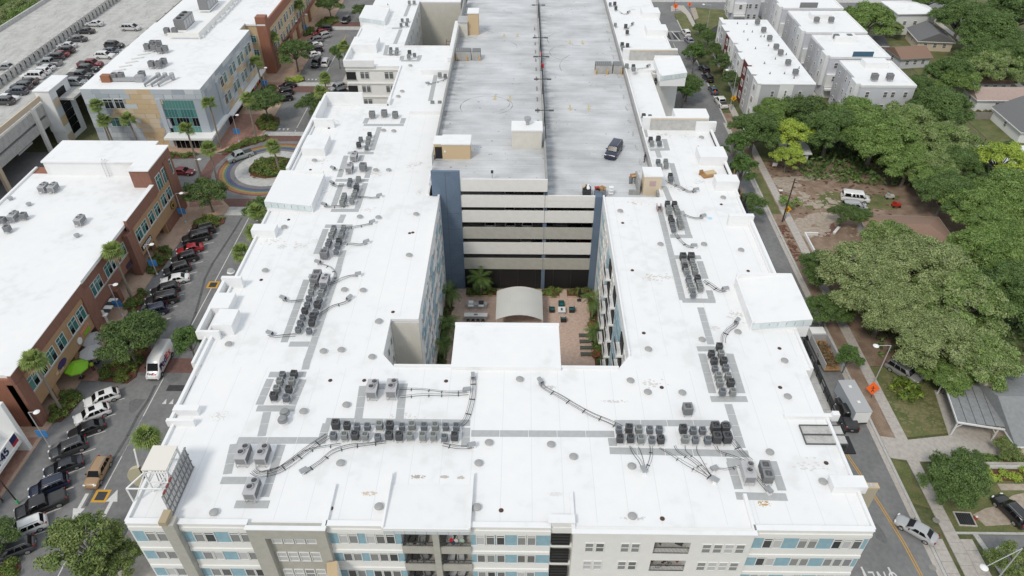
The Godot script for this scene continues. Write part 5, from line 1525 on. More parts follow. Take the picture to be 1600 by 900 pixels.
	for q in [[-13.9,-8.6,-150.2,"grey louvred equipment pen on the light-well side of the deck"],[15.7,21.3,-146.2,"grey louvred equipment pen on the street-wing side of the deck"]]:
		var y:float=deck_left(q[2]) if q[0]<0 else 17.75
		var p:=thing("equipment_pen",q[3],"enclosure",Vector3(q[0],y,q[2]))
		var L:float=q[1]-q[0]
		for i in 2:
			var x0:float=i*(L*.62+.25);var x1:float=L*.62 if i==0 else L
			part_box(p,"back_panel",M.grey,x0,x1,0,1.9,-2.0,-1.9)
			for k in 8: part_box(p,"slat",M.concrete,x0,x1,.1+k*.22,.28+k*.22,-.05,.05)
			for k in 8: part_box(p,"roof_slat",M.grey,lerpf(x0,x1,k/8.0),lerpf(x0,x1,(k+.85)/8.0),1.9,1.96,-2.0,.1)
		for x in [.1,L*.45,L-.1]:
			var bo:=MB.new();bo.tube(Vector3(x,0,.4),Vector3(x,1.1,.4),.09,.09,8);obj(p,"bollard",bo.mesh(),M.sign_yellow)
	var post:=thing("yellow_bollard","yellow pipe bollard beside the tan stair house","bollard",Vector3(-8.2,deck_left(-107.0),-106.9))
	var bm:=MB.new();bm.tube(Vector3.ZERO,Vector3(0,1.2,0),.1,.1,8);bm.lathe(Vector3(0,1.2,0),[Vector2(.1,0),Vector2(.06,.05),Vector2(.001,.07)],8)
	obj(post,"pipe",bm.mesh(),M.sign_yellow)
	var sg:=thing("accessible_sign","small dark sign post at the blue parking bays","sign",Vector3(-4.3,deck_left(-98.0),-98.0))
	part_box(sg,"post",M.charcoal,-.03,.03,0,1.6,-.03,.03);part_box(sg,"face",M.charcoal,-.2,.2,1.2,1.75,.03,.06)
	junk()
	var cols:=[Color(.62,.62,.63),Color(.7,.7,.7),Color(.03,.03,.032),Color(.35,.36,.37),Color(.25,.02,.03),Color(.06,.07,.09)]
	var lab:=["silver","white","black","grey","dark red","slate"]
	var k:=0
	for q in [[-1.6,16.75,1],[1.5,16.75,3],[-1.6,13.9,1],[1.2,13.9,3],[3.2,13.9,0],[6.0,13.9,2],[8.9,13.9,5],[-4.8,10.7,1],[-1.5,10.7,1],[1.3,10.7,1],[4.9,10.7,3],[9.0,10.7,2],[11.0,10.7,5],[1.1,7.6,1],[3.3,7.6,5],[5.9,7.6,3],[8.7,7.6,2],[11.0,7.6,4]]:
		k+=1
		var storey:String={16.75: "storey just below the top deck",13.9: "second storey below the deck",10.7: "third storey below the deck",7.6: "lowest storey above the black screens"}[q[1]]
		vehicle("sedan" if k % 2 else "suv","garaged_car",cols[q[2]],Vector2(q[0],-97.2),Vector2(q[0],-101.5),"%s car parked nose out on the %s" % [lab[q[2]],storey],"car","cars parked inside the car park",q[1]+.0)

func stair_head(called:String,label:String,p:Vector2,q:Vector2,depth:float,h:float,wall:Material,roof:Material,y:float,vent:bool):
	var o:=thing(called,label,"outbuilding",Vector3((p.x+q.x)/2,y,p.y))
	var w:=q.x-p.x
	part_box(o,"wall",wall,-w/2,w/2,-.3,h-.25,0,-depth)
	part_box(o,"roof",roof,-w/2-.12,w/2+.12,h-.25,h,.12,-depth-.12)
	if called=="stair_house" and h<3.2:
		part_box(o,"gate",M.black,-w/2-1.2,-w/2-.1,0,2.1,-.2,-.25)
		for i in 6: part_box(o,"gate_bar",M.charcoal,-w/2-1.2+i*.2,-w/2-1.15+i*.2,0,2.2,-.12,-.18)
		part_box(o,"lean_to_wall",M.tan_light,-w/2-1.4,-w/2,-.3,2.6,-.3,-depth)
		part_box(o,"lean_to_roof",roof,-w/2-1.45,-w/2-.13,2.6,2.75,-.2,-depth)
		part_box(o,"notice",M.white,-w/2+.3,-w/2+.55,1.3,1.6,.0,.03)
	elif called=="stair_house" and h<4:part_box(o,"door_panel",mat(Color(.45,.33,.33),.8),-.5,.5,1.7,2.6,.0,.03)
	else: part_box(o,"door",M.grey,-.5,.5,0,2.1,-depth-.03,-depth)
	if vent:
		var b:=MB.new();b.lathe(Vector3(.1,h,-depth*.6),[Vector2(.3,0),Vector2(.3,.5),Vector2(.55,.8),Vector2(.6,1.3),Vector2(.5,1.3),Vector2(.001,1.2)],14)
		obj(o,"roof_vent",b.mesh(),M.galvan)

func junk():
	var bins:=[[Vector2(10.6,-98.63),"skip bin heaped with white and blue bags at the deck edge",1.3],[Vector2(12.73,-98.46),"wide skip bin heaped with cardboard at the deck edge",1.7]]
	for i in 2:
		var p:Vector2=bins[i][0]
		var o:=thing("skip_bin",bins[i][1],"bin",Vector3(p.x,17.75,p.y+.4))
		var w:float=bins[i][2]
		for q in [[-w/2,w/2,-.55,-.5],[-w/2,w/2,.5,.55],[-w/2,-w/2+.05,-.5,.5],[w/2-.05,w/2,-.5,.5]]: part_box(o,"side",M.charcoal if i==0 else M.grey,q[0],q[1],.15,1.2,q[2],q[3])
		part_box(o,"floor",M.charcoal,-w/2,w/2,.1,.15,-.55,.55)
		for q in [[-.4,-.4],[.4,-.4],[-.4,.4],[.4,.4]]:
			var b:=MB.new();b.tube(Vector3(q[0]-.04,.07,q[1]),Vector3(q[0]+.04,.07,q[1]),.07,.07,8);obj(o,"wheel",b.mesh(),M.rubber)
		var cols:=[M.navybag,M.white,M.black,M.tan_light] if i==0 else [M.tan_light,M.wood,M.black,mat(Color(.4,.03,.03))]
		for k in 6:
			var a:=k*1.1
			var t:=thing("rubbish_bag" if i==0 else "cardboard_box",["navy bag in the smaller skip bin","white sack in the smaller skip bin","black bag in the smaller skip bin","tan box in the smaller skip bin","navy bag at the rim of the smaller skip bin","white sack at the rim of the smaller skip bin"][k] if i==0 else ["flattened tan carton in the wide skip bin","brown carton in the wide skip bin","black carton in the wide skip bin","red carton in the wide skip bin","tan carton at the rim of the wide skip bin","brown carton at the rim of the wide skip bin"][k],"bag" if i==0 else "box",Vector3(p.x+cos(a)*w*.28,18.85+.1*(k % 2),p.y+.4+sin(a)*.3),a)
			if i==0:
				var b:=MB.new();b.lathe(Vector3.ZERO,[Vector2(.001,0),Vector2(.3,.05),Vector2(.34,.22),Vector2(.22,.42),Vector2(.06,.5),Vector2(.08,.58),Vector2(.001,.58)],9)
				obj(t,"sack",b.mesh(),cols[k % 4])
			else:
				part_box(t,"carton",cols[k % 4],-.32,.32,0,.3,-.22,.22)
				part_box(t,"flap",cols[k % 4],.32,.52,.28,.3,-.22,.22)
	var bench:=Vector2(18.52,-101.87)
	for i in 2:
		var o:=thing("grey_cart","grey plastic waste cart by the sandy stair house" if i==0 else "grey plastic waste cart under a brown carton","bin",Vector3(bench.x-.5+i*.85,17.75,bench.y))
		var b:=MB.new();b.lathe(Vector3.ZERO,[Vector2(.25,.1),Vector2(.36,1.0),Vector2(.4,1.02),Vector2(.4,1.08),Vector2(.001,1.12)],12);obj(o,"barrel",b.mesh(),M.grey)
		for s in [-.2,.2]:
			var w:=MB.new();w.tube(Vector3(s-.04,.1,.2),Vector3(s+.04,.1,.2),.1,.1,8);obj(o,"wheel",w.mesh(),M.rubber)
	var bx:=thing("cardboard_box","brown open carton on the grey waste carts","box",Vector3(bench.x,18.87,bench.y-.1),.2)
	part_box(bx,"carton",M.wood,-.6,.6,0,.4,-.4,.4);part_box(bx,"flap",M.tan_light,-.6,.6,.4,.42,.3,.6)
	var rk:=thing("wire_rack","white wire rack standing beside the wide skip bin","rack",Vector3(bins[1][0].x+1.7,17.75,bins[1][0].y+.3))
	for i in 4: part_box(rk,"post",M.white,-.35 if i % 2 else .31,-.31 if i % 2 else .35,0,1.5,-.3 if i<2 else .26,-.26 if i<2 else .3)
	for y in [.3,.9,1.45]: part_box(rk,"shelf",M.white,-.35,.35,y,y+.05,-.3,.3)
	var br:=thing("brown_carton","torn brown cardboard dumped on the white roof by the street parapet","box",Vector3(30.6,ROOF,-103.0),.3)
	for q in [[-1.1,1.1,0,.3,-.9,.8],[-.5,1.3,.3,.55,-.6,.5],[-1.3,-.7,0,.9,-.6,-.4]]: part_box(br,"sheet",M.wood if q[2]==0 else M.tan_light,q[0],q[1],q[2],q[3],q[4],q[5])

func courtyard():
	var b:=MB.new();b.bx(-12.4,12.9,-.02,.02,-66,-96.1)
	struct("courtyard_paving",b.mesh(),M.travertine)
	struct("side_court_paving",strip(-15.9,-12.3,-58.9,-66.9,.01),M.concrete)
	var r:=RandomNumberGenerator.new();r.seed=12
	for f in 6:
		var y:float=17.2-f*3.05-.85
		if y<1.5: break
		for i in 9:
			var z:=-69.0-i*3.0
			if i % 3==1:
				part_box(apt,"blue_panel",M.blue_panel,-12.44,-12.36,y-.85,y+.85,z+1.35,z-.9)
			window(apt,Vector3(-12.45,y,z-.4),.95,1.6,PI/2,"transom",M.pane_mid)
			if i % 3!=0: window(apt,Vector3(-12.45,y,z+.65),.95,1.6,PI/2,"transom",M.glass)
			if i % 2==0: part_box(apt,"blue_panel",M.light_blue if f % 2 else M.blue_panel,-12.44,-12.37,y-.85,y+.85,z-1.0,z-1.6)
			if (f*2+i) % 4==0: part_box(apt,"blue_panel",M.blue_panel,-12.44,-12.38,y-2.2,y-.9,z+.9,z-.9)
		for i in 11:
			var z:=-62.5-i*3.05
			if i in [2,3,7,10]:
				part_box(apt,"blue_panel",M.blue_panel,12.86,12.94,y-.85,y+.85,z+1.3,z-1.2)
			if i in [1,4,6]:
				part_box(apt,"balcony_opening",M.black,12.80,12.94,y-1.0,y+1.0,z+1.1,z-1.1)
				part_box(apt,"balcony_floor",M.white,12.1,12.94,y-1.25,y-1.02,z+1.3,z-1.3)
				var g:=MB.new()
				for k in 14: g.bx(12.12,12.15,y-1.0,y-.05,z-1.25+k*.19,z-1.23+k*.19)
				g.bx(12.1,12.16,y-.05,y,z-1.3,z+1.3)
				obj(apt,"balcony_rail",g.mesh(),M.charcoal)
			else:
				for d in [-.6,.5]: window(apt,Vector3(12.95,y,z+d),.9,1.6,-PI/2,"transom",M.pane_mid if r.randf()<.6 else M.glass)
				if i in [2,3,7]: part_box(apt,"blue_panel",M.blue_panel,12.87,12.94,y-2.2,y-.9,z+1.4,z-1.4)
		for z in [-63.6,-65.6]: window(apt,Vector3(-16.0,y,z),.9,1.6,PI/2,"transom",M.glass)
	part_box(apt,"wall",M.cream,-15.95,-12.5,0,ROOF-.35,-66.9,-66.99)
	var c:=thing("shade_canopy","pale grey arched fabric shade canopy in the courtyard","canopy",Vector3(.1,0,-88.6))
	var m:=MB.new()
	for i in 16:
		var a0:=-1.0+2.0*i/16;var a1:=-1.0+2.0*(i+1)/16
		var p:=func(a,z):return Vector3(a*3.75,2.75+1.1*(1-a*a),z)
		var zz:=[3.6,-3.5]
		m.quad(p.call(a0,zz[0]),p.call(a1,zz[0]),p.call(a1,zz[1]),p.call(a0,zz[1]))
		m.quad(p.call(a0,zz[1])-Vector3(0,.06,0),p.call(a1,zz[1])-Vector3(0,.06,0),p.call(a1,zz[0])-Vector3(0,.06,0),p.call(a0,zz[0])-Vector3(0,.06,0))
	obj(c,"fabric",m.mesh(),M.canopy)
	for z in [3.5,0.0,-3.4]:
		var rb:=MB.new()
		for i in 12:
			var a0:=-1.0+2.0*i/12;var a1:=-1.0+2.0*(i+1)/12
			rb.tube(Vector3(a0*3.72,2.66+1.1*(1-a0*a0),z),Vector3(a1*3.72,2.66+1.1*(1-a1*a1),z),.05,.05,6)
		obj(c,"rib",rb.mesh(),M.aluminium)
	for x in [-3.6,3.6]:
		for z in [3.45,-3.4]: part_box(c,"post",M.aluminium,x-.08,x+.08,0,2.8,z-.08,z+.08)
	part_box(self_thing("outdoor_sofa","long teal outdoor sofa under the courtyard canopy","sofa",Vector3(.1,0,-85.2)),"seat",M.teal,-2.5,2.5,.1,.45,-.4,.4)
	var gi:=thing("grill_island","stone grill island with two steel grills by the travertine terrace","grill",Vector3(-7.0,0,-91.2))
	part_box(gi,"counter",M.light_grey,-1.7,1.7,0,.92,-.4,.4)
	for x in [-.95,.75]:
		part_box(gi,"grill_hood",M.white if x<0 else M.charcoal,x-.4,x+.4,.92,1.25,-.3,.3)
		part_box(gi,"grill_shelf",M.white,x-.45,x+.45,.8,.86,.4,.75)
	var bc:=thing("bar_counter","white-topped bar counter with sink facing the grill island","counter",Vector3(-7.0,0,-88.2))
	part_box(bc,"base",M.concrete,-1.75,1.75,0,.95,-.3,.3)
	part_box(bc,"top",M.frame,-1.9,1.9,.95,1.03,-.45,.45)
	part_box(bc,"sink",M.grey,-.3,.3,1.03,1.05,-.2,.2)
	for i in 4:
		var s:=thing("bar_stool","teal bar stool drawn up to the white-topped bar counter","stool",Vector3(-8.2+i*.8,0,-87.2),.2*(i % 2),"teal stools at the bar counter")
		part_box(s,"seat",M.teal,-.22,.22,.7,.78,-.22,.22);part_box(s,"backrest",M.wicker,-.22,.22,.78,1.1,.18,.24)
		for q in [[-.2,-.2],[.2,-.2],[-.2,.2],[.2,.2]]: part_box(s,"leg",M.wicker,q[0]-.025,q[0]+.025,0,.7,q[1]-.025,q[1]+.025)
	var ft:=thing("fire_table","pale square fire table with blue glass burner in the courtyard","table",Vector3(7.1,0,-90.2))
	part_box(ft,"base",M.light_grey,-.55,.55,0,.5,-.6,.6);part_box(ft,"top",M.frame,-.62,.62,.5,.58,-.68,.68);part_box(ft,"burner",mat(Color(.02,.05,.18),.3),-.15,.15,.58,.62,-.3,.3)
	for q in [[7.1,-91.8,0.0,"far"],[7.3,-88.0,PI,"near"],[5.5,-90.4,PI/2,"canopy"],[8.8,-90.4,-PI/2,"wall"]]:
		var s:=thing("wicker_armchair",{"far": "teal wicker armchair at the fire table with its back to the planting bed","near": "teal wicker armchair at the fire table with its back to the white roof","canopy": "teal wicker armchair between the fire table and the canopy","wall": "teal wicker armchair between the fire table and the balcony wall"}[q[3]],"armchair",Vector3(q[0],0,q[1]),q[2])
		part_box(s,"seat",M.teal,-.38,.38,.3,.45,-.36,.4);part_box(s,"base",M.wicker,-.45,.45,0,.3,-.45,.45);part_box(s,"backrest",M.wicker,-.45,.45,.3,.8,-.47,-.37);part_box(s,"cushion",M.teal,-.36,.36,.45,.75,-.36,-.24)
		for e in [-.42,.42]: part_box(s,"armrest",M.wicker,e-.05,e+.05,.3,.6,-.37,.45)
	for i in 4:
		var s:=thing("sun_lounger","dark olive sling lounger in the row beside the balcony wall","lounger",Vector3(10.6,0,-84.3+i*1.42),0,"olive loungers in the courtyard")
		part_box(s,"sling",M.olive_sling,-1.0,.35,.3,.36,-.33,.33)
		var bk:=MB.new()
		if i<2: bk.beam(Vector3(.35,.33,0),Vector3(1.0,.72,0),.64,.05)
		else: bk.bx(.35,1.0,.3,.36,-.33,.33)
		obj(s,"backrest",bk.mesh(),M.olive_sling)
		for q in [[-.9,-.3],[-.9,.3],[.8,-.3],[.8,.3]]: part_box(s,"leg",M.charcoal,q[0]-.03,q[0]+.03,0,.3,q[1]-.03,q[1]+.03)
	for q in [[11.7,-86.4,"terracotta pot at the foot of the courtyard palm"],[11.9,-79.6,"terracotta pot at the end of the lounger row"]]:
		var s:=thing("flower_pot",q[2],"pot",Vector3(q[0],0,q[1]))
		var m2:=MB.new();m2.lathe(Vector3.ZERO,[Vector2(.001,.02),Vector2(.4,.02),Vector2(.62,.7),Vector2(.68,.7),Vector2(.68,.8),Vector2(.55,.8),Vector2(.5,.65),Vector2(.001,.65)],16);obj(s,"pot",m2.mesh(),M.terracotta)
	for i in 3:
		var t:=thing("patio_table","dark patio table by the palms along the blue-panelled wing","table",Vector3(-9.6,0,-84.2+i*2.2),0,"patio tables by the palms")
		part_box(t,"top",M.charcoal,-.45,.45,.7,.75,-.45,.45);part_box(t,"post",M.charcoal,-.06,.06,0,.7,-.06,.06);part_box(t,"foot",M.charcoal,-.3,.3,0,.04,-.3,.3)
		for e in [-1,1]:
			var s:=thing("patio_chair","teal patio chair at a dark table by the palms","chair",Vector3(-9.6,0,-84.2+i*2.2+e*.75),0.0 if e<0 else PI,"teal patio chairs by the palms")
			part_box(s,"seat",M.teal,-.24,.24,.42,.48,-.24,.24);part_box(s,"backrest",M.teal,-.24,.24,.48,.9,-.26,-.2)
			for q in [[-.2,-.2],[.2,-.2],[-.2,.2],[.2,.2]]: part_box(s,"leg",M.charcoal,q[0]-.02,q[0]+.02,0,.42,q[1]-.02,q[1]+.02)
	for q in [[-9.0,-3.8],[3.9,6.9],[8.2,12.6]]:
		part_box(self_thing("planter_kerb","low stone kerb of the planting bed along the black screens, %s" % {-9.0: "behind the grill",3.9: "behind the armchairs",8.2: "beside the blue column"}[q[0]],"kerb",Vector3.ZERO),"kerb",M.tanwalk,q[0],q[1],0,.22,-93.9,-94.1)
		shrub_bed("bed_plants","low green and lime planting in front of the black screens, %s" % {-9.0: "behind the grill island",3.9: "behind the armchairs",8.2: "beside the blue column"}[q[0]],[Vector2(q[0],-94.1),Vector2(q[1],-94.1),Vector2(q[1],-95.9),Vector2(q[0],-95.9)],.55,[Color(.10,.16,.03),Color(.22,.27,.05),Color(.06,.10,.025)] if q[0]<8 else [Color(.24,.28,.05),Color(.09,.14,.03),Color(.10,.03,.04)],61+int(q[0]),M.mulch,.12)
	shrub_bed("bed_plants","dark green planting along the blue-panelled courtyard wall",[Vector2(-12.3,-68),Vector2(-11.1,-68),Vector2(-11.1,-96),Vector2(-12.3,-96)],.7,[Color(.05,.085,.02),Color(.08,.12,.03)],71,M.mulch,.14)
	shrub_bed("bed_plants","green planting along the courtyard wall with balconies",[Vector2(11.7,-70),Vector2(12.8,-70),Vector2(12.8,-95),Vector2(11.7,-95)],.7,[Color(.06,.10,.02),Color(.12,.18,.04)],72,M.mulch,.14)
	var fp:=[make_feather_palm(81,3.6,15,2.5,2),make_feather_palm(82,4.4,16,2.6,1)]
	copy(fp[0],"courtyard_palm","clumped feather palm against the black screens behind the grill","palm tree",Vector3(-6.3,0,-95.0),0,"courtyard palms",1.05)
	copy(fp[1],"courtyard_palm","feather palm at the screen end of the blue-panelled wall","palm tree",Vector3(-11.4,0,-90.5),1.0,"courtyard palms",1.0)
	copy(fp[0],"courtyard_palm","feather palm beside the dark patio tables","palm tree",Vector3(-11.5,0,-83.6),2.0,"courtyard palms",.95)
	copy(fp[1],"courtyard_palm","feather palm by the lounger row at the balcony wall","palm tree",Vector3(12.0,0,-88.6),.5,"courtyard palms",1.0)
	copy(fp[1],"courtyard_palm","feather palm nearest the cream light-well wall","palm tree",Vector3(-11.3,0,-78.5),3.0,"courtyard palms",.95)
	copy(fp[0],"courtyard_palm","clumped feather palm between the loungers and the balcony wall","palm tree",Vector3(12.1,0,-82.5),4.0,"courtyard palms",.8)
	var um:=thing("closed_parasol","dark folded parasol by the planting bed next to the blue column","parasol",Vector3(10.2,0,-93.2))
	var umb:=MB.new();umb.lathe(Vector3(0,1.0,0),[Vector2(.28,0),Vector2(.36,.3),Vector2(.2,1.1),Vector2(.05,1.6),Vector2(.001,1.65)],10);obj(um,"cloth",umb.mesh(),M.black)
	part_box(um,"pole",M.charcoal,-.04,.04,0,1.0,-.04,.04);part_box(um,"foot",M.charcoal,-.35,.35,0,.08,-.35,.35)

func self_thing(called:String,label:String,category:String,at:Vector3) -> Node3D:return thing(called,label,category,at)

func roof_things():
	var cond:=[
		make_condenser(.75,.76,M.cond_a,true),make_condenser(.71,.72,M.cond_b,false),
		make_condenser(.68,.66,M.cond_c,false),make_condenser(.90,.95,M.cond_a,true),make_condenser(1.1,1.0,M.cond_d,false)]
	var dual:=make_dual(M.dual)
	var T:=ROOF+1.1
	var rows:=[
		["condenser unit in the long double row behind the front canopy","condensers behind the front canopy",vl([-19.2,-49.62,-18.01,-49.52,-16.93,-49.42,-15.85,-49.44,-14.59,-49.57,-13.49,-49.54,-12.2,-49.48,-11.16,-49.57,-9.88,-49.51,-8.71,-49.53,-7.59,-49.5,-6.47,-49.48,-19.16,-48.14,-18.02,-48.19,-16.9,-48.2,-15.86,-48.18,-14.54,-48.05,-13.38,-48.25,-12.32,-48.19,-11.22,-48.24,-9.88,-48.22,-8.77,-48.23,-7.61,-48.05,-6.55,-48.22]),[3,0,2,2,1,0,2,1,2,1,2,2,2,1,0,1,2,0,0,1,1,1,2,0]],
		["condenser unit in the row where dark pipes fan out","condensers above the fanned pipes",vl([10.59,-49.35,11.66,-49.44,12.68,-49.38,13.82,-49.36,14.81,-49.33,17.31,-49.44,18.36,-49.31,19.33,-49.32,20.7,-49.62,21.76,-49.63,10.58,-48.15,11.68,-48.17,12.72,-48.14,13.86,-48.06,14.79,-48.07,17.31,-48.17,18.36,-48.11,19.61,-48.06,20.59,-48.28,21.64,-48.29]),[2,0,1,2,2,0,2,2,3,3,0,0,1,2,0,1,2,2,3,3]],
		["condenser unit in the block of eight above the roof pots","condensers in the block of eight",vl([-26.75,-56.85,-25.43,-56.87,-26.75,-55.77,-25.42,-55.79,-26.78,-54.61,-25.45,-54.58,-26.82,-53.53,-25.4,-53.31]),[2,0,1,1,1,0,0,2]],
		["condenser unit in the long row beside the curved pipe","condensers beside the curved pipe",vl([-26.96,-72.73,-26.87,-71.52,-26.83,-70.17,-26.79,-68.97,-26.82,-67.84,-26.8,-66.63,-26.8,-65.44,-26.82,-64.38,-25.45,-72.42,-25.51,-71.32,-25.44,-70.04,-25.46,-68.93,-25.42,-67.69,-25.53,-66.74,-25.44,-65.62,-25.44,-64.2]),[1,1,2,2,0,2,2,2,2,1,2,0,2,0,0,2]],
		["condenser unit in the row ending in a pale blue cabinet","condensers by the pale blue cabinet",vl([-26.88,-86.16,-26.85,-85.34,-26.9,-84.27,-26.87,-82.82,-26.89,-81.92,-26.89,-80.64,-25.52,-86.31,-25.46,-85.09,-25.48,-84.15,-25.49,-82.78,-25.47,-81.68,-25.43,-80.41]),[2,1,1,2,2,1,1,2,1,0,2,2]],
		["condenser unit in the clusters nearest the rainbow roundabout","condensers near the roundabout",vl([-26.54,-115.23,-26.48,-113.54,-26.36,-112.13,-26.3,-110.51,-27.82,-113.53,-27.78,-111.41,-27.06,-99.61,-26.98,-98.43,-25.78,-99.95,-25.74,-98.25,-25.63,-97.09,-25.62,-95.95,-25.65,-95.01,-25.67,-93.53,-27.07,-94.99,-27.04,-94.07,-27.06,-92.97]),[0,1,1,2,2,0,2,2,1,2,0,1,1,1,1,1,1]],
		["condenser unit in the row of three by the notch","condensers in the row of three",vl([-27.38,-123.12,-25.22,-123.68,-23.13,-123.17]),[4,4,4]],
		["condenser unit on the far wing beside the light well","condensers by the light well",vl([-28.52,-174.32,-28.37,-171.06,-27.25,-174.33,-27.09,-171.48,-28.61,-155.75,-28.39,-153.83,-27.2,-155.43,-27.09,-153.71,-24.24,-153.75,-24.12,-151.39,-22.98,-152.41,-28.45,-187.45,-27.2,-187.46]),[2,2,1,2,2,1,1,1,0,1,2,1,1]],
		["condenser unit on the strip beside the deck wall","condensers along the car park wall",vl([-16.63,-143.82,-16.54,-141.57,-15.41,-143.83,-15.39,-141.23,-16.71,-128.18,-15.34,-128.31]),[1,1,1,2,1,1]],
		["condenser unit in the upper double row of the street wing","condensers in the upper row of the street wing",vl([22.44,-93.12,22.48,-92.01,22.3,-91.15,22.34,-89.42,22.4,-88.48,22.32,-87.47,22.32,-86.45,23.51,-93.13,23.55,-92.02,23.59,-90.97,23.58,-89.32,23.52,-88.3,23.49,-87.3]),[0,1,1,0,0,2,2,0,1,1,1,1,1]],
		["condenser unit in the row ringed by the walkway loop","condensers in the walkway loop",vl([22.5,-79.72,22.44,-78.59,22.4,-77.47,22.41,-76.47,22.43,-74.99,22.41,-74.03,22.47,-72.9,22.46,-71.74,23.61,-79.74,23.58,-78.7,23.6,-77.55,23.57,-76.39,23.62,-75.01,23.6,-73.95,23.61,-73]),[3,1,0,1,2,1,1,2,3,1,1,1,0,1,1]],
		["condenser unit in the cluster next to the tiled canopy","condensers next to the tiled canopy",vl([23.75,-61.98,23.71,-60.78,22.58,-60.77,22.63,-59.55,23.73,-59.56,22.51,-58.4,23.75,-58.46,22.63,-57.21,23.75,-57.22,22.56,-56.11,23.78,-56.13,22.6,-54.82,23.74,-54.84]),[0,1,0,0,0,2,2,1,1,1,0,2,1]],
		["condenser unit behind the sandy stair house on the street wing","condensers behind the sandy stair house",vl([22.75,-123.37,23.87,-123.13,22.77,-114.1,22.78,-112.68,24.15,-114.35,24.1,-112.56,22.93,-106.2,22.99,-104.59,24.22,-106.42,24.1,-105.01,24.25,-101.68,24.19,-100.62]),[0,2,0,1,0,2,2,1,1,1,0,2]],
		["condenser unit on the far street wing","condensers on the far street wing",vl([22.52,-186.86,23.67,-186.88,23.62,-183.59,22.3,-171.65,24.65,-170.59,24.56,-166.69,22.58,-158.95,22.48,-156.89,23.73,-158.64,23.38,-155.46,23.6,-146.49,23.48,-144.96,22.25,-146.76]),[2,0,0,1,0,0,0,1,0,2,0,1,1]],
		["large pale condenser pair behind the two-fan cabinet above the olive stain","pale condensers by the olive stain",vl([24.6,-44.66,24.59,-43.56]),[4,4]],
		["large pale condenser at the head of the long row beside the curved pipe","pale condensers at the head of the row",vl([-26.77,-74.96,-26.88,-73.87]),[4,4]],
		["pale blue condenser cabinet at the end of its double row","",vl([-26.87,-79.69]),[4]],
		["single large condenser with round fan alone above the double row","",vl([18.27,-52.21]),[4]],
		["tall pale condenser beside the two-fan cabinets near the roundabout","",vl([-25.7,-103.78]),[4]]]
	for R in rows:
		var kn:=0
		for i in R[2].size():
			var p:Vector2=R[2][i]
			var names_k:=["dark open-fan ","grey-green ","small slate ","large black open-fan ",""]
			copy(cond[R[3][i]],"condenser_unit",names_k[R[3][i]]+R[0],"air conditioner",Vector3(p.x,ROOF,p.y),rng.randi_range(0,3)*PI/2+rng.randf_range(-.06,.06),R[1],rng.randf_range(.88,1.0))
	var dl:=[[Vector2(-27.75,-45.55),"two-fan cabinet with a taped-on sheet beside the walkway by the blade wall"],[Vector2(-25.79,-45.57),"two-fan cabinet where the black pipes bend round"],[Vector2(-25.64,-41.45),"two-fan cabinet standing alone by the small hood near the blade wall"],[Vector2(-16.12,-54.62),"two-fan cabinet in the pair behind the long row, next to the red roof drain"],[Vector2(-13.98,-54.74),"two-fan cabinet in the pair behind the long row, joined to the pale pipes"],[Vector2(22.77,-43.99),"two-fan cabinet beside the two pale condensers"],[Vector2(-25.55,-73.77),"two-fan cabinet under the curved black pipe"],
		[Vector2(-27.84,-107.27),"two-fan cabinet beside the walkway, towards the row of three"],[Vector2(-27.86,-103.4),"two-fan cabinet beside the walkway, next to the tall pale condenser"]]
	for q in dl: copy(dual,"twin_fan_unit",q[1],"air conditioner",Vector3(q[0].x,ROOF,q[0].y),.0,"two-fan cabinets on the roof",.86 if q[0].y>-70 else .78)
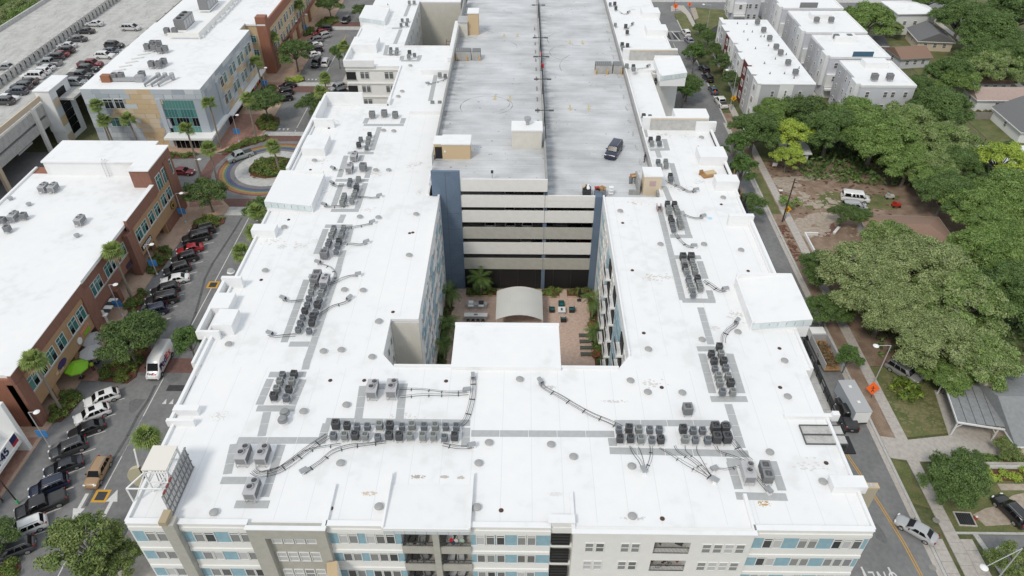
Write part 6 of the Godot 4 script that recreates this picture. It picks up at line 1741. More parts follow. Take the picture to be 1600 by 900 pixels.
	var walks:=[
		["grey walkway pads leading down to the long double row",[vl([-24.74,-60.1,-24.62,-58.27]),vl([-27.24,-51.87,-26.92,-48.5]),vl([-29.28,-47.94,-19.98,-48.05])]],
		["grey walkway pads round the block of eight condensers",[vl([-28.6,-57.45,-24.32,-57.51]),vl([-28.24,-56.79,-28.39,-52.85]),vl([-24.51,-56.75,-24.76,-52.89]),vl([-28.54,-52.34,-24.29,-52.39])]],
		["grey walkway pads round the two-fan cabinets by the blade wall",[vl([-24.52,-47.48,-24.51,-41.07]),vl([-29.47,-47.49,-28.98,-43.69]),vl([-29.38,-42.95,-26.84,-42.98]),vl([-27.15,-40.23,-23.82,-40.27])]],
		["grey walkway pads framing the long double row behind the front canopy",[vl([-20.62,-50.66,-5.07,-50.6]),vl([-20.44,-50.37,-20.47,-47.77]),vl([-5.48,-49.95,-5.43,-47.41]),vl([-17.5,-55.85,-17.17,-50.95]),vl([-12.96,-55.9,-12.73,-50.89]),vl([-17.17,-55.74,-12.45,-55.8])]],
		["long grey walkway strip between the two front rows",[vl([-4.93,-49.17,10.18,-49.27])]],
		["grey walkway pads framing the row with fanned pipes",[vl([10.32,-50.75,21.61,-50.89]),vl([9.86,-48.76,9.89,-47.67]),vl([9.44,-47.09,23.71,-46.86]),vl([23.08,-53.62,23.15,-47.59]),vl([21.59,-45.86,21.69,-42.54]),vl([21.2,-41.8,26.17,-41.7]),vl([25.88,-46,25.89,-42.43]),vl([21.23,-45.86,22.81,-45.82])]],
		["grey walkway pads round the cluster next to the tiled canopy",[vl([23.15,-69.92,23.12,-63.06]),vl([21.27,-62.3,23.48,-62.33]),vl([21.71,-61.51,21.69,-55.17]),vl([25,-61.55,24.94,-55.21]),vl([21.28,-54.32,25.37,-54.37])]],
		["grey walkway loop round the double row of the street wing",[vl([23.05,-99.03,23.24,-95.25]),vl([21.3,-92.81,21.12,-71.3]),vl([24.53,-92.45,24.48,-85.52]),vl([21.74,-85.66,25.01,-85.63]),vl([21.62,-80.58,25.28,-80.62]),vl([24.91,-79.73,24.92,-75.78]),vl([24.92,-73.38,24.91,-71.07]),vl([21.02,-71.25,25.31,-71.21])]],
		["grey walkway pads behind the sandy stair house",[vl([22.57,-121.88,22.27,-116.19]),vl([25.48,-115.55,25.37,-111.35]),vl([22.38,-111.53,25.64,-111.78]),vl([23.6,-111.32,23.64,-108.78]),vl([25.39,-106.95,25.21,-99.76]),vl([22.96,-99.55,23.31,-95.07])]],
		["grey walkway pads along the long row beside the curved pipe",[vl([-28.32,-75.77,-25.31,-75.81]),vl([-28.35,-74.97,-28.24,-62.78]),vl([-24.54,-77.35,-24.7,-59.39]),vl([-27.55,-62.51,-25.12,-62.54])]],
		["grey walkway pads round the row by the pale blue cabinet",[vl([-26.49,-90.74,-26.6,-88.45]),vl([-28.63,-87.59,-24.55,-87.64]),vl([-28.33,-86.9,-28.35,-80.72]),vl([-24.68,-87.08,-24.57,-83.59]),vl([-24.72,-81.65,-24.59,-76.52])]],
		["grey walkway pads near the roundabout clusters",[vl([-25.53,-119.52,-25.48,-110.71]),vl([-29.49,-109.76,-25.01,-109.81]),vl([-29.54,-108.86,-29.3,-101.63]),vl([-26.84,-109.03,-26.8,-106.91]),vl([-24.87,-105,-24.8,-101.48]),vl([-29.74,-100.69,-24.37,-100.76]),vl([-28.53,-99.83,-28.47,-93.03]),vl([-24.74,-99.88,-24.72,-92.35]),vl([-28.62,-91.84,-24.35,-91.9]),vl([-28.57,-120.3,-21.22,-120.39]),vl([-28.35,-123.12,-28.44,-120.87]),vl([-21.58,-123.2,-21.64,-120.95])]],
		["grey walkway pads on the far wing beside the light well",[vl([-28.42,-187.64,-28.49,-178.8]),vl([-30.49,-170.57,-28.13,-170.6]),vl([-28.31,-169.81,-28.39,-160.41]),vl([-30,-159.68,-29.65,-153.78]),vl([-29.56,-154.05,-26.87,-154.08]),vl([-25.76,-153.49,-25.67,-150.84]),vl([-25.78,-150.71,-21.74,-150.76]),vl([-21.96,-153.87,-22.01,-150.88]),vl([-17.56,-145.21,-17.44,-130.64])]]]
	for w in walks:
		var o:=thing("roof_walkway",w[0],"walkway",Vector3(0,ROOF,0),0,"walkway pads on the roof")
		for s in w[1]:
			var L:float=(s[1]-s[0]).length()
			var wide:bool=absf(s[1].x-s[0].x)>absf(s[1].y-s[0].y)
			var step:=1.5 if not wide else (3.0 if L>5 else L)
			var k:=maxi(1,int(round(L/step)))
			for i in k:
				var a:Vector2=s[0].lerp(s[1],i/float(k));var b:Vector2=s[0].lerp(s[1],(i+1)/float(k))
				var m:=boxmesh(snappedf(L/k-.06,.01),.014,.86)
				var c:=(a+b)/2
				obj(o,"pad",m,M.pad,Vector3(c.x,.004+rng.randf()*.003,c.y),atan2(-(b-a).y,(b-a).x))
	var vent:=make_vent()
	var vs:=vl([-34.33,-76.58,-34.42,-86.99,-22.82,-72.62,-20.37,-72.52,-23.09,-61.12,-21.02,-61.36,-17.34,-66.53,-17.18,-60.23,-18.76,-52.77,-23.23,-51.79,-17.86,-45.01,-13.2,-40,-3.85,-40.04,3.45,-47.62,5.68,-46.1,11.47,-44.98,10.86,-39.25,-2.98,-47.79,-3.92,-45.18,0.17,-56.84,12.7,-56.79,15.41,-61.92,22.11,-63.67,18.25,-55.01,25.82,-46.91,31.04,-60.19,26.74,-65.09,30.09,-43.37,29.82,-54.58,20,-83.33,26.17,-83.41,31.1,-82.08,15.19,-91.88,31.56,-95.89,32,-115.82,-23.85,-89.83,-21.05,-89.69,-15.52,-90.63,-15.31,-80.3,-17.4,-66.42,-24.54,-117.82,-22.67,-117.59,-23.67,-103.68,-21.57,-103.71,-34.53,-120.48,-34.47,-106.75,27.85,-144.73,14.42,-55.06,-23.84,-132.18,-23.34,-147.5,-23.4,-134.57,-39,-76.52,-28.74,-39.18,-34.68,-62.18])
	var vi:=0
	for p in vs:
		if p.y<-60 and p.x>-12.2 and p.x<12.9: continue
		vi+=1
		var half:=", shopping-street half" if p.x<-2 else ", house-side half"
		var where:=("along the front parapet" if p.y>-43.5 else ("in front of the condenser rows" if p.y>-51 else "behind the condenser rows by the courtyard"))+half if p.y>-58.5 else ("on the street wing" if p.x>0 else "on the wing by the shopping street")
		copy(vent,"roof_vent","grey domed roof vent "+where,"roof vent",Vector3(p.x,ROOF,p.y),vi*.7,"domed vents "+where,.85)
	var drain:=make_drain()
	for p in vl([-34.4,-74.81,-15.9,-68.53,-21.36,-56.61,-17.5,-56.66,-8.19,-56.67,16.15,-55.99,29.47,-56.16,-17.81,-39.9,-1.53,-39.89,13.71,-39.18,31.27,-45.81,15.3,-64.99,15.37,-77.52,15.29,-88.98,-15.93,-85.94,-15.49,-86.11,31.05,-77.57,30.96,-94.26,30.9,-112.74,-34.6,-118.94,-34.53,-103.99,-34.38,-89.22,-34.22,-45.4,31.14,-62.49]):
		copy(drain,"roof_drain","small dark roof drain "+("near the front parapet" if p.y>-45 else ("by the courtyard edge" if p.y>-60 else ("on the street wing" if p.x>0 else "on the wing by the shopping street"))),"roof drain",Vector3(p.x,ROOF,p.y),0,"roof drains")
	for q in [[Vector2(-25,-50.26),"pale mushroom vent pot below the block of eight"],[Vector2(-25.04,-51.24),"smaller pale vent pot behind its twin below the block of eight"],[Vector2(21.94,-50.06),"pale mushroom vent pot at the end of the row with fanned pipes"]]:
		var o:=thing("vent_pot",q[1],"vent",Vector3(q[0].x,ROOF,q[0].y))
		var b:=MB.new();b.lathe(Vector3.ZERO,[Vector2(.42,0),Vector2(.42,.5)],14);obj(o,"curb",b.mesh(),M.roof)
		var c:=MB.new();c.lathe(Vector3.ZERO,[Vector2(.3,.5),Vector2(.55,.52),Vector2(.55,.7),Vector2(.42,.72),Vector2(.42,.95),Vector2(.3,1.02),Vector2(.001,1.04)],18);obj(o,"cap",c.mesh(),M.vent_pot)
	var hood:=make_hood()
	var runs:=[
		[vl([-21.41,-43.8,-19.98,-45.14,-18.96,-46.52,-17.38,-47.19,-15.84,-47.46,-13.7,-47.82]),3,"black pipes from a hood up to the long row behind the front canopy",true],
		[vl([-26.48,-44.04,-25.71,-43.59,-24.19,-43.92,-22.89,-45.1,-21.63,-46.65,-19.93,-48.58]),5,"thick bundle of black pipes from the bent corner to the long row",false],
		[vl([-25.77,-43.82,-23.74,-44.62,-21.9,-46.4,-20.38,-46.99,-18.35,-47.43]),2,"thin pipes on blocks beside the thick black bundle",false],
		[vl([-4.55,-47.35,-5.34,-47.18,-6.4,-47.24,-7.75,-47.56]),3,"pipes at the hood by the end of the long row",true],
		[vl([-5.16,-57.27,-4.97,-55.1,-5.19,-52.75,-5.56,-50.84,-6.2,-50.04]),4,"pale pipes from the courtyard edge down to the long row",true],
		[vl([-5.54,-55,-7.81,-54.88,-10.71,-55.23,-13.23,-55.29]),2,"thin pale pipes to the two-fan cabinets behind the long row",true],
		[vl([-5.51,-54.62,-7.78,-54.4,-10.62,-54.36,-13.06,-54.05]),2,"second thin pale pipes to the two-fan cabinets behind the long row",false],
		[vl([2.41,-56.56,2.97,-55.59,4.64,-54.36,6.33,-52.98,7.99,-51.73,9.63,-50.86,10.91,-50]),4,"long black pipe bundle from the courtyard edge to the row with fanned pipes",true],
		[vl([12.61,-44.29,12.38,-45.54,11.87,-46.65,11.58,-47.55]),2,"black pipes fanning from the small hood under the row",true],
		[vl([12.68,-44.37,12.77,-45.55,12.61,-46.83,12.49,-47.48]),1,"single middle pipe fanning from the small hood under the row",false],
		[vl([12.82,-44.45,13.56,-46.11,13.76,-47.58]),2,"straight pipes fanning from the small hood under the row",false],
		[vl([19.52,-43.24,18.29,-44.37,17,-45.36,15.47,-46.7,14.58,-47.34]),2,"lowest black pipe fanning to the wedge hood",true],
		[vl([19.48,-43.31,18.66,-44.6,17.72,-45.76,16.49,-46.96,16.22,-47.69]),2,"second black pipe fanning to the wedge hood",false],
		[vl([19.49,-43.39,18.94,-44.76,18.14,-45.93,17.35,-46.97,17.28,-47.7]),1,"third black pipe fanning to the wedge hood",false],
		[vl([19.51,-43.47,19.02,-44.84,18.66,-45.94,18.45,-46.9,18.52,-47.64]),1,"topmost black pipe fanning to the wedge hood",false],
		[vl([21.49,-49.52,22.35,-48.26,23,-46.79,23.55,-45.84]),4,"black pipes from the row end to the two-fan cabinet",false],
		[vl([20.44,-47.66,20.68,-46.93,21.93,-46.38,23.1,-45.83]),2,"thin black pipes curling under the row end",false],
		[vl([24.49,-42.04,24.03,-43.15,23.64,-44.12]),3,"pipes from the two-fan cabinet to the hood above the olive stain",true],
		[vl([19.49,-44.61,19.98,-44.85,20.93,-44.78,22.5,-45.19]),2,"thin pale pipes to the side of the two-fan cabinet",true],
		[vl([27.14,-67.08,26.58,-66.36,25.69,-65.53,24.89,-64.37,24.57,-63.24]),4,"pipes from the hood near the tiled canopy to its cluster",true],
		[vl([27.13,-73.23,26.18,-73.09,25.4,-74.14,24.59,-75.21]),4,"pipes from the hood below the walkway loop row",true],
		[vl([24.8,-82.76,23.83,-82.9,23.05,-84.13,22.63,-86.04]),3,"pipes curling from the hood below the upper street-wing row",true],
		[vl([27.55,-90.45,26.34,-90.09,25.29,-90.59,24.71,-91.1]),3,"pipes from the hood beside the blue chalk mark",true],
		[vl([27.89,-97.9,26.55,-97.69,25.37,-99.02,24.3,-99.99,23.67,-101.17]),4,"pipes from the hood behind the sandy stair house",true],
		[vl([-30.37,-64.03,-29.51,-63.7,-28.37,-63.83,-27.08,-63.96]),3,"pipes from the street-side hood at the foot of the long row",true],
		[vl([-30.47,-70.69,-29.63,-70.32,-28.65,-70.33,-27.61,-70.47]),3,"pipes from the street-side hood halfway up the long row",true],
		[vl([-21.68,-70.93,-22.33,-70.03,-23.67,-69.38,-24.44,-68.38,-25.08,-67.64]),3,"pipes from the courtyard-side hood halfway up the long row",true],
		[vl([-21.37,-75.75,-22.55,-75.59,-23.55,-75.03,-24.33,-74.2,-25.43,-73.78]),3,"pipes from the upper hood to the head of the long row",true],
		[vl([-27.72,-78.37,-26.78,-78.09,-25.58,-77.39,-24.69,-75.99,-24.49,-74.61,-24.83,-74.19]),2,"curved black pipe loop above the head of the long row",true],
		[vl([-21.52,-83.27,-22.53,-82.79,-23.73,-82.93,-25.13,-83.07]),3,"pipes from the lower hood by the pale blue cabinet row",true],
		[vl([-21.51,-88.3,-22.56,-87.79,-23.88,-87.27,-25.32,-86.92]),3,"pipes from the upper hood by the pale blue cabinet row",true],
		[vl([-29.99,-92.91,-28.94,-92.56,-27.51,-92.76,-26.05,-92.77]),3,"pipes from the street-side hood below the roundabout clusters",true],
		[vl([-21.59,-95.58,-22.82,-95.19,-24.04,-95.36,-25.47,-95.53]),3,"pipes from the courtyard-side hood below the roundabout clusters",true],
		[vl([-30.04,-99.32,-29.07,-98.54,-28.09,-98.75,-27.21,-98.96]),3,"pipes from the street-side hood amid the roundabout clusters",true],
		[vl([-30.91,-103.98,-29.98,-103.57,-29.18,-103.79]),2,"pipes from the street-side hood beside the two-fan cabinets",true],
		[vl([-18.83,-137.93,-17.24,-138.89,-15.18,-140.51]),2,"straight grey pipe cover beside the deck wall",true],
		[vl([27.07,-147.68,26.17,-146.98,25.05,-146.63,24.34,-146.28]),2,"pipes from the hood in front of the far firewall",true],
		[vl([26.74,-181.6,25.37,-180.64,24.47,-182.52]),2,"pipes from the hood at the far end of the street wing",true],
		[vl([26.72,-173.38,25.81,-172.05,24.96,-169.88]),2,"pipes from the hood between the far street-wing pairs",true]]
	for q in runs:
		pipe_run(q[0],q[1],q[2])
		if q[3]:
			var p:Vector2=q[0][0];var d:Vector2=q[0][1]-p
			copy(hood,"pipe_hood","metal hood of the "+" ".join(PackedStringArray(q[2].split(" ")).slice(0,12)),"pipe hood",Vector3(p.x,ROOF,p.y),atan2(-d.y,d.x),"pipe hoods on the roof",.9)
	var r:=RandomNumberGenerator.new();r.seed=99
	for q in [[Vector2(23.75,-40.94),.7,.4,Color(.50,.33,.13)],[Vector2(-14.42,-41.63),.8,.3,Color(.60,.50,.40)],[Vector2(-9.97,-43.63),.9,.25,Color(.42,.37,.32)],[Vector2(-7.29,-43.66),.5,.2,Color(.5,.46,.42)],[Vector2(-5.63,-43.6),.4,.2,Color(.5,.47,.43)],
		[Vector2(3.63,-55.88),.8,.3,Color(.55,.55,.55)],[Vector2(10.63,-53.86),1.6,.25,Color(.6,.6,.59)],[Vector2(-32.23,-51.22),1.2,.9,Color(.66,.65,.63)],[Vector2(-30.93,-97.11),.9,1.5,Color(.58,.57,.55)],[Vector2(-33.88,-121.62),1.3,.8,Color(.52,.51,.49)],[Vector2(-15.82,-97.3),.6,1.4,Color(.66,.65,.64)],
		[Vector2(-16.74,-106.42),.7,1.1,Color(.6,.59,.58)],[Vector2(-33.1,-163.49),1.0,.8,Color(.5,.49,.48)],[Vector2(17.54,-94.35),3.6,.8,Color(.62,.53,.46)],[Vector2(15.64,-90.43),3.0,2.2,Color(.70,.68,.66)],[Vector2(11,-39.18),1.3,.3,Color(.58,.58,.58)],[Vector2(-33.67,-82.46),.8,.9,Color(.62,.62,.61)],[Vector2(3.72,-41.78),.9,.25,Color(.68,.68,.68)],[Vector2(28.23,-184.63),1.0,.6,Color(.6,.6,.6)]]:
		var b:=MB.new()
		for i in 46:
			var a:=r.randf()*TAU;var d:=sqrt(r.randf())
			var c:Vector2=q[0]+Vector2(cos(a)*q[1],sin(a)*q[2])*d
			var s:float=r.randf_range(.04,.16)*(1.25-d)
			var pl:=PackedVector2Array()
			for k in 6: pl.append(c+Vector2(cos(TAU*k/6)*s*r.randf_range(.7,2.2),sin(TAU*k/6)*s*r.randf_range(.6,1.1)))
			var y:=ROOF+.004+i*.00012
			var ctr:=Vector3(c.x,y,c.y)
			for k in 6: b.tri(ctr,Vector3(pl[(k+1) % 6].x,y,pl[(k+1) % 6].y),Vector3(pl[k].x,y,pl[k].y))
		var o:=obj(self,"dirt_stain",b.mesh(),mat(q[3],.95))
		tag(o,"patch of dirt flecks on the white membrane","stain","","stuff")
	for i in 26:
		var bx:Array=[[-35,31,-42,-57],[-36,-14,-62,-95],[15,32,-62,-94],[-35,-17,-100,-125],[24,32,-98,-117]][i % 5]
		var p:=Vector2(r.randf_range(bx[0],bx[1]),r.randf_range(bx[2],bx[3]))
		var b:=MB.new()
		for k in 30:
			var c:=p+Vector2(r.randfn()*.7,r.randfn()*.35);var sz:=r.randf_range(.03,.14);var y:=ROOF+.0045+k*.0001
			for e in 6: b.tri(Vector3(c.x,y,c.y),Vector3(c.x+cos(TAU*(e+1)/6)*sz*1.6,y,c.y-sin(TAU*(e+1)/6)*sz),Vector3(c.x+cos(TAU*e/6)*sz*1.6,y,c.y-sin(TAU*e/6)*sz))
		tag(obj(self,"dirt_stain",b.mesh(),mat(Color(.68,.68,.67).lerp(Color(.60,.57,.53),r.randf()),.95)),"patch of dirt flecks on the white membrane","stain","","stuff")
	var bl:=MB.new();bl.lathe(Vector3(Vector2(28.44,-90.41).x,ROOF+.006,Vector2(28.44,-90.41).y),[Vector2(.4,0),Vector2(.001,0)],9)
	tag(obj(self,"chalk_mark",bl.mesh(),mat(Color(.45,.66,.80),.9)),"pale blue chalk mark on the white roof","mark")
	var lad:=thing("roof_step","small red-grey step rack on the roof by the sandy stair house","step",Vector3(Vector2(21.12,-92.6).x,ROOF,Vector2(21.12,-92.6).y))
	for s in [-.3,.3]: part_box(lad,"rail",mat(Color(.4,.3,.3),.7),s-.04,s+.04,0,.9,-.5,.5)
	for k in 4: part_box(lad,"tread",M.grey,-.3,.3,.1+k*.22,.15+k*.22,-.45+k*.2,-.3+k*.2)

func text(parent:Node,called:String,s:String,size:float,at:Vector3,b:Basis,m:Material,depth:=.05) -> MeshInstance3D:
	var t:=TextMesh.new();t.text=s;t.font_size=64;t.pixel_size=size/64.0;t.depth=depth/maxf(b.z.length(),.01)
	var f:=SystemFont.new();f.font_names=PackedStringArray(["Droid Sans"]);f.font_weight=700;t.font=f
	var o:=obj(parent,called,t,m)
	o.transform=Transform3D(b,at)
	return o

const EAST:=Basis(Vector3(0,0,-1),Vector3(0,1,0),Vector3(1,0,0))

func shops():
	var b:=thing("brick_shops","two-storey brick shop row with tan bays, arcade and white flat roof","building",Vector3.ZERO)
	var X:=-66.3
	part_box(b,"wall",M.brick_red,-91.5,X-5.2,0,9.9,-65.0,-119.5)
	part_box(b,"roof",M.roof,-91.5,X-.5,9.4,9.95,-65.2,-117.0)
	part_box(b,"end_wall",M.brick_red,X-5.2,X-.4,0,9.4,-64.8,-65.4)
	for q in [[-64.8,-84.2,10.2,0.0],[-84.2,-100.4,9.75,-.9],[-100.4,-112.0,10.6,0.0]]:
		part_box(b,"parapet",M.brick,X+q[3]-.5,X+q[3],8.4,q[2],q[0],q[1])
		part_box(b,"coping",M.roof,X+q[3]-.7,X+q[3]+.08,q[2],q[2]+.1,q[0]+.05,q[1]-.05)
	part_box(b,"parapet",M.roof,-91.6,-91.2,9.95,10.3,-65,-119)
	var bays:=[[-66.6,-82.8,M.tan_wall,0.0,[-67.7,-69.9,-72.5,-75.4,-78.9,-81.4]],[-85.4,-99.0,M.brick,-.9,[-86.9,-89.0,-92.6,-94.8,-97.9]],[-101.2,-117.6,M.tan_wall,0.0,[-102.7,-105.0,-108.0,-110.6,-113.7,-116.3]]]
	for q in bays:
		var x:float=X+q[3]
		part_box(b,"spandrel",q[2],x-.4,x-.02,2.65,5.15,q[0],q[1])
		part_box(b,"head_band",q[2] if q[3]==0 else M.brick,x-.4,x-.03,7.5,8.4,q[0],q[1])
		part_box(b,"window_band",q[2],x-.5,x-.14,5.15,7.5,q[0],q[1])
		for z in q[4]:
			var w:=window(b,Vector3(x-.13,6.32,z),2.1,2.35,PI/2,"grid",[M.glass_teal,M.glass_teal2,M.glass_teal][int(-z) % 3])
			obj(w,"lower_pane",boxmesh(.85,.9,.02),M.glass_dark,Vector3(.5 if int(-z*3) % 2 else -.5,-1.05,.04))
		part_box(b,"sill",M.sidewalk,x-.1,x+.1,5.05,5.17,q[0],q[1])
		part_box(b,"soffit",M.concrete,x-5.0,x-.1,2.65,2.85,q[0],q[1])
		for z in range(int(q[1])+1,int(q[0]),4):
			part_box(b,"shopfront",M.glass_dark,X-5.1,X-5.0,.3,2.5,z+1.7,z-1.7)
	for z in [[-64.8,-66.6,M.brick],[-82.8,-85.4,M.brick],[-99.0,-101.2,M.brick],[-117.6,-119.5,M.brick]]: part_box(b,"pier",z[2],X-1.3,X+.12,0,8.45 if z[0]>-115 else 12,z[0],z[1])
	for z in [[-70.0,-71.0],[-76.5,-77.6],[-91.4,-92.4],[-106.4,-107.4],[-111.9,-113.0]]: part_box(b,"column",M.tan_wall if z[0]>-84 or z[0]<-100 else M.brick,X-1.2,X-.3,0,2.65,z[0],z[1])
	part_box(b,"upper_block",M.roof,-88.0,-70.0,9.95,12.6,-116.5,-124.4)
	part_box(b,"upper_roof",M.roof,-88.2,-69.6,12.6,12.9,-116.3,-124.6)
	part_box(b,"upper_wall",M.brick,-70.0,X-.2,0,13.4,-112.2,-121.5)
	part_box(b,"upper_cap",M.roof,-70.2,X-.05,13.4,13.6,-112.0,-121.7)
	for z in [-114.5,-117.2,-119.6]: window(b,Vector3(X-.2,9.8,z),2.0,3.0,PI/2,"grid",M.glass_teal)
	part_box(b,"link_wall",M.brick,-88,-70.0,0,9.9,-119.5,-124.4)
	var ld:=MB.new()
	for s in [-.3,.3]:
		ld.tube(Vector3(s,0,0),Vector3(s,2.9,0),.04);ld.tube(Vector3(s,2.9,0),Vector3(s,3.5,-.5),.04);ld.tube(Vector3(s,3.5,-.5),Vector3(s,2.6,-1.0),.04)
	for k in 8: ld.tube(Vector3(-.3,.3+k*.36,0),Vector3(.3,.3+k*.36,0),.03)
	obj(b,"access_ladder",ld.mesh(),M.aluminium,Vector3(-76.5,9.95,-116.0))
	var s1:=thing("shop_sign","black fascia sign with white letters on the tan bay by the red car","sign",Vector3(X+.02,3.85,-103.6))
	part_box(s1,"board",M.black,0,.1,-.45,.45,1.9,-1.9);text(s1,"lettering","BOXSIDE",.8,Vector3(.13,0,0),EAST*Basis.from_scale(Vector3(1,1.1,1)),M.white)
	var s2:=thing("shop_sign","dark unlit fascia sign on the recessed brick bay","sign",Vector3(X-.88,3.3,-98.6))
	part_box(s2,"board",mat(Color(.05,.04,.07),.5),0,.1,-.4,.4,1.6,-1.6)
	var s3:=thing("shop_sign","pink and green lettered sign with white round badge above the flowered parasols","sign",Vector3(X+.0,3.9,-80.2))
	var bd:=MB.new();bd.tube(Vector3(0,-.3,1.7),Vector3(.12,-.3,1.7),.55,.55,14);obj(s3,"badge",bd.mesh(),M.white)
	for i in 6: part_box(s3,"letter",mat(Color(.70,.28,.20),.6),0,.1,.15,.6,.9-i*.42,.6-i*.42)
	for i in 4: part_box(s3,"letter",M.lime,0,.1,-.6,-.12,.2-i*.42,-.12-i*.42)
	var s4:=thing("shop_sign","purple oval sign with tan script on the tan bay above the lime parasol","sign",Vector3(X+.0,3.9,-73.4))
	var ov:=MB.new();ov.lathe(Vector3.ZERO,[Vector2(1.0,0),Vector2(1.0,.1),Vector2(.001,.12)],18)
	var oo:=obj(s4,"oval",ov.mesh(),mat(Color(.05,.025,.13),.5));oo.transform=Transform3D(Basis(Vector3(0,0,-1.1),Vector3(1,0,0),Vector3(0,-.55,0)),Vector3.ZERO)
	for i in 4: part_box(s4,"letter",M.tan_light,.1,.16,-.75,-.45,1.3-i*.3,1.1-i*.3)
	part_box(s4,"tail",M.tan_light,.0,.08,-.55,-.15,1.9,1.35)
	var s5:=thing("shop_sign","round yellow and black badge sign at the roundabout end of the tan bay","sign",Vector3(X+.0,3.9,-115.8))
	for q in [[.75,M.black,.1],[.6,mat(Color(.6,.42,.05),.5),.14],[.4,M.black,.18]]:
		var m:=MB.new();m.tube(Vector3(0,0,0),Vector3(q[2],0,0),q[0],q[0],16);obj(s5,"disc",m.mesh(),q[1])
	var box:=make_dual(M.light_grey)
	for q in [[Vector2(-84.73,-121.1),"two-fan cabinet on the shop roof by the ladder"],[Vector2(-86.2,-121.58),"dark-sided two-fan cabinet on the shop roof next to its pale twin"],[Vector2(-85.62,-110.79),"two-fan cabinet on the shop roof, half of a spaced pair"],[Vector2(-83.9,-110.81),"two-fan cabinet on the shop roof, other half of the spaced pair"],[Vector2(-74.07,-100.42),"tall two-fan cabinet alone in the middle of the shop roof"],[Vector2(-85.87,-101.42),"two-fan cabinet next to the round shop-roof condensers"]]:
		copy(box,"twin_fan_unit",q[1],"air conditioner",Vector3(q[0].x,9.95,q[0].y),0,"cabinets on the shop roof",.85)
	var cd:=make_condenser(.85,.8,M.cond_d,true)
	for q in [Vector2(-84.24,-101.64),Vector2(-84.92,-97.79),Vector2(-87.06,-100.23)]: copy(cd,"condenser_unit","pale condenser unit on the shop roof near the steel frame","air conditioner",Vector3(q.x,9.95,q.y),0,"condensers on the shop roof",1.1)
	var dk:=thing("roof_duct","long horizontal duct on the shop roof beside the paired cabinets","duct",Vector3(Vector2(-83.7,-119.35).x,9.95,Vector2(-83.7,-119.35).y))
	part_box(dk,"duct",M.galvan,-2.6,2.4,.3,.8,-.3,.3);part_box(dk,"fan_box",M.light_grey,-4.0,-2.7,0,1.1,-.6,.6)
	for x in [-2,0,2]: part_box(dk,"leg",M.grey,x-.05,x+.05,0,.3,-.3,.3)
	var tr:=thing("roof_trellis","grey steel frame around a roof hatch at the edge of the shop roof","frame",Vector3(-91.0,9.95,-96.0))
	for q in [[0,4,.9,1.5,.0,.2],[0,4,.9,1.5,6,6.2],[3.8,4,.9,1.5,0,6]]: part_box(tr,"beam",M.galvan,q[0],q[1],q[2],q[3],q[4],q[5])
	for q in [[3.9,.1],[3.9,6.1],[.2,.1]]: part_box(tr,"post",M.grey,q[0]-.06,q[0]+.06,0,.9,q[1]-.06,q[1]+.06)
	for q in [Vector2(-72.9,-96.6),Vector2(-85.9,-105.99),Vector2(-90.2,-107.82)]:
		var o:=thing("roof_vent","small turbine vent on the shop roof","roof vent",Vector3(q.x,9.95,q.y),0,"vents on the shop roof")
		var m:=MB.new();m.lathe(Vector3.ZERO,[Vector2(.3,0),Vector2(.3,.3),Vector2(.45,.35),Vector2(.45,.55),Vector2(.001,.65)],12);obj(o,"hood",m.mesh(),M.galvan)
	var f:=thing("studio_building","white-fronted studio with navy and red lettered fascia next to the brick shops","building",Vector3.ZERO)
	part_box(f,"wall",M.house_white,-92,-70.6,0,9.0,-20,-60.7);part_box(f,"roof",M.roof,-92,-70.5,9.0,9.3,-20,-61.4)
	part_box(f,"wing_wall",M.house_white,-92,-65.7,0,9.2,-60.7,-61.3)
	part_box(f,"canopy",M.white,-70.6,-66.4,2.2,2.45,-20,-60.7);part_box(f,"canopy_edge",M.white,-66.4,-66.0,2.0,2.45,-20,-60.65)
	part_box(f,"shopfront",M.glass_dark,-68.6,-68.5,.3,2.0,-20,-60.6)
	for k in 12: part_box(f,"mullion",M.light_grey,-68.5,-68.4,.0,2.1,-60.6+k*1.6,-60.45+k*1.6)
	var fs:=thing("fascia_sign","white fascia sign with navy outlined letters and red stripe on the studio","sign",Vector3(-66.2,3.25,-57.4))
	part_box(fs,"board",M.white,-.1,.05,-.8,.8,-3.2,12);var nv:=mat(Color(.012,.02,.09),.5);var rd:=mat(Color(.45,.015,.03),.5)
	for z in [-3.1,2.3]: part_box(fs,"navy_block",nv,.05,.09,-.2,.72,z,z+1.2);part_box(fs,"red_stripe",rd,.05,.09,-.72,-.2,z,z+1.2)
	text(fs,"lettering","F45",1.5,Vector3(.12,.0,.2),EAST,nv)

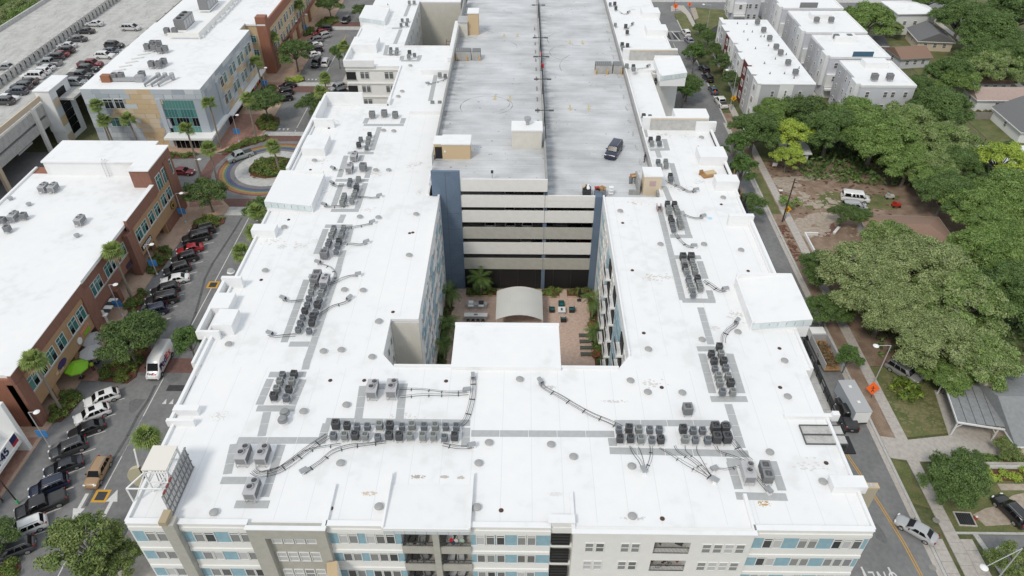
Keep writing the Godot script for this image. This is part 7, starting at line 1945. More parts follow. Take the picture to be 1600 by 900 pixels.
func office():
	var b:=thing("office_building","three-storey office clad in silver and tan panels with a white roof","building",Vector3.ZERO)
	var X:=-69.0;var Z:=-146.3;var H:=13.7
	part_box(b,"wall",M.silver_a,-95.2,X-.3,0,H-.3,Z-.3,-183.0);part_box(b,"roof",M.roof,-95.3,X-.2,H-.3,H,Z-.2,-183.0)
	part_box(b,"wall",M.tan_pale,-95.2,-72.0,0,H-.3,-183,-188);part_box(b,"roof",M.roof,-95.3,-71.8,H-.3,H,-183,-188)
	part_box(b,"wall",M.tan_light,-95.2,-66.9,0,13.0,-188.0,-330);part_box(b,"roof",M.roof,-95.3,-66.6,13.0,13.4,-187.8,-330)
	part_box(b,"brick_pier",M.brick_red,-69.0,-66.4,0,15.2,-187.8,-190.2);part_box(b,"brick_parapet",M.brick_red,-66.9,-66.4,11.6,13.9,-190.2,-330)
	part_box(b,"brick_band",M.brick_red,-66.9,-66.45,3.6,4.6,-190.2,-330)
	var r:=RandomNumberGenerator.new();r.seed=8
	var silv:=[M.silver_a,M.silver_b,M.silver_c,M.silver_d,M.silver_b]
	var ph:=1.14
	for side in 2:
		var L:float=26.2 if side==0 else 36.4
		for row in 12:
			var x:=0.0
			while x<L-.05:
				var w:=minf(r.randf_range(1.6,3.2),L-x)
				var y:=row*ph
				var tanzone:=false;var skip:=false
				var mx:=x+w/2
				if side==0:
					tanzone=mx>10.0 and mx<16.0
					if mx>16.4 and row<10: skip=true
					if mx>4.2 and mx<9.2 and row in [5,6,7]: tanzone=true
				else:
					if mx<9.4 and row<10: skip=true
					if mx>11 and row in [2,3,4,6,7,8]: tanzone=r.randf()<.55
				if not skip:
					var m:Material=[M.tan_light,M.tan_pale,M.tan_light][r.randi() % 3] if tanzone else silv[r.randi() % 5]
					var g:=snappedf(w,.2)-.03
					if side==0: obj(b,"cladding_panel",boxmesh(g,ph-.03,.1),m,Vector3(-95.2+mx,y,Z-.25+r.randf()*.006))
					else: obj(b,"cladding_panel",boxmesh(.1,ph-.03,g),m,Vector3(X-.25+r.randf()*.006,y,Z-.3-mx))
				x+=w
	for y in [10.3,6.0]:
		for x in [-90.0,-87.6]: window(b,Vector3(x,y,Z-.18),2.1,2.3,0,"grid",M.glass if y>8 else M.glass_teal)
		for z in [-158.6,-161.0,-165.2,-167.6,-171.4,-173.8,-177.6,-180.0]: window(b,Vector3(X-.17,y,z),1.7,2.5,PI/2,"grid",[M.glass,M.glass_teal][int(-z) % 2])
	part_box(b,"glass_corner",M.silver_d,-78.4,-71.2,2.6,11.4,Z-.35,Z-9.5)
	for f in 4:
		for i in 10:
			part_box(b,"glass_pane",[M.glass_teal2,M.glass_dark,M.glass_teal,M.glass_teal2][(f+(1 if (i*7+f) % 5==0 else 0)) % 4],-78.3+i*.7,-77.66+i*.7,3.0+f*2.05,4.95+f*2.05,Z-.35,Z-.28)
			if i<8: part_box(b,"glass_pane",[M.glass_teal2,M.glass_dark,M.glass_teal,M.glass_teal2][f],-71.2,-71.13,3.0+f*2.05,4.95+f*2.05,Z-.6-i*1.1,Z-1.6-i*1.1)
	part_box(b,"side_fin",M.silver_b,-79.4,-78.4,0,11.5,Z+.0,Z-4.0);part_box(b,"street_fin",M.silver_a,-72.0,X-.05,2.6,11.4,Z-9.0,Z-10.4)
	part_box(b,"entrance_canopy",M.white,-79.0,-68.2,3.0,3.5,Z+2.6,Z-9.5);part_box(b,"entrance_glass",M.glass_dark,-77.5,-72.0,.2,2.8,Z+.8,Z+.7)
	for i in 6: part_box(b,"entrance_mullion",M.light_grey,-77.5+i*1.05,-77.4+i*1.05,0,2.9,Z+.8,Z+.9)
	part_box(b,"street_canopy",M.roof,X-.1,-67.6,2.7,2.95,-156.5,-184);part_box(b,"street_shopfront",M.glass_dark,X-.2,X-.1,.2,2.5,-157,-184)
	for k in 5: part_box(b,"sign_letter",[M.orange,M.sign_blue,M.lime,mat(Color(.5,.05,.05)),M.orange][k],-67.55,-67.45,2.2,2.7,-172.5-k*.9,-173.2-k*.9)
	for z in range(0,22):
		for y in [5.4,8.9]: window(b,Vector3(-66.88,y+.2,-193.4-z*2.5-(z/2)*1.0),1.6,2.4,PI/2,"grid",[M.glass,M.glass_teal][z % 2])
	for z in [-191.6,-199.6,-206.8,-214.0,-221.2,-228.6]: part_box(b,"arcade_pier",M.brick_red,-67.2,-66.35,0,4.6,z,z-1.4)
	for q in [[8.9,-72.0],[5.4,-72.0]]: window(b,Vector3(-71.98,q[0],-185.5),1.6,2.2,PI/2,"grid",M.glass_teal)
	window(b,Vector3(-70.4,9.6,-187.78),1.5,2.0,0,"grid",M.glass_teal);window(b,Vector3(-70.4,5.8,-187.78),1.5,2.0,0,"grid",M.glass_teal)
	var ss:=thing("shop_sign","dark script sign on the brick arcade far up the street","sign",Vector3(-66.4,4.1,-200.5))
	for k in 7: part_box(ss,"letter",M.charcoal,0,.12,-.25,.35 if k % 3 else .6,-k*.7,-.45-k*.7)
	for q in [[Vector2(-86.16,-184.9),6.5,"big grey chiller on the office roof behind the white screen"],[Vector2(-85.45,-200.64),7.5,"far grey chiller at the top of the office roof"]]:
		var o:=thing("chiller",q[2],"chiller",Vector3(q[0].x,H,q[0].y),-.0)
		part_box(o,"cabinet",M.grey,-1.3,1.3,.3,2.9,-q[1]/2,q[1]/2)
		for k in 4: part_box(o,"side_panel",M.light_grey,1.3,1.36,.5,2.6,-q[1]/2+.2+k*q[1]/4,-q[1]/2+q[1]/4-.1+k*q[1]/4)
		for k in 3:
			var m:=MB.new();m.lathe(Vector3(-.2,2.9,-q[1]/3+k*q[1]/3),[Vector2(.6,0),Vector2(.6,.25),Vector2(.5,.25),Vector2(.001,.1)],14);obj(o,"fan_ring",m.mesh(),M.charcoal)
		part_box(o,"base",M.white,-1.5,1.5,0,.3,-q[1]/2-.2,q[1]/2+.2)
	var sc:=thing("roof_screen","long white screen wall on the office roof beside the chillers","screen",Vector3(Vector2(-79.58,-175.91).x,H,Vector2(-79.58,-175.91).y))
	part_box(sc,"street_panel",M.stucco,0,.25,0,1.6,0,-46);part_box(sc,"front_panel",M.stucco,-7.5,0,.5,1.6,.0,-.25)
	for k in 12: part_box(sc,"buttress",M.roof,.25,.9,0,.7,-1.0-k*3.6,-1.25-k*3.6)
	var cd:=make_condenser(.9,.85,M.cond_d,true)
	for q in [Vector2(-89.16,-168.46),Vector2(-88.62,-170.55),Vector2(-87.32,-168.07),Vector2(-85.47,-166.87),Vector2(-84.42,-167.29),Vector2(-87.24,-170.57),Vector2(-83.84,-157.92),Vector2(-82.24,-157.94),Vector2(-81.67,-159.46),Vector2(-83.62,-152.11),Vector2(-88.6,-179.29),Vector2(-86.68,-179.31),Vector2(-89.23,-150.98),Vector2(-87.97,-151.35)]: copy(cd,"condenser_unit","pale condenser unit on the silver office roof","air conditioner",Vector3(q.x,H,q.y),0,"condensers on the office roof",1.35)
	for i in 3:
		var p:=Vector2(-81.38,-148.96)
		var o:=thing("gooseneck_vent","slanted galvanised exhaust duct in the row of three above the glass corner","duct",Vector3(p.x+i*1.5,H,p.y),0,"slanted ducts on the office roof")
		var m:=MB.new();m.beam(Vector3(0,.6,1.2),Vector3(1.6,1.1,-2.2),.45,.45);obj(o,"duct",m.mesh(),M.galvan)
		var m2:=MB.new();m2.lathe(Vector3(1.7,.3,-2.5),[Vector2(.5,0),Vector2(.5,1.3),Vector2(.001,1.4)],12);obj(o,"fan_drum",m2.mesh(),M.light_grey)
		part_box(o,"foot",M.grey,-.1,.1,0,.6,1.0,1.3)
	var ds:=thing("roof_duct","bent galvanised duct with brown fan box on the office roof","duct",Vector3(Vector2(-87.43,-150.6).x,H,Vector2(-87.43,-150.6).y))
	part_box(ds,"duct",M.galvan,-2,3.0,.2,.9,-.4,.4);part_box(ds,"elbow",M.galvan,3.0,4.6,.0,1.4,-.7,.7);part_box(ds,"fan_box",M.copper,-4.4,-2.4,0,1.5,-.6,.8)
	for k in 9:
		var o:=thing("roof_purlin","white sloped rib on the tilted roof edge beside the parking deck","roof rib",Vector3(-91.0+k*.4,H,-152.0-k*2.4),.5,"sloped ribs of the office roof edge")
		part_box(o,"rib",M.white,-2.2,.6,.1,.35,-.12,.12);part_box(o,"foot",M.light_grey,.3,.5,0,.1,-.2,.2)

func far_garage():
	var g:=thing("far_garage","concrete parking garage with cars on its open top deck behind the office","parking garage",Vector3.ZERO)
	part_box(g,"deck",M.deck_far,-139.5,-99.6,9.5,10.0,-150,-330);part_box(g,"deck",M.deck_far,-139.5,-105.6,9.5,10.0,-95,-150)
	part_box(g,"parapet",M.concrete,-99.6,-99.2,7.5,11.0,-165,-330);part_box(g,"parapet",M.concrete,-140,-139.5,8,11.0,-95,-330)
	for k in 22: part_box(g,"parapet_post",M.concrete,-99.2,-98.8,7.0,11.5,-166-k*6.0,-166.6-k*6.0)
	for k in 36:
		var z:=-147.0-k*2.05
		part_box(g,"divider_panel",M.concrete,-119.6,-119.1,10.0,12.1,z,z-1.35);part_box(g,"divider_foot",M.concrete,-119.1,-118.5,10.0,10.9,z-1.5,z-1.75)
	part_box(g,"divider_slot",M.black,-119.5,-119.35,10.0,11.6,-147,-220)
	var X:=-105.3
	part_box(g,"tan_beam",M.tan_pale,X-.3,X,10.5,11.6,-95,-148.5)
	for q in [[9.9,7.5],[6.9,4.9]]: part_box(g,"spandrel",M.concrete,X-.35,X-.05,q[1],q[0],-95,-147.8)
	for z in [-142.8,-126.0,-110.0]: part_box(g,"post",M.stucco if z<-140 else M.tan_pale,X-.1,X+.5,0,10.5,z,z-1.0)
	part_box(g,"storey_floor",M.interior,-139,X-.4,6.6,6.9,-95,-147.8);part_box(g,"inner_wall",M.interior,-125.3,-125,0,9.5,-95,-150)
	part_box(g,"clearance_bar",M.light_grey,X-.3,X-.2,4.3,4.7,-134,-139.5)
	for q in [[-106.0,-102.9,3.0,12.6,-147.4,-147.7],[-106.0,-105.7,0,12.6,-147.7,-153],[-106.0,-102.9,0,12.6,-152.9,-155.5]]: part_box(g,"tower_wall",M.house_white,q[0],q[1],q[2],q[3],q[4],q[5])
	part_box(g,"tower_core",M.house_white,-105.7,-103.0,0,12.5,-147.7,-152.9)
	for i in 6: part_box(g,"tower_panel",[M.tan_pale,M.house_white,M.tan_light,M.silver_c,M.tan_pale,M.house_white][i],-102.95,-102.85,i*2.1,i*2.1+2.07,-147.7,-149.9)
	part_box(g,"tower_roof",M.roof,-106.3,-102.6,12.6,12.85,-147.2,-155.8)
	for i in 6:
		for j in 2: part_box(g,"tower_glass",M.glass_dark,-102.98,-102.88,1.2+i*1.75,2.85+i*1.75,-150.0-j*1.75,-151.68-j*1.75)
	for k in 28:
		var z:=-150.0-k*2.7
		for q in [[-118.3,-113.6],[-104.6,-100.0],[-138.9,-134.2],[-124.4,-120.0]]: obj(g,"bay_line",boxmesh(q[1]-q[0],.006,.12),M.bayline,Vector3((q[0]+q[1])/2,10.0,z))
	for q in [[-111.5,-166.0,0.0],[-108.0,-166.0,PI],[-129.0,-170.0,0.0],[-126.5,-170.0,PI]]:
		var ar:=MB.new()
		ar.prism(PackedVector2Array([Vector2(-.5,.3),Vector2(.5,.3),Vector2(0,1.6)]),.008,.008);ar.prism(PackedVector2Array([Vector2(-.17,.3),Vector2(.17,.3),Vector2(.17,-1.5),Vector2(-.17,-1.5)]),.008,.008)
		obj(g,"painted_arrow",ar.mesh(),M.bayline,Vector3(q[0],10,q[1]),q[2])
	var C:=[["silver",Color(.5,.5,.51)],["black",Color(.02,.02,.022)],["charcoal",Color(.05,.052,.055)],["white",Color(.7,.7,.7)],["dark red",Color(.16,.015,.018)],["grey",Color(.22,.23,.24)],["slate blue",Color(.06,.075,.10)]]
	var dl:=[[0,"sedan"],[1,"sedan"],[2,"sedan"],[0,"sedan"],[1,"suv"],[4,"sedan"],[1,"suv"],[5,"pickup"],[0,"sedan"],[3,"suv"],[3,"big_suv"],[1,"sedan"],[2,"suv"],[6,"suv"]]
	var pts:=vl([-116.06,-195.83,-115.84,-190.22,-115.15,-184.41,-115.63,-179.9,-114.46,-176.43,-114.65,-174.05,-114.78,-171.97,-114.17,-168.33,-113.71,-165.34,-113.73,-163.03,-114.01,-160.39,-113.63,-157.18,-113.6,-154.68,-113.1,-151.9])
	for i in pts.size():
		var c:Array=C[dl[i][0]]
		vehicle(dl[i][1],"parked_car",c[1],pts[i]+Vector2(-2,0),pts[i]+Vector2(2,0),"%s %s against the slotted divider of the far parking deck" % [c[0],dl[i][1].replace("_"," ")],"car","cars on the far parking deck",10.0)
	var pr:=vl([-104.72,-192.79,-103.61,-180.22,-102.46,-176.32,-102.82,-173.2,-103.88,-167.66,-103.06,-164.93,-103.05,-160.75,-102.03,-157.1])
	var kr:=[[0,"minivan"],[1,"suv"],[6,"sedan"],[3,"suv"],[4,"pickup"],[1,"suv"],[2,"pickup"],[5,"suv"]]
	for i in pr.size():
		var c:Array=C[kr[i][0]]
		vehicle(kr[i][1],"parked_car",c[1],pr[i]+Vector2(2,0),pr[i]+Vector2(-2,0),"%s %s on the office side of the far parking deck" % [c[0],kr[i][1].replace("_"," ")],"car","cars on the far parking deck",10.0)
	for q in [[Vector2(-123.54,-165.84),5,"sedan"],[Vector2(-113.19,-146.69),2,"suv"]]:vehicle(q[2],"parked_car",C[q[1]][1],q[0]+Vector2(-2,0),q[0]+Vector2(2,0),"%s %s alone on the outer half of the far parking deck" % [C[q[1]][0],q[2]],"car","cars on the far parking deck",10.0)
	var pl:=vl([-109.25,-138.2,-109.16,-141,-109.16,-144.07,-109.39,-146.58,-113.54,-148.66])
	for i in 5: vehicle("sedan","parked_car",C[[3,3,1,3,3][i]][1],pl[i]+Vector2(2,0),pl[i]+Vector2(-2,0),"%s sedan behind the tan beam of the far garage" % C[[3,3,1,3,3][i]][0],"car","cars behind the tan beam",6.9 if i<4 else 10.0)

func house(called:String,label:String,x0:float,x1:float,z0:float,z1:float,hw:float,hr:float,along_x:bool,wall:Material,roof:Material,yaw:=0.0,hip:=false) -> Node3D:
	var o:=thing(called,label,"house",Vector3((x0+x1)/2,0,(z0+z1)/2),yaw)
	var w:=absf(x1-x0)/2;var d:=absf(z1-z0)/2
	part_box(o,"wall",wall,-w,w,0,hw,-d,d)
	var e:=.5
	var A:=[Vector3(-w-e,hw-.1,d+e),Vector3(w+e,hw-.1,d+e),Vector3(w+e,hw-.1,-d-e),Vector3(-w-e,hw-.1,-d-e)]
	var ins:=0.0 if not hip else (d if along_x else w)*.9
	var R:=[Vector3(-w-e+ins,hr,0),Vector3(w+e-ins,hr,0)] if along_x else [Vector3(0,hr,d+e-ins),Vector3(0,hr,-d-e+ins)]
	var b:=MB.new()
	if along_x:
		b.quad(A[0],A[1],R[1],R[0]);b.quad(A[2],A[3],R[0],R[1]);b.tri(A[1],A[2],R[1]);b.tri(A[3],A[0],R[0])
	else:
		b.quad(A[1],A[2],R[1],R[0]);b.quad(A[3],A[0],R[0],R[1]);b.tri(A[0],A[1],R[0]);b.tri(A[2],A[3],R[1])
	b.quad(A[0],A[3],A[2],A[1])
	obj(o,"roof",b.mesh(),roof)
	for i in 4:
		var f:=MB.new();f.beam(A[i]-Vector3(0,.08,0),A[(i+1) % 4]-Vector3(0,.08,0),.1,.2)
		obj(o,"fascia",f.mesh(),M.house_white if roof!=M.shingle_brown else M.wood_fence)
	for x in [-.55,.0,.55]: window(o,Vector3(x*w,hw*.55,d),1.1,1.2,0,"hung",M.pane_mid)
	window(o,Vector3(-w,hw*.55,0),1.1,1.2,-PI/2,"hung",M.pane_mid)
	return o

func townhouse(label:String,x0:float,x1:float,z0:float,z1:float,h:float,grp:String) -> Node3D:
	var o:=thing("townhouse",label,"house",Vector3(x0,0,z0),0,grp)
	var w:=x1-x0;var d:=z0-z1
	part_box(o,"wall",M.house_lilac,0,w,0,h-.2,0,-d)
	part_box(o,"roof",M.roof,-.1,w+.1,h-.2,h,.1,-d-.1)
	for q in [[-.1,w+.1,.1,-.15],[-.1,w+.1,-d+.15,-d-.1],[-.1,.15,-.15,-d+.15],[w-.15,w+.1,-.15,-d+.15]]: part_box(o,"parapet",M.roof,q[0],q[1],h,h+.35,q[2],q[3])
	part_box(o,"front_bay",M.house_white,-.9,0,3.0,h+.3,-1.0,-4.4);part_box(o,"grey_bay",M.house_grey,-.5,0,2.6,h+.1,-d*.62,-d*.95)
	part_box(o,"corner_bay",M.house_white,0,3.6,3.2,6.4,.8,0);part_box(o,"garage_door",M.house_white,.6,3.4,.1,2.4,.06,0)
	for f in 3:
		var y:=2.0+f*3.1
		for x in [1.8,w*.48,w*.62,w*.85]:
			if f>0 or x>4: window(o,Vector3(x,y+.3,.02 if f!=1 or x>3.7 else .82),.95,1.4,0,"hung",M.pane_mid)
		for z in [-2.6,-6.2,-8.4,-d*.8]: window(o,Vector3(-.02 if z<-4.4 and z>-d*.62 else (-.92 if z>=-4.4 else -.52),y+.3,z),.8,1.4,-PI/2,"hung",M.pane_mid)
	part_box(o,"balcony",M.house_white,.0,3.4,5.9-3.2,3.1,1.8,.8)
	return o

func houses():
	var A:=thing("townhouse_row","long white-roofed townhouse row with maroon, grey and white bays","building",Vector3(55.6,0,-160.0))
	part_box(A,"wall",M.house_grey,.3,12.8,0,9.6,0,-43.5);part_box(A,"roof",M.roof,.2,12.9,9.6,9.85,.1,-43.6)
	for i in 9:
		var z:=-i*4.85
		part_box(A,"bay",[M.house_white,M.house_grey,M.maroon,M.house_white,M.house_lilac,M.house_white,M.maroon,M.house_grey,M.house_white][i],-.5-.35*(i % 2),.3,0,9.75+.3*(i % 3),z-.1,z-4.4)
		for y in [2.0,5.0,8.0]: window(A,Vector3(-.52-.35*(i % 2),y,z-2.2),1.5,1.6,-PI/2,"grid",M.pane_mid)
		part_box(A,"roof_lip",M.roof,-.6-.35*(i % 2),.4,9.75+.3*(i % 3),9.9+.3*(i % 3),z,z-4.5)
	part_box(A,"white_panel",M.house_white,4.6,7.8,0,9.6,.08,0)
	for q in [[3.2,7.4],[6.2,7.6],[9.6,7.4]]: window(A,Vector3(q[0],q[1],.08),.8 if q[0]!=6.2 else .5,1.5,0,"hung",M.pane_mid)
	part_box(A,"garage_door",M.house_white,8.4,11.6,.1,2.6,.08,0);part_box(A,"garage_door",M.house_white,1.0,4.0,.1,2.6,.08,0)
	var cd:=make_condenser(.95,.8,M.grey,false)
	for q in vl([64.59,-199.25,64.75,-193.28,64.72,-187.21,64.8,-181.14,64.84,-177.23,64.89,-170.89,64.96,-164.97]): copy(cd,"condenser_unit","grey condenser unit in the line along the long townhouse roof","air conditioner",Vector3(q.x,9.85,q.y),0,"condensers on the long townhouse roof",1.2)
	var pipe:=MB.new();pipe.tube(Vector3.ZERO,Vector3(0,.5,0),.09,.09,7);var pm:=pipe.mesh()
	var k:=0
	for q in vl([59.49,-200.15,61.96,-199.65,59.72,-193.77,61.98,-193.7,59.33,-187.79,59.83,-181.73,63.71,-183.83,63.02,-174.87,62.76,-165.83,64.24,-163.23,59.61,-171.99,59.29,-165.79,63.36,-190.2,64.25,-190.21,67.16,-169.15,66.5,-177.73]):
		var v:=thing("vent_pipe","dark vent pipe on the long townhouse roof","vent pipe",Vector3(q.x,9.85,q.y),0,"vent pipes on the long townhouse roof")
		obj(v,"pipe",pm,M.dark_grey);part_box(v,"flashing",M.grey,-.2,.2,0,.03,-.2,.2)
	var H:=[townhouse("pale townhouse behind the big oaks, its roof with a low white bulkhead",77.8,90.2,-157.4,-172.0,10.4,"detached pale townhouses"),townhouse("pale townhouse with a blue wall panel facing its neighbour's roof",76.4,91.0,-174.4,-189.5,10.4,"detached pale townhouses"),townhouse("pale townhouse with paired condensers and a white bulkhead, third from the oaks",75.6,91.6,-191.5,-208.5,10.4,"detached pale townhouses"),townhouse("pale townhouse with a grey wall panel, fourth from the oaks",75.0,92.0,-211.0,-228,10.4,"detached pale townhouses"),townhouse("pale townhouse at the cross street, fifth from the oaks",66,74,-229,-238,9.5,"detached pale townhouses")]
	for i in 3:
		part_box(H[i],"bulkhead",M.roof,4.5,10.0,10.4,11.8,-10.5,-13.5)
	part_box(H[1],"blue_wall",mat(Color(.06,.13,.20),.8),5.2,10.2,10.4,12.0,.0,-.2);part_box(H[3],"grey_wall",M.grey,4.5,9.5,10.4,12.2,.0,-.2)
	for q in vl([80.64,-199.53,84.62,-199.58,81.5,-186.45,84.82,-186.5]): copy(cd,"condenser_unit","grey condenser on the middle pale townhouse roofs","air conditioner",Vector3(q.x,10.4,q.y),0,"condensers on the pale townhouses",1.3)
	for q in vl([81.76,-160.77,85.29,-160.82]): copy(cd,"condenser_unit","grey condenser on the roof of the pale townhouse behind the oaks","air conditioner",Vector3(q.x,10.4,q.y),0,"condensers on the oak-side townhouse",1.4)
	house("wooden_house","two-storey white house with a pale flat-pitched roof among the far trees",112.5,124,-220,-231,6.5,7.6,true,M.house_white,M.roof,0.05,true)
	house("bungalow","cream bungalow with a grey shingle roof below the two-storey white house",115,124.5,-206.5,-216.5,3.0,5.4,false,M.house_cream,M.shingle_grey,-.1)
	house("bungalow","small bungalow with a rusty brown shingle roof and white shed doors",103.5,112,-194,-202,3.0,4.6,true,M.house_lilac,M.shingle_brown,.15)
	house("garden_shed","grey-roofed shed behind the pale townhouses",94.5,104,-203.5,-211.5,2.8,4.0,true,M.house_grey,M.shingle_grey)
	house("bungalow","white bungalow with a long pinkish roof and shuttered windows",112,134,-167,-174,3.2,4.8,true,M.house_white,M.shingle_pink,0.0)
	house("garage_house","brown-roofed white garage behind the pink-roofed bungalow",118,126,-178,-184.3,2.8,4.2,true,M.house_white,M.shingle_brown)
	house("bungalow","grey-roofed house with white gables beside the wooden fence",113.8,127,-150.5,-163,3.0,6.0,false,M.house_white,M.shingle_grey)
	house("cottage","brown-roofed cottage buried in the big oaks",64.5,78.5,-106,-115,3.0,4.4,true,M.house_grey,M.shingle_brown,-.05,true)
	house("low_shed","flat white shed half hidden under the trees below the fence yard",101,112,-137,-144,2.6,3.0,true,M.house_white,M.house_white)
	house("low_shed","small white shed glimpsed through the trees beside the bare lot",58,63,-141,-146,2.4,2.7,true,M.house_white,M.house_white)
	var h:=house("carport_house","pale grey-roofed house with exposed rafters beside the front lawn",65.6,84,-61.2,-73.5,3.0,5.4,true,M.house_cream,M.shingle_pale,0.0)
	part_box(h,"chimney",M.house_cream,-9.6,-7.2,3,5.0,-4.5,-3.0)
	var cp:=thing("carport","open carport with a flat grey panel roof beside the lawn drive","carport",Vector3(62.9,0,-68.4),-.2)
	for i in 5:
		var p:=MB.new();p.beam(Vector3(-2.2+i*1.16,3.1+i*.08,4.3),Vector3(-2.2+i*1.16,3.1+i*.08,-4.2),1.12,.1);obj(cp,"roof_panel",p.mesh(),M.shingle_pale)
	part_box(cp,"fascia",M.house_white,-2.8,3.1,2.9,3.15,4.3,4.45);part_box(cp,"side_fascia",M.house_white,-2.85,-2.75,2.9,3.15,-4.2,4.3)
	for q in [[-2.5,4.0],[-2.5,-3.8],[2.6,4.0]]:
		part_box(cp,"post",M.house_white,q[0]-.08,q[0]+.08,0,3.0,q[1]-.08,q[1]+.08)
		var br:=MB.new();br.beam(Vector3(q[0],1.6,q[1]),Vector3(q[0]+(1.0 if q[0]<0 else -1.0),2.95,q[1]),.1,.1);obj(cp,"brace",br.mesh(),M.house_white)
	part_box(cp,"slab",M.sidewalk,-2.8,3.2,0,.15,-4.4,4.6)
	var fw:=thing("garden_wall","low white garden wall along the house drive","wall",Vector3(55.4,0,-59.4))
	part_box(fw,"wall",M.house_white,0,25,0,.9,-.3,0);part_box(fw,"coping",M.sidewalk,-.05,25,.9,1.0,-.36,.06)
	var fe:=thing("wooden_fence","weathered board fence behind the white bungalow","fence",Vector3(109.5,0,-162.5))
	for i in 46: part_box(fe,"board",M.wood_fence,i*.26,i*.26+.24,0,1.9+.05*(i % 3),-.04,.0)
	for y in [.4,1.5]: part_box(fe,"rail",M.wood_fence,0,12,y,y+.1,-.12,-.05)
	var ww:=thing("picket_wall","low white boundary wall with a gap at the brick steps","wall",Vector3(53.9,0,-104))
	for q in [[0,1.4],[-2.6,-9.0]]: part_box(ww,"panel",M.house_white,0,.25,0,.7,q[0],q[1])
	part_box(ww,"return",M.house_white,.25,2.6,0,.7,-9.0,-8.75)
	for i in 6: part_box(ww,"brick_step",M.brick,1.0+i*.5,1.35+i*.5,0,.1,-2.6,-1.2)
	var pt:=MB.new();pt.prism(PackedVector2Array(vl([55.31,-112.57,58.3,-115.55,60.92,-117.2,60.9,-115.58,59.11,-113.29,58.57,-112.44])),.08,.08);struct("brick_terrace",pt.mesh(),M.brickband)
	var wt:=thing("garden_bench","white concrete garden bench beside the cottage terrace","bench",Vector3(Vector2(60.46,-114.2).x,0,Vector2(60.46,-114.2).y),.9)
	part_box(wt,"seat",M.house_white,-1.3,1.3,.4,.52,-.25,.25)
	for x in [-1.1,1.1]: part_box(wt,"leg",M.house_white,x-.1,x+.1,0,.4,-.2,.2)

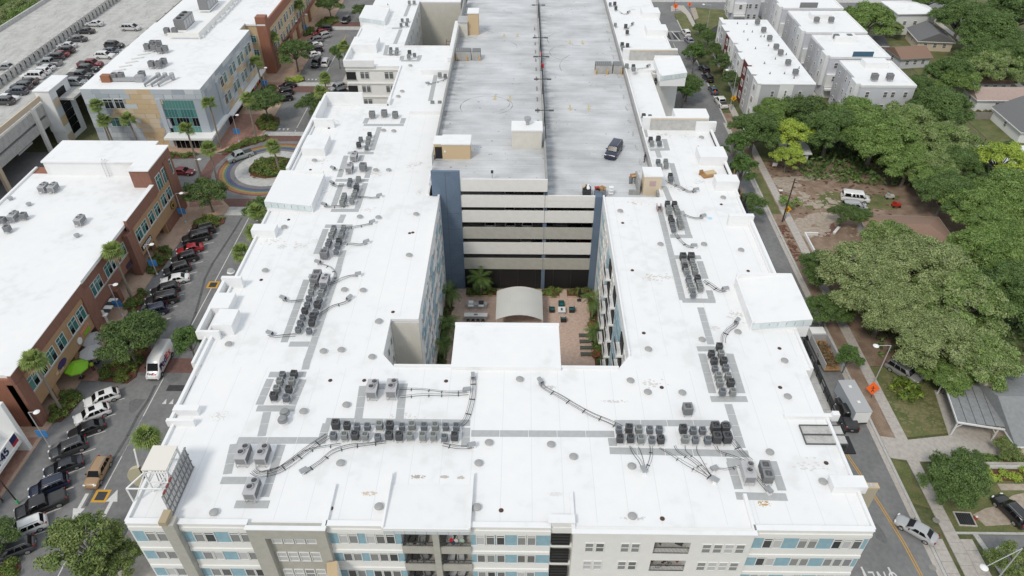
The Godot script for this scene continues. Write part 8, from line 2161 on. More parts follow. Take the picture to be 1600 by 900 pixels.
func plants():
	var dark:=[Color(0.0598,0.108,0.0269),Color(0.0867,0.147,0.0389),Color(0.12,0.187,0.0508)]
	var mid:=[Color(.09,.155,.034),Color(.135,.215,.05),(Color(.19,.275,.074))]
	var pale:=[Color(.155,.205,.076),Color(.21,.265,.102),Color(.28,.33,.145)]
	var lime:=[Color(0.273,0.359,0.0504),Color(0.389,0.475,0.0719),Color(0.187,0.273,0.0431)]
	var T:={}
	T.oak1=make_tree(11,{R=8.0,top=11.5,low=3.0,clumps=400,cl=.092,per=330.0,leaf=.19,cols=pale,t=.5,bark=M.bark,twig=M.bark_pale,lobes=30,lr=.72,skirt=.8,bare=.45})
	T.oak2=make_tree(12,{R=8.0,top=12.0,low=3.0,clumps=330,cl=.115,per=250.0,leaf=.21,cols=mid,t=.5,bark=M.bark,twig=M.bark_pale,lobes=24,lr=.85,skirt=.4,bare=.3})
	T.oak3=make_tree(13,{R=8.0,top=12.5,low=2.5,clumps=330,cl=.115,per=250.0,leaf=.21,cols=dark,t=.5,bark=M.bark,lobes=24,lr=.85,bare=.1})
	T.oak4=make_tree(14,{R=8.0,top=11.0,low=2.5,clumps=400,cl=.092,per=330.0,leaf=.19,cols=pale+mid,t=.5,bark=M.bark,twig=M.bark_pale,lobes=30,lr=.72,skirt=.6,bare=.5})
	T.lime=make_tree(15,{R=5.0,top=8.5,low=2.5,clumps=150,cl=.14,per=260.0,leaf=.18,cols=lime,t=.25,bark=M.bark,lobes=18,skirt=.3})
	T.street1=make_tree(16,{R=4.0,top=6.8,low=2.0,clumps=150,cl=.15,per=330.0,leaf=.15,cols=dark+[Color(.06,.10,.025)],t=.18,bark=M.bark,lobes=18,bare=.25})
	T.street2=make_tree(17,{R=4.0,top=6.6,low=1.8,clumps=150,cl=.15,per=330.0,leaf=.15,cols=[Color(.075,.125,.03),Color(.11,.165,.045),Color(.055,.09,.025)],t=.18,bark=M.bark,twig=M.bark_pale,lobes=18,bare=.5})
	T.sparse=make_tree(18,{R=5.2,top=8.5,low=2.2,clumps=120,cl=.13,per=230.0,leaf=.22,cols=[Color(.09,.14,.03),Color(.13,.18,.045),Color(.18,.22,.07)],t=.22,bark=M.bark_pale,twig=M.bark_pale,lobes=18,bare=.95,poke=1.1})
	T.upright=make_tree(19,{R=3.0,top=8.0,low=1.8,clumps=130,cl=.17,per=330.0,leaf=.15,cols=[Color(.07,.14,.028),Color(.105,.185,.04),Color(.055,.10,.025)],t=.15,bark=M.bark,lobes=10,bare=.2})
	var L:=[
		[Vector2(54.91,-91.74),"oak1",1.05,"pale olive oak beside the cottage, roadside member of the big oak group"],[Vector2(65.41,-93.56),"oak1",1.1,"pale olive oak in the middle of the big oak group"],[Vector2(67.85,-85.52),"oak4",1.1,"pale olive oak spreading over the grey sport utility vehicle side"],[Vector2(56.73,-85.04),"oak1",.9,"pale olive oak leaning over the silver off-roader"],[Vector2(66.19,-75.28),"oak4",.85,"olive oak by the carport roof"],[Vector2(60.95,-77.89),"oak1",.9,"olive oak between the off-roader and the carport"],[Vector2(65.26,-103.55),"oak4",.8,"olive oak shading the cottage ridge"],[Vector2(61.94,-72.71),"oak2",.48,"rounded green tree next to the carport"],
		[Vector2(51.24,-97.75),"oak3",.55,"dark green tree at the pavement below the boundary wall"],[Vector2(49.16,-87.27),"oak3",.5,"dark green tree at the kerb behind the trailer of branches"],[Vector2(48.83,-76.79),"upright",.7,"leafy green shrub tree overhanging the cargo trailer"],
		[Vector2(79.17,-98.56),"oak2",.9,"bright green tree beside the cottage's far gable"],[Vector2(78.37,-88.77),"oak3",.9,"dark green tree beyond the olive oaks"],[Vector2(83.72,-100.92),"oak2",.8,"green tree with yellow flecks beyond the cottage"],[Vector2(81.49,-119.05),"oak3",.8,"dark tree crowding the cottage roof"],[Vector2(85.38,-114.59),"oak2",.85,"vine-hung green tree behind the cottage"],[Vector2(91.1,-115.91),"oak2",1.0,"tall bright tree below the grey-roofed house"],[Vector2(82.81,-123.33),"oak2",.7,"bright tree at the back of the bare lot"],[Vector2(89.75,-131.52),"oak3",.7,"dark tree beside the hidden white shed"],[Vector2(98.2,-131.14),"lime",1.2,"lime green tree below the fence yard"],
		[Vector2(74.7,-138.07),"oak2",1.05,"tall green oak behind the white passenger van"],[Vector2(66.99,-142.98),"oak3",.95,"dark oak at the corner of the bare lot"],[Vector2(84.2,-145.75),"oak4",1.05,"oak with bare pale limbs behind the pale townhouses"],[Vector2(79.41,-130.91),"oak2",.75,"green oak closing the back of the bare lot beside the red mower"],[Vector2(83.62,-129.65),"oak4",.8,"olive oak closing the back of the bare lot"],[Vector2(84.51,-106.75),"oak2",.8,"fresh green tree beside the cottage's hidden gable"],[Vector2(94.63,-152.82),"oak3",1.0,"dark oak with a dead grey crown branch"],[Vector2(74.24,-148.79),"oak2",.95,"green oak against the townhouse gable"],[Vector2(81.09,-131.09),"oak3",.5,"dark understorey tree behind the white passenger van"],[Vector2(90.32,-139.34),"oak4",.95,"olive tree between the fence yard and the townhouses"],[Vector2(65.3,-154.61),"street2",1.5,"green tree in front of the long townhouse row's end wall"],
		[Vector2(58.35,-154.99),"oak2",.7,"open green tree at the end of the long townhouse row"],[Vector2(51.16,-143.76),"oak3",.85,"dark round oak at the roadside before the bare lot"],[Vector2(58.76,-142.82),"lime",1.1,"lime-yellow tree over the bare lot's far edge"],[Vector2(56.67,-136.09),"lime",.75,"small lime-yellow tree by the estate sign"],
		[Vector2(108.08,-175.79),"oak3",.85,"dense dark oak between the rusty roof and the white garage"],[Vector2(97.94,-170.54),"oak3",.65,"dark oak behind the oak-side townhouse"],[Vector2(108.95,-173.42),"oak2",.75,"rounded oak near the brown garage roof"],
		[Vector2(98.75,-209.57),"oak2",1.1,"bright broad tree behind the middle townhouses"],[Vector2(111.34,-217.39),"oak4",.45,"drooping tree beside the two-storey white house"],[Vector2(126.91,-211.55),"oak3",1.1,"deep green tree beyond the two-storey white house"],[Vector2(126.99,-197.06),"oak3",1.25,"broad dark tree over the back street"],[Vector2(143.11,-212.85),"oak3",1.3,"dark tree at the far corner of the back street"],[Vector2(120.96,-179.26),"oak4",1.0,"grey-green tree over the back street path"],[Vector2(121.77,-185.74),"oak3",.9,"dark tree next to the cream bungalow"],[Vector2(127.27,-183.61),"oak3",1.0,"dark tree on the far side of the back street"],[Vector2(126.35,-233.45),"oak3",1.0,"dark tree behind the two-storey white house"],[Vector2(126.42,-180.86),"street2",.8,"small leaning tree on the back street lawn"],[Vector2(91.18,-214.96),"street1",.7,"small tree by the grey shed"],
		[Vector2(46.73,-189.78),"upright",1.1,"street tree under the tipped canopy of the far wing"],[Vector2(41.83,-171.82),"street1",1.05,"street tree beside the notch of the street wing"],[Vector2(48.44,-199.1),"street1",.7,"young street tree behind the far firewall"],[Vector2(40.27,-168.37),"upright",.9,"street tree at the foot of the notch wall"],[Vector2(45.96,-138.75),"upright",1.0,"street tree by the broken scaffold balcony"],[Vector2(44.82,-128),"upright",1.15,"street tree over the pavement by the bracket lamp"],[Vector2(43.76,-117.21),"street1",.9,"street tree where the black fence begins"],
		[Vector2(54.45,-207.85),"street1",.8,"roadside tree by the white hatchback at the townhouse row"],[Vector2(54.13,-195.64),"street2",1.0,"roadside tree next to the townhouse row's maroon bays"],[Vector2(54.82,-186.65),"street1",1.0,"roadside tree behind the black parked cars"],[Vector2(55,-176.26),"street2",1.0,"roadside tree by the tall street light"],[Vector2(53.87,-217.37),"street1",.6,"small roadside tree at the corner lawn"],
		[Vector2(-58.22,-77.16),"street2",1.25,"full street tree in the bed beside the delivery van"],[Vector2(-57.96,-80.69),"street1",1.0,"street tree sharing the bed beside the delivery van"],[Vector2(-60.65,-119.37),"street2",1.15,"street tree at the roundabout end of the shop row"],[Vector2(-48.31,-43.38),"sparse",.98,"large thin-leaved tree with pale branches below the road arrows"],[Vector2(-44.62,-42.92),"sparse",.6,"smaller thin-leaved tree leaning to the apartment corner"],[Vector2(-49.4,-77.96),"upright",.9,"green tree peeping over the apartment's street parapet"],[Vector2(-60.85,-46.09),"street2",.75,"tree over the white and dark cars at the lowest bays"],
		[Vector2(-60.59,-159.51),"street1",1.2,"dark street tree on the office corner beside the roundabout"],[Vector2(-49.18,-159.65),"street2",1.1,"street tree on the apartment side before the roundabout"],[Vector2(-60.76,-189.35),"street1",1.3,"round dark street tree by the brick arcade"],[Vector2(-60.42,-231.57),"street1",1.1,"street tree at the far junction"],[Vector2(-50.72,-230.46),"street2",.8,"grey-green street tree by the far tipped canopy"],[Vector2(-48.78,-114.94),"street1",.9,"dark tree under the tipped canopy by the roundabout"],[Vector2(-49.81,-191.76),"upright",.9,"slim street tree among the far palms"],[Vector2(64.93,-115.24),"street1",.65,"dark spiky tree in front of the cottage roof"],[Vector2(61.66,-116.07),"street2",.75,"grey-green shrub tree in front of the cottage terrace"],[Vector2(58.34,-58.34),"street2",.6,"young tree in the garden strip by the drive"],[Vector2(64.34,-60.85),"sparse",.4,"airy shrub tree before the grey-roofed house"],[Vector2(54.83,-55.17),"street1",1.0,"dense round tree at the end of the low garden wall"],[Vector2(53.21,-53.81),"street1",.8,"lower half of the tree clump over the stormwater grate"],[Vector2(55.88,-44.01),"sparse",.6,"flowering shrub tree at the side drive"]]
	var idx:=0
	for q in L:
		idx+=1
		var p:Vector2=q[0]
		copy(T[q[1]],"tree",q[3],"tree",Vector3(p.x,0,p.y),idx*1.7,"",q[2])
	for i in 9:
		var p:=Vector2(-146-(i % 3)*6,-196-i*6.5)
		copy(T.oak2 if i % 2 else T.oak1,"tree","tree in the belt beyond the far parking deck","tree",Vector3(p.x,0,p.y),i*1.1,"trees beyond the far parking deck",.85)
	var P:={}
	for h in [6,7,8,9,10,11]: P[h]=make_fan_palm(30+h,h,36)
	for q in [[-65.1,-67.9,10,"tall fan palm in front of the first tan bay"],[-65.5,-92.7,10,"tall fan palm in front of the recessed brick bay"],[-91.2,-143.6,11,"fan palm at the office wall, upper of the close pair"],[-90.2,-143.0,8,"fan palm at the office wall, lower of the close pair"],[-85.2,-143.8,8,"fan palm alone before the tan office wall"],[-67.9,-133.2,11,"tall slim fan palm at the side street corner"],[-67.5,-145.4,11,"slim fan palm in front of the glass corner's edge"],[-62.6,-129.0,9,"leaning fan palm by the rainbow ring"],[-60.9,-150.2,10,"fan palm behind the dark street tree by the roundabout"],[-51.8,-135.6,6,"fan palm rising from the roundabout island"],[-66.4,-190.6,9,"fan palm before the brick office pier"],[-66.6,-176.2,8,"fan palm at the office's far windows"],[-65.6,-217,9,"fan palm on the brick office front"],
		[-46.2,-96.5,7,"fan palm against the apartment's street wall by the yellow grate"],[-46,-161,10,"fan palm by the far notch wall"],[-45,-153.5,10,"fan palm at the corner of the far notch"],[-45.5,-182,10,"fan palm under the far tipped canopy"],[-45,-56,9,"fan palm peeping over the parapet near the steel roof frame"],[-46,-106,9,"fan palm under the tipped canopy by the roundabout"],[-46.5,-104,6,"fan palm below the dark tree at the roundabout exit"]]:
		copy(P[q[2]],"palm_tree",q[3],"palm tree",Vector3(q[0],.1,q[1]),q[1],"",1.0)
	var gr:=[Color(.06,.10,.02),Color(.11,.16,.03),Color(.17,.21,.045)]
	for q in [["leafy mixed shrubs in the brick-edged bed under the fan palm of the first tan bay",vl([-66.53,-67.15,-66.41,-70.56,-65.28,-71.32,-63.76,-71.09,-63.35,-69.85,-63.62,-67.19,-64.19,-65.77,-66.17,-65.75])],["green shrubs in the bed below the delivery van tree",vl([-62.41,-73.66,-63.04,-76.31,-60.82,-80.24,-58.66,-82.3,-57.23,-80.28,-57.61,-76.38,-57.22,-74.52,-58,-73.2])],["green shrubs in the bed by the black fascia sign",vl([-65.52,-99.38,-66.82,-103.28,-66.3,-106.89,-64.92,-107.41,-63.51,-105.27,-63.63,-102.05,-63.86,-99.25])],["mixed shrubs in the bed of the recessed bay palm",vl([-65.9,-90.82,-65.59,-93.06,-64.85,-94.78,-63.4,-93.94,-62.9,-89.23,-64.67,-89.21])],["lawn-green shrubs at the roundabout end of the parking",vl([-63.16,-114.33,-63.16,-116.76,-61.72,-117.68,-57.56,-117.28,-57.23,-115.5,-58.46,-113.95,-60.16,-114.58,-62.81,-113.68])],["ornamental shrubs at the lowest bays' kerb island",vl([-60.64,-43.37,-60.06,-44.34,-59.2,-44.84,-58.33,-44.48,-57.82,-43.76,-57.73,-42.78,-60.28,-42.75])],["low hedge along the roundabout's brick corner",vl([-66.69,-142.93,-64.55,-148.08,-60.99,-150,-58.47,-151.61,-57.71,-150.48,-59.95,-148.45,-63.22,-145.66,-65.93,-142.36])],["bright shrubs round the dark street tree by the roundabout",vl([-63.65,-158.12,-62.66,-162.27,-58.63,-161.28,-57.84,-158.87,-57.76,-154.53,-61.68,-154.48])],["shrubs at the foot of the office tan wall",vl([-78.88,-142.49,-72.7,-142.86,-71.8,-141.12,-78.21,-140.75])],["yellow-green edging below the round dark street tree",vl([-63.11,-183.54,-58.34,-185.93,-57.47,-183.61,-58.98,-182.06,-62.41,-182.02])],["shrubs by the brick arcade bays",vl([-64.14,-225.96,-62.59,-232.47,-58.84,-232.52,-58.07,-228.71,-60.14,-224.44,-62.83,-223.36])],["shrubs between the arcade piers",vl([-66.4,-217.72,-65.74,-223.32,-64.16,-222.83,-63.37,-217.75,-65.05,-215.75])],["shrubs at the blue banner lamp on the office corner",vl([-67.47,-176.74,-67.28,-179.32,-64.5,-179.35,-63.51,-176.79,-64.74,-174.6])]]:
		shrub_bed("shrubs",q[0],q[1],.75,gr if not "yellow" in q[0] else lime,200+int(q[1][0].x),M.mulch,.15)
	shrub_bed("island_plants","green and bronze planting filling the roundabout island",Array(ring_poly(Vector2(-53.9,-136.9),4.2,16)),.9,gr,231,null,.17)
	shrub_bed("island_edging","red-leaved edging round the roundabout island",[Vector2(-58.2,-135),Vector2(-57,-133.2),Vector2(-53.9,-132.4),Vector2(-50.8,-133.2),Vector2(-49.4,-136),Vector2(-50.2,-136.5),Vector2(-52,-134.3),Vector2(-56,-134.3)],.5,[Color(.17,.03,.02),Color(.24,.07,.03),Color(.10,.10,.03)],233,null,.13)
	shrub_bed("hedge","clipped green hedge along the white garden wall",[Vector2(55.5,-59.8),Vector2(75,-59.8),Vector2(75,-61.0),Vector2(54.8,-61.0)],.8,mid,241,M.mulch,.16)
	shrub_bed("hedge","yellow-green hedge strip below the white garden wall",[Vector2(61,-57.4),Vector2(80,-57.6),Vector2(80,-59.2),Vector2(61,-59.2)],.7,lime,242,M.mulch,.15)
	shrub_bed("hedge","low clipped hedge under the pink-roofed bungalow's windows",[Vector2(112.5,-165.2),Vector2(124,-165.2),Vector2(124,-166.4),Vector2(112.5,-166.4)],.8,[Color(.10,.09,.035),Color(.13,.12,.04)],243,null,.2)
	shrub_bed("arching_shrub","arching bright green shrub on the front lawn",Array(ring_poly(Vector2(56.6,-73.0),2.5,12)),1.5,[Color(.10,.16,.02),Color(.19,.25,.035),Color(.06,.10,.015)],244,null,.34,120.0)
	shrub_bed("roadside_bush","leafy bush at the foot of the dark utility pole",Array(ring_poly(Vector2(54.18,-122.99),2.2,10)),2.2,mid,245,null,.28,130.0)
	shrub_bed("undergrowth","tangled undergrowth below the trees behind the bare lot",[Vector2(60,-133),Vector2(98,-128),Vector2(104,-100),Vector2(112,-100),Vector2(112,-150),Vector2(60,-150)],1.2,dark,246,null,.5,26.0)
	shrub_bed("undergrowth","dark undergrowth beneath the olive oak group",[Vector2(56,-80),Vector2(76,-78),Vector2(96,-84),Vector2(96,-104),Vector2(64,-104),Vector2(56,-100)],1.0,dark,247,null,.45,26.0)

func vehicles():
	var k:=Color(.016,.016,.018);var w:=Color(.74,.74,.73);var navy:=Color(.012,.018,.045);var dg:=Color(.055,.057,.062);var s:=Color(.42,.43,.44)
	for q in [
		["suv_roof",w,vl([-61.78,-68.52,-58.1,-70.86]),"white crossover with a black glass roof in the angled bays"],["suv_roof",w,vl([-61.67,-65.53,-58.27,-67.92]),"white crossover with a small sunroof in the angled bays"],["sedan",k,vl([-61.38,-62.9,-57.59,-65.28]),"black sedan in the angled bays beside the white crossovers"],["suv",dg,vl([-62.04,-59.57,-58.66,-61.83]),"charcoal crossover in the angled bays"],["sedan",Color(.02,.024,.032),vl([-61.41,-56.75,-57.72,-58.94]),"blue-black sedan in the angled bays"],["suv",navy,vl([-61.5,-53.65,-58.17,-55.69]),"navy crossover parked next to the black pickup"],["pickup",k,vl([-61.4,-50.55,-57.3,-53.25]),"black pickup truck with covered bed in the angled bays"],["suv",w,vl([-60.95,-47.86,-58.39,-49.49]),"white sport utility vehicle below the black pickup"],["suv",dg,vl([-60.91,-45.06,-58.27,-46.53]),"dark grey sport utility vehicle under the tree at the lowest bay"],
		["suv",Color(.33,.21,.11),vl([-54.62,-55.01,-54.65,-58.9]),"gold estate car driving down the shopping street"],
		["suv",k,vl([-62.05,-111.25,-58.19,-113]),"black crossover in the bay by the roundabout lawn"],["big_suv",k,vl([-62.4,-108.87,-58.41,-110.73]),"boxy black off-roader with roof bars"],["sedan",Color(.30,.012,.02),vl([-62.35,-105.39,-58.43,-107.17]),"red coupe in the angled bays"],["suv",k,vl([-62.13,-102.41,-58.4,-104.26]),"black crossover next to the red coupe"],["suv",Color(.03,.03,.032),vl([-62.31,-98.92,-58.54,-101.19]),"dark crossover with chrome window line by the white coupe"],["sedan",w,vl([-61.82,-96.66,-57.79,-98.02]),"white coupe with black rear glass"],["suv",k,vl([-62.23,-93.51,-58.46,-95.28]),"black crossover below the white coupe"],["big_suv",k,vl([-61.98,-90.94,-57.65,-92.55]),"long black estate with pale roof rails"],["suv",navy,vl([-61.98,-87.91,-58.35,-89.67]),"navy estate beside the street tree bed"],["sedan",k,vl([-61.28,-84.92,-57.85,-85.98]),"black sedan half hidden by the street tree"],
		["sedan",k,vl([-62.87,-177.72,-59.18,-179.93]),"black sedan, first of three in the bays above the roundabout"],["suv",k,vl([-62.56,-173.28,-58.68,-175.29]),"black crossover, second of three in the bays above the roundabout"],["suv",k,vl([-61.89,-169.98,-58.03,-171.8]),"black crossover, third of three in the bays above the roundabout"],
		["suv",k,vl([-62.37,-220.93,-58.31,-221.39]),"black crossover beside the red car far up the street"],["sedan",Color(.3,.012,.02),vl([-62.72,-216.86,-59.38,-219.21]),"red car far up the street"],["suv",s,vl([-60.85,-213.65,-58.1,-215.94]),"silver crossover below the red car far up the street"],["suv",Color(.2,.2,.21),vl([-62.88,-210.26,-59.27,-212.22]),"grey crossover far up the street"],["sedan",w,vl([-61.6,-206.61,-59.11,-208.22]),"white sedan far up the street"],["suv",k,vl([-60.6,-203.08,-58.26,-204.01]),"black crossover behind the round dark street tree"],["sedan",w,vl([-60.15,-199.61,-58.39,-200.69]),"white sedan behind the round dark street tree"],
		["big_suv",k,vl([-56.85,-190.75,-56.86,-197.65]),"black sport utility vehicle driving past the round dark tree"],["minivan",w,vl([-54.64,-198.11,-54.18,-191.36]),"white minivan meeting the black sport utility vehicle"],["suv",k,vl([-55.58,-225.91,-54.97,-232.43]),"black crossover driving through the far crossing"],["suv",Color(.25,.26,.27),vl([-49.1,-176.33,-46.18,-179.31]),"grey crossover parked at the notch wall"],["suv",k,vl([-48.06,-173.46,-45.17,-175.65]),"black crossover parked at the notch wall below the palms"],
		["pickup",Color(.36,.40,.39),vl([-63.95,-139.37,-59.78,-142.9]),"pale grey pickup truck driving over the rainbow ring"],["sedan",Color(.16,.01,.02),vl([-69.72,-134.1,-74.31,-134.48]),"dark red sedan leaving the roundabout by the side street"],
		["sedan",s,vl([46.82,-51.3,50.01,-48.5]),"silver sedan turning at the double yellow line"],["suv",k,vl([60.72,-54.15,61.78,-51.07]),"black crossover on the sandy parking spot"],["big_suv",Color(.25,.25,.24),vl([59,-74.76,56.4,-78.19]),"silver-grey off-roader with roof rails under the olive oaks"],
		["passenger_van",w,vl([70.13,-124.91,65.59,-125.88]),"white passenger van on the bare lot"],["minivan",s,vl([68.3,-122.03,64.77,-122.23]),"silver van parked beside the white passenger van"],["pickup",k,vl([46.48,-70.09,46.09,-65.86]),"dark pickup beside the cargo trailer"],
		["pickup",w,vl([50.05,-172.12,50.52,-168.09]),"white pickup truck by the tall street light"],["sedan",Color(.05,.07,.10),vl([49.81,-180.19,49.97,-174.9]),"slate sedan behind the person in orange"],["suv",k,vl([49.57,-187.62,50.36,-183.05]),"black crossover, lower of two under the roadside trees"],["suv",k,vl([49.76,-193.14,50.5,-188.72]),"black crossover, upper of two under the roadside trees"],["suv",w,vl([49.81,-221.5,50.39,-216.5]),"white hatchback at the corner lawn"],["sedan",Color(.2,.21,.25),vl([49.53,-215.16,50.38,-210.22]),"grey sedan behind the white hatchback"]]:
		vehicle(q[0],"pickup_truck" if q[0]=="pickup" else ("passenger_van" if "van" in q[0] else "car"),q[1],q[2][0],q[2][1],q[3],"truck" if q[0]=="pickup" else ("van" if "van" in q[0] else "car"))
	vehicle("big_suv","car",navy,Vector2(15.02,-108.78),Vector2(17.35,-114.54),"dark navy sport utility vehicle on the car park's top deck","car","",17.75)
	var fx:=vehicle("van","delivery_van",Color(.78,.78,.78),Vector2(-54.25,-73.52),Vector2(-54.41,-80.34),"white high-roofed parcel delivery van with purple and red lettering","van")
	var pu:=mat(Color(.045,.02,.14),.5);var rd:=mat(Color(.62,.04,.03),.5)
	text(fx,"lettering","Fed",1.5,Vector3(.15,1.55,1.03),Basis.IDENTITY.rotated(Vector3.UP,0)*Basis(Vector3(-1,0,0),Vector3.UP,Vector3(0,0,-1)).rotated(Vector3.UP,PI),pu,.03);text(fx,"lettering","Ex",1.5,Vector3(2.15-.35,1.55,1.03),Basis.IDENTITY,rd,.03)
	for a in fx.get_children():
		if String(a.name)=="lettering":a.transform=Transform3D(Basis.IDENTITY,Vector3(-.9,1.5,1.025))
		if String(a.name)=="lettering_001":a.transform=Transform3D(Basis.IDENTITY,Vector3(1.1,1.5,1.025))
	for q in [[1,-1.0]]:
		text(fx,"lettering","Fed",1.5,Vector3(.9,1.5,-1.025),Basis(Vector3(-1,0,0),Vector3.UP,Vector3(0,0,-1)),pu,.03);text(fx,"lettering","Ex",1.5,Vector3(-1.1,1.5,-1.025),Basis(Vector3(-1,0,0),Vector3.UP,Vector3(0,0,-1)),rd,.03)
	text(fx,"bonnet_lettering","Fed",.5,Vector3(2.95,1.23,.3),Basis(Vector3(0,0,-1),Vector3(-.87,.5,0),Vector3(.5,.87,0)),pu,.03);text(fx,"bonnet_lettering","Ex",.5,Vector3(2.95,1.23,-.36),Basis(Vector3(0,0,-1),Vector3(-.87,.5,0),Vector3(.5,.87,0)),rd,.03)
	var ct:=thing("cargo_trailer","grey box cargo trailer with white rear doors parked at the kerb","trailer",Vector3(47.3,0,-69.9),.06)
	part_box(ct,"box",M.silver_a,-1.15,1.15,.6,2.8,-2.6,3.4);part_box(ct,"roof",M.light_grey,-1.2,1.2,2.8,2.88,-2.65,3.45);part_box(ct,"rear_door",M.white,-1.1,1.1,.7,2.7,3.4,3.46);part_box(ct,"bumper",M.charcoal,-1.1,1.1,.45,.6,3.3,3.5)
	for x in [-1.2,1.2]:
		for z in [-.3,.7]:
			var m:=MB.new();m.tube(Vector3(x-.1,.38,z),Vector3(x+.1,.38,z),.38,.38,14);obj(ct,"wheel",m.mesh(),M.rubber)
	part_box(ct,"drawbar",M.charcoal,-.08,.08,.45,.6,-4.0,-2.6)
	for z in [-1.3,1.6]: part_box(ct,"roof_vent",M.white,-.2,.2,2.88,2.96,z-.2,z+.2)
	var bt:=thing("tipper_trailer","open trailer heaped with cut branches behind the cargo trailer","trailer",Vector3(46.9,0,-79.6),.03)
	for q in [[-1.3,-1.2,-3.2,3.2],[1.2,1.3,-3.2,3.2],[-1.2,1.2,-3.3,-3.2]]: part_box(bt,"side",M.light_grey,q[0],q[1],.9,2.2,q[2],q[3])
	part_box(bt,"floor",M.wood,-1.2,1.2,.8,.9,-3.2,3.2);part_box(bt,"cab_roof",M.white,-1.1,1.1,2.0,2.2,-5.0,-3.5);part_box(bt,"cab",M.white,-1.05,1.05,.6,2.0,-5.2,-3.5)
	for x in [-1.15,1.15]:
		for z in [-4.4,1.0]:
			var m:=MB.new();m.tube(Vector3(x-.12,.4,z),Vector3(x+.12,.4,z),.4,.4,14);obj(bt,"wheel",m.mesh(),M.rubber)
	var lf:=obj(self,"cut_branches",leaf_mass(402,[Vector3(46.9,1.4,-81),Vector3(46.7,1.4,-79),Vector3(47.1,1.5,-77.5)],[1.0,1.1,1.0],160,.22,[Color(.10,.12,.04),Color(.16,.09,.05),Color(.06,.09,.03)],.5),M.leaf)
	tag(lf,"cut branches and leaves heaped in the open trailer","branches","","stuff")

func lamp(called:String,label:String,p:Vector2,h:float,arm:Vector2,banner:bool,grp:=""):
	var o:=thing(called,label,"lamp post",Vector3(p.x,.1,p.y),0,grp)
	var m:=MB.new();m.tube(Vector3.ZERO,Vector3(0,h,0),.09,.06,8);obj(o,"pole",m.mesh(),M.aluminium)
	var a:=MB.new();a.tube(Vector3(0,h,0),Vector3(arm.x,h+.15,arm.y),.05,.04,6);obj(o,"arm",a.mesh(),M.aluminium)
	var l:=MB.new();l.lathe(Vector3(arm.x,h+.02,arm.y),[Vector2(.001,0),Vector2(.38,.02),Vector2(.42,.1),Vector2(.2,.24),Vector2(.001,.27)],12);obj(o,"lamp_head",l.mesh(),M.white)
	if banner: part_box(o,"banner",M.sign_blue,-.75,-.1,h*.3,h*.3+1.3,-.03,.03);part_box(o,"banner",M.sign_blue,.1,.7,h*.3,h*.3+1.3,-.03,.03)
	var b:=MB.new();b.lathe(Vector3.ZERO,[Vector2(.22,0),Vector2(.2,.25),Vector2(.1,.35)],10);obj(o,"base",b.mesh(),M.aluminium)

func diamond_sign(called:String,label:String,p:Vector2,h:float,size:float,m:Material,fig:Material,yaw:=0.0):
	var o:=thing(called,label,"sign",Vector3(p.x,.1,p.y),yaw)
	part_box(o,"post",M.charcoal,-.04,.04,0,h,-.04,.04)
	var d:=MB.new();d.bt(Transform3D(Basis(Vector3(0,0,1),PI/4),Vector3(0,h,.08)),Vector3(size,size,.03));obj(o,"panel",d.mesh(),m)
	var g:=MB.new();g.bx(-.05,.05,h-.28,h+.1,.1,.12);g.bx(-.3,.3,h+.0,h+.08,.1,.12);g.bx(-.08,.08,h+.14,h+.3,.1,.12);g.beam(Vector3(0,h-.25,.11),Vector3(-.2,h-.5,.11),.02,.09);g.beam(Vector3(0,h-.25,.11),Vector3(.2,h-.5,.11),.02,.09)
	obj(o,"pictogram",g.mesh(),fig)
	if called=="road_work_sign":o.rotation.x=-.4

func parasol(label:String,p:Vector2,R:float,h:float,m:Material,tilt:=Vector3.ZERO):
	var o:=thing("parasol",label,"parasol",Vector3(p.x,.13,p.y))
	o.rotation=tilt
	var c:=MB.new()
	for i in 8:
		var a:=TAU*i/8;var d:=TAU*(i+1)/8
		c.tri(Vector3(0,h+.7,0),Vector3(cos(d)*R,h,sin(d)*R),Vector3(cos(a)*R,h,sin(a)*R))
		c.quad(Vector3(cos(a)*R,h-.2,sin(a)*R),Vector3(cos(a)*R,h,sin(a)*R),Vector3(cos(d)*R,h,sin(d)*R),Vector3(cos(d)*R,h-.2,sin(d)*R))
	obj(o,"cloth",c.mesh(),m);part_box(o,"pole",M.light_grey,-.04,.04,0,h+.7,-.04,.04);part_box(o,"foot",M.charcoal,-.35,.35,0,.08,-.35,.35)

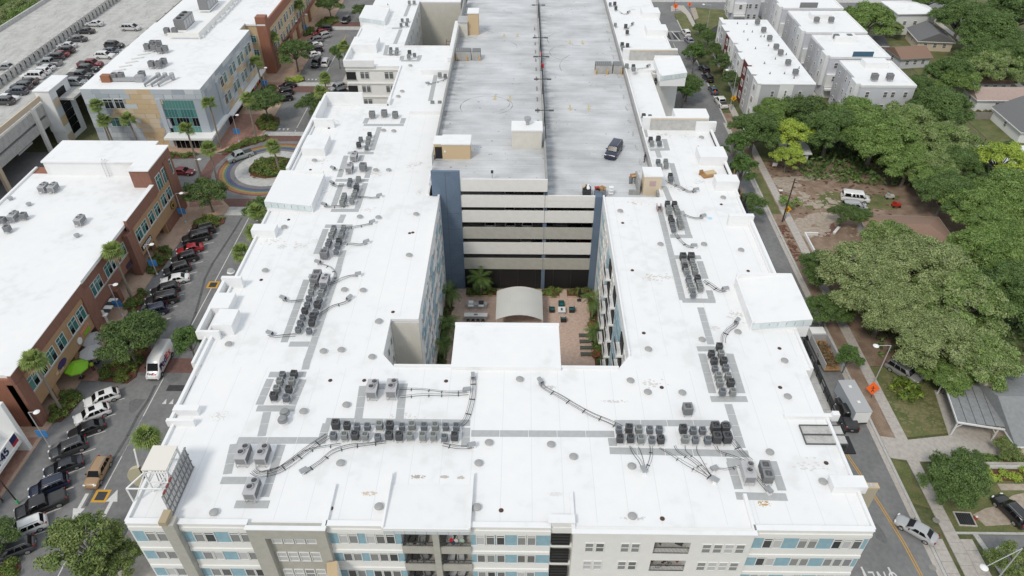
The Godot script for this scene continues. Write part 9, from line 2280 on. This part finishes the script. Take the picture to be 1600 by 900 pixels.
func street_things():
	for q in [[Vector2(-63.36,-61.36),7.0,"lamp post with blue banner in front of the fitness studio"],[Vector2(-65.17,-88.25),6.5,"lamp post with blue banner at the recessed bay bed"],[Vector2(-63.79,-99.2),6.5,"lamp post with blue banner by the shrubs at the black fascia sign"],[Vector2(-64.84,-115.7),6.5,"lamp post with blue banner at the round badge sign"],[Vector2(-64.52,-148.78),6.5,"twin-headed lamp post with blue banner at the roundabout corner"],[Vector2(-65.64,-175.69),6.5,"lamp post with blue banner in the shrubs on the office corner"],[Vector2(-66.77,-211.43),6.0,"lamp post by the brick arcade"],[Vector2(-65.28,-217.29),6.0,"lamp post with blue banner at the arcade bays"],[Vector2(-66.4,-129.53),6.0,"lamp post by the side street of the roundabout"]]:
		lamp("street_lamp",q[2],q[0],q[1],Vector2(1.1,0),"banner" in q[2],"white lamps along the shopping street")
	lamp("street_light","tall grey street light beside the orange diamond sign",Vector2(52.12,-73.72),8.5,Vector2(-2.2,.2),false);lamp("street_light","tall grey street light with yellow diamond sign at the roadside trees",Vector2(51.96,-167.33),10.0,Vector2(-2.6,.2),false);lamp("street_light","thick grey street light at the side drive",Vector2(53.03,-42.04),9.4,Vector2(47.89,-39.75)-Vector2(53.03,-42.04),false);lamp("street_light","pale street light at the corner lawn",Vector2(57.25,-223.21),7.5,Vector2(-2.2,0),false)
	var up:=thing("utility_pole","dark leaning utility pole with a lamp arm beside the pavement","pole",Vector3(Vector2(51.07,-117.36).x,0,Vector2(51.07,-117.36).y))
	var m:=MB.new();m.tube(Vector3.ZERO,Vector3(.25,9.5,-.3),.17,.12,8);obj(up,"pole",m.mesh(),mat(Color(.06,.045,.04),.9))
	var a:=MB.new();a.tube(Vector3(.2,6.5,-.2),Vector3(-1.6,7.0,-.2),.05,.04,6);obj(up,"arm",a.mesh(),M.aluminium);part_box(up,"lamp_head",M.white,-2.2,-1.5,6.95,7.1,-.35,-.05)
	diamond_sign("warning_sign","yellow diamond warning sign on the dark utility pole",Vector2(51.45,-118.04)+Vector2(.15,.25),2.6,1.1,M.sign_yellow,M.black);diamond_sign("road_work_sign","orange diamond flagger sign on the pavement by the cargo trailer",Vector2(51.27,-71.7),1.5,1.45,M.orange,M.black);diamond_sign("warning_sign","yellow diamond warning sign at the tall street light",Vector2(52.12,-167.33)+Vector2(.2,.3),3.0,1.1,M.sign_yellow,M.black)
	diamond_sign("road_work_sign","orange diamond sign at the far corner lawn",Vector2(50.39,-240.32),1.6,1.3,M.orange,M.black);diamond_sign("warning_sign","yellow diamond sign above the orange one at the far corner",Vector2(50.8,-245.44),2.6,1.2,M.sign_yellow,M.black);diamond_sign("road_work_sign","small orange diamond sign on the bare soil of the corner lawn",Vector2(55.44,-242.92),1.4,1.0,M.orange,M.black)
	var es:=thing("notice_sign","small white notice board at the trees of the bare lot","sign",Vector3(Vector2(55,-137.96).x,0,Vector2(55,-137.96).y))
	part_box(es,"board",M.white,-.5,.5,.7,1.5,-.03,.03)
	for x in [-.4,.4]: part_box(es,"post",M.wood,x-.04,x+.04,0,.7,-.04,.0)
	parasol("grey scalloped parasol outside the tan bay, upper of two",Vector2(-65.69,-80.16),1.75,2.3,mat(Color(.36,.36,.37),.9));parasol("pale flower-printed parasol outside the tan bay, lower of two",Vector2(-64.38,-77.36),1.75,2.3,mat(Color(.46,.46,.47),.9));parasol("bright lime green parasol under the arcade",Vector2(-65.2,-74.25),1.7,2.2,M.lime)
	for i in 3:
		var t:=thing("cafe_table",["dark cafe table under the lime parasol","dark cafe table under the scalloped parasol","dark cafe table under the flower-printed parasol"][i],"table",Vector3([Vector2(-66.8,-75.65),Vector2(-66.88,-80.37),Vector2(-65.56,-77.57)][i].x,.13,[Vector2(-66.8,-75.65),Vector2(-66.88,-80.37),Vector2(-65.56,-77.57)][i].y))
		var tm:=MB.new();tm.lathe(Vector3(0,.7,0),[Vector2(.5,0),Vector2(.5,.05),Vector2(.001,.05)],12);obj(t,"top",tm.mesh(),M.charcoal);part_box(t,"post",M.charcoal,-.05,.05,0,.7,-.05,.05);part_box(t,"foot",M.charcoal,-.3,.3,0,.04,-.3,.3)
		for s in [-1,1]:
			var c:=thing("cafe_chair",["dark cafe chair under the lime parasol","dark cafe chair under the scalloped parasol","dark cafe chair under the flower-printed parasol"][i],"chair",t.position+Vector3(0,0,s*.9),0.0 if s<0 else PI,"cafe chairs under the arcade parasols")
			part_box(c,"seat",M.charcoal,-.22,.22,.42,.47,-.22,.22);part_box(c,"backrest",M.charcoal,-.22,.22,.47,.9,-.24,-.19)
			for q in [[-.19,-.19],[.19,-.19],[-.19,.19],[.19,.19]]: part_box(c,"leg",M.charcoal,q[0]-.02,q[0]+.02,0,.42,q[1]-.02,q[1]+.02)
	var fl:=thing("feather_flag","white feather flag leaning at the arcade by the street tree","flag",Vector3(Vector2(-66.23,-85.42).x,.13,Vector2(-66.23,-85.42).y),.3)
	var fm:=MB.new();fm.bx(-.4,.4,.8,3.6,-.02,.02);obj(fl,"cloth",fm.mesh(),M.white);part_box(fl,"pole",M.light_grey,-.45,-.4,0,3.8,-.02,.02)
	var aw:=thing("awning","black and white striped awning over the recessed bay's shopfront","awning",Vector3(-66.9,2.7,-87.5))
	for i in 5: part_box(aw,"stripe",M.charcoal if i % 2 else M.white,0,1.3,-.1,.05,2.4-i*.9,1.55-i*.9)
	var gp:=thing("green_post","dark post with a green painted foot at the kerb by the black pickup","post",Vector3(Vector2(-62.89,-52.51).x,.1,Vector2(-62.89,-52.51).y))
	var gm:=MB.new();gm.tube(Vector3(0,.7,0),Vector3(-.2,5.2,0),.09,.08,8);obj(gp,"pole",gm.mesh(),mat(Color(.05,.035,.03),.8));part_box(gp,"foot",mat(Color(.12,.5,.2),.7),-.12,.12,0,.7,-.12,.12)
	var rl:=thing("walkway_rail","long black railing with concrete walkway slabs along the street wing","railing",Vector3(36.2,0,-52.0))
	for i in 44:
		var z:=-i*1.35
		part_box(rl,"walkway_slab",M.concrete,-2.0,-.15,14.9,15.1,z-.02,z-1.33)
		part_box(rl,"post",M.black,-.1,.0,14.9,16.2,z,z-.1)
		if i % 3!=2: part_box(rl,"panel",M.charcoal,-.08,-.03,15.15,16.0,z-.15,z-1.2)
	for y in [16.15,15.6]: part_box(rl,"rail",M.black,-.12,.02,y,y+.08,0,-59.4)
	var sc:=thing("broken_scaffold","splintered timber balcony scaffold hanging off the street wing","scaffold",Vector3(34.3,14.5,-98))
	for i in 6: part_box(sc,"board",M.tan_light if i % 2 else M.concrete,0,1.6+.3*(i % 2),i*.5,i*.5+.12,-i*3.0,-i*3.0-1.8)
	for i in 7: part_box(sc,"post",M.wood if i % 2 else M.black,1.5,1.65,-1.0,3.4-.3*(i % 3),-i*2.7,-i*2.7-.15)
	var bk:=thing("dark_canopy","black metal canopy slung off the roof hatch above the street","canopy",Vector3(34.3,17.0,-49.2))
	part_box(bk,"sheet",M.black,0,1.3,0,.15,-1.3,1.0);part_box(bk,"side",M.charcoal,0,.15,.15,1.2,-1.3,1.0)
	for q in [[Vector2(54.13,-51.67),"square black stormwater grate set in a concrete frame"]]:
		var g:=thing("storm_grate",q[1],"drain",Vector3(Vector2(55.31,-51.69).x,.05,Vector2(55.31,-51.69).y),-.05)
		for e in [[-1.1,1.1,-1.0,-.85],[-1.1,1.1,.85,1.0],[-1.1,-.95,-.85,.85],[.95,1.1,-.85,.85]]: part_box(g,"frame",M.sidewalk,e[0],e[1],0,.16,e[2],e[3])
		part_box(g,"grate",M.black,-.95,.95,0,.1,-.85,.85)
		for i in 8: part_box(g,"bar",M.charcoal,-.93+i*.25,-.85+i*.25,.1,.13,-.85,.85)
	for q in [[Vector2(51.67,-51.46),"round iron manhole cover in the pavement"],[Vector2(48.55,-45.24),"round iron manhole cover in the carriageway"]]:
		var g:=thing("manhole_cover",q[1],"manhole",Vector3(q[0].x,.135 if q[0].x>50 else .004,q[0].y));var mm:=MB.new();mm.lathe(Vector3.ZERO,[Vector2(.42,0),Vector2(.42,.012),Vector2(.001,.014)],18);obj(g,"cover",mm.mesh(),M.concrete_dark)
	var hw:=thing("water_pipe","small red hydrant elbow lying beside the stormwater grate","hydrant",Vector3(Vector2(56.58,-51.7).x,.08,Vector2(56.58,-51.7).y))
	var hm:=MB.new();hm.tube(Vector3.ZERO,Vector3(0,.5,0),.18,.16,10);hm.tube(Vector3(-.25,.35,0),Vector3(.25,.35,0),.1,.1,8);obj(hw,"body",hm.mesh(),mat(Color(.4,.05,.04),.6));part_box(hw,"cap",M.white,-.12,.12,.5,.6,-.12,.12)
	for q in [[Vector2(75.19,-126.13),Color(.5,.5,.48),"pale garden chair beside the red ride-on mower"],[Vector2(75.24,-123.01),Color(.45,.03,.02),"red ride-on mower on the bare lot"]]:
		var g:=thing("garden_machine" if "mower" in q[2] else "garden_chair",q[2],"mower" if "mower" in q[2] else "chair",Vector3(q[0].x,.06,q[0].y))
		part_box(g,"body",mat(q[1],.6),-.8,.8,.3,.8,-.4,.4);part_box(g,"seat",mat(q[1]*.7,.6),-.7,-.2,.8,1.2,-.3,.3)
		for e in [[-.6,-.4],[.6,-.4],[-.6,.4],[.6,.4]]:
			var wm:=MB.new();wm.tube(Vector3(e[0],.25,e[1]-.06),Vector3(e[0],.25,e[1]+.06),.25,.25,10);obj(g,"wheel" if "mower" in q[2] else "leg",wm.mesh(),M.rubber)

func people():
	var P:=[make_person(1,Color(.02,.03,.08),Color(.02,.02,.025),Color(.35,.2,.14),Color(.02,.015,.01)),make_person(2,Color(.45,.75,.03),Color(.03,.03,.05),Color(.32,.19,.13),Color(.03,.02,.015),true),make_person(3,Color(.75,.12,.02),Color(.05,.05,.07),Color(.35,.22,.16),Color(.03,.02,.015))]
	for q in [[0,Vector3(-33.14,18.6,-182.9),"person in navy shirt standing on the far roof by the tipped canopy",1.0],[0,Vector3(21.19,17.75,-108.85),"person in dark clothes standing against the deck's street-side wall",-1.2],[1,Vector3(-64.11,0.13,-75.83),"person in a lime safety vest on the brick pavement by the parasols",.6],[2,Vector3(49.76,0,-175.17),"person in an orange top standing behind the slate sedan",2.0],[0,Vector3(-64.96,0.13,-52.68),"person in dark clothes walking on the brick pavement by the studio",2.4]]:
		copy(P[q[0]],"person",q[2],"person",q[1],q[3])
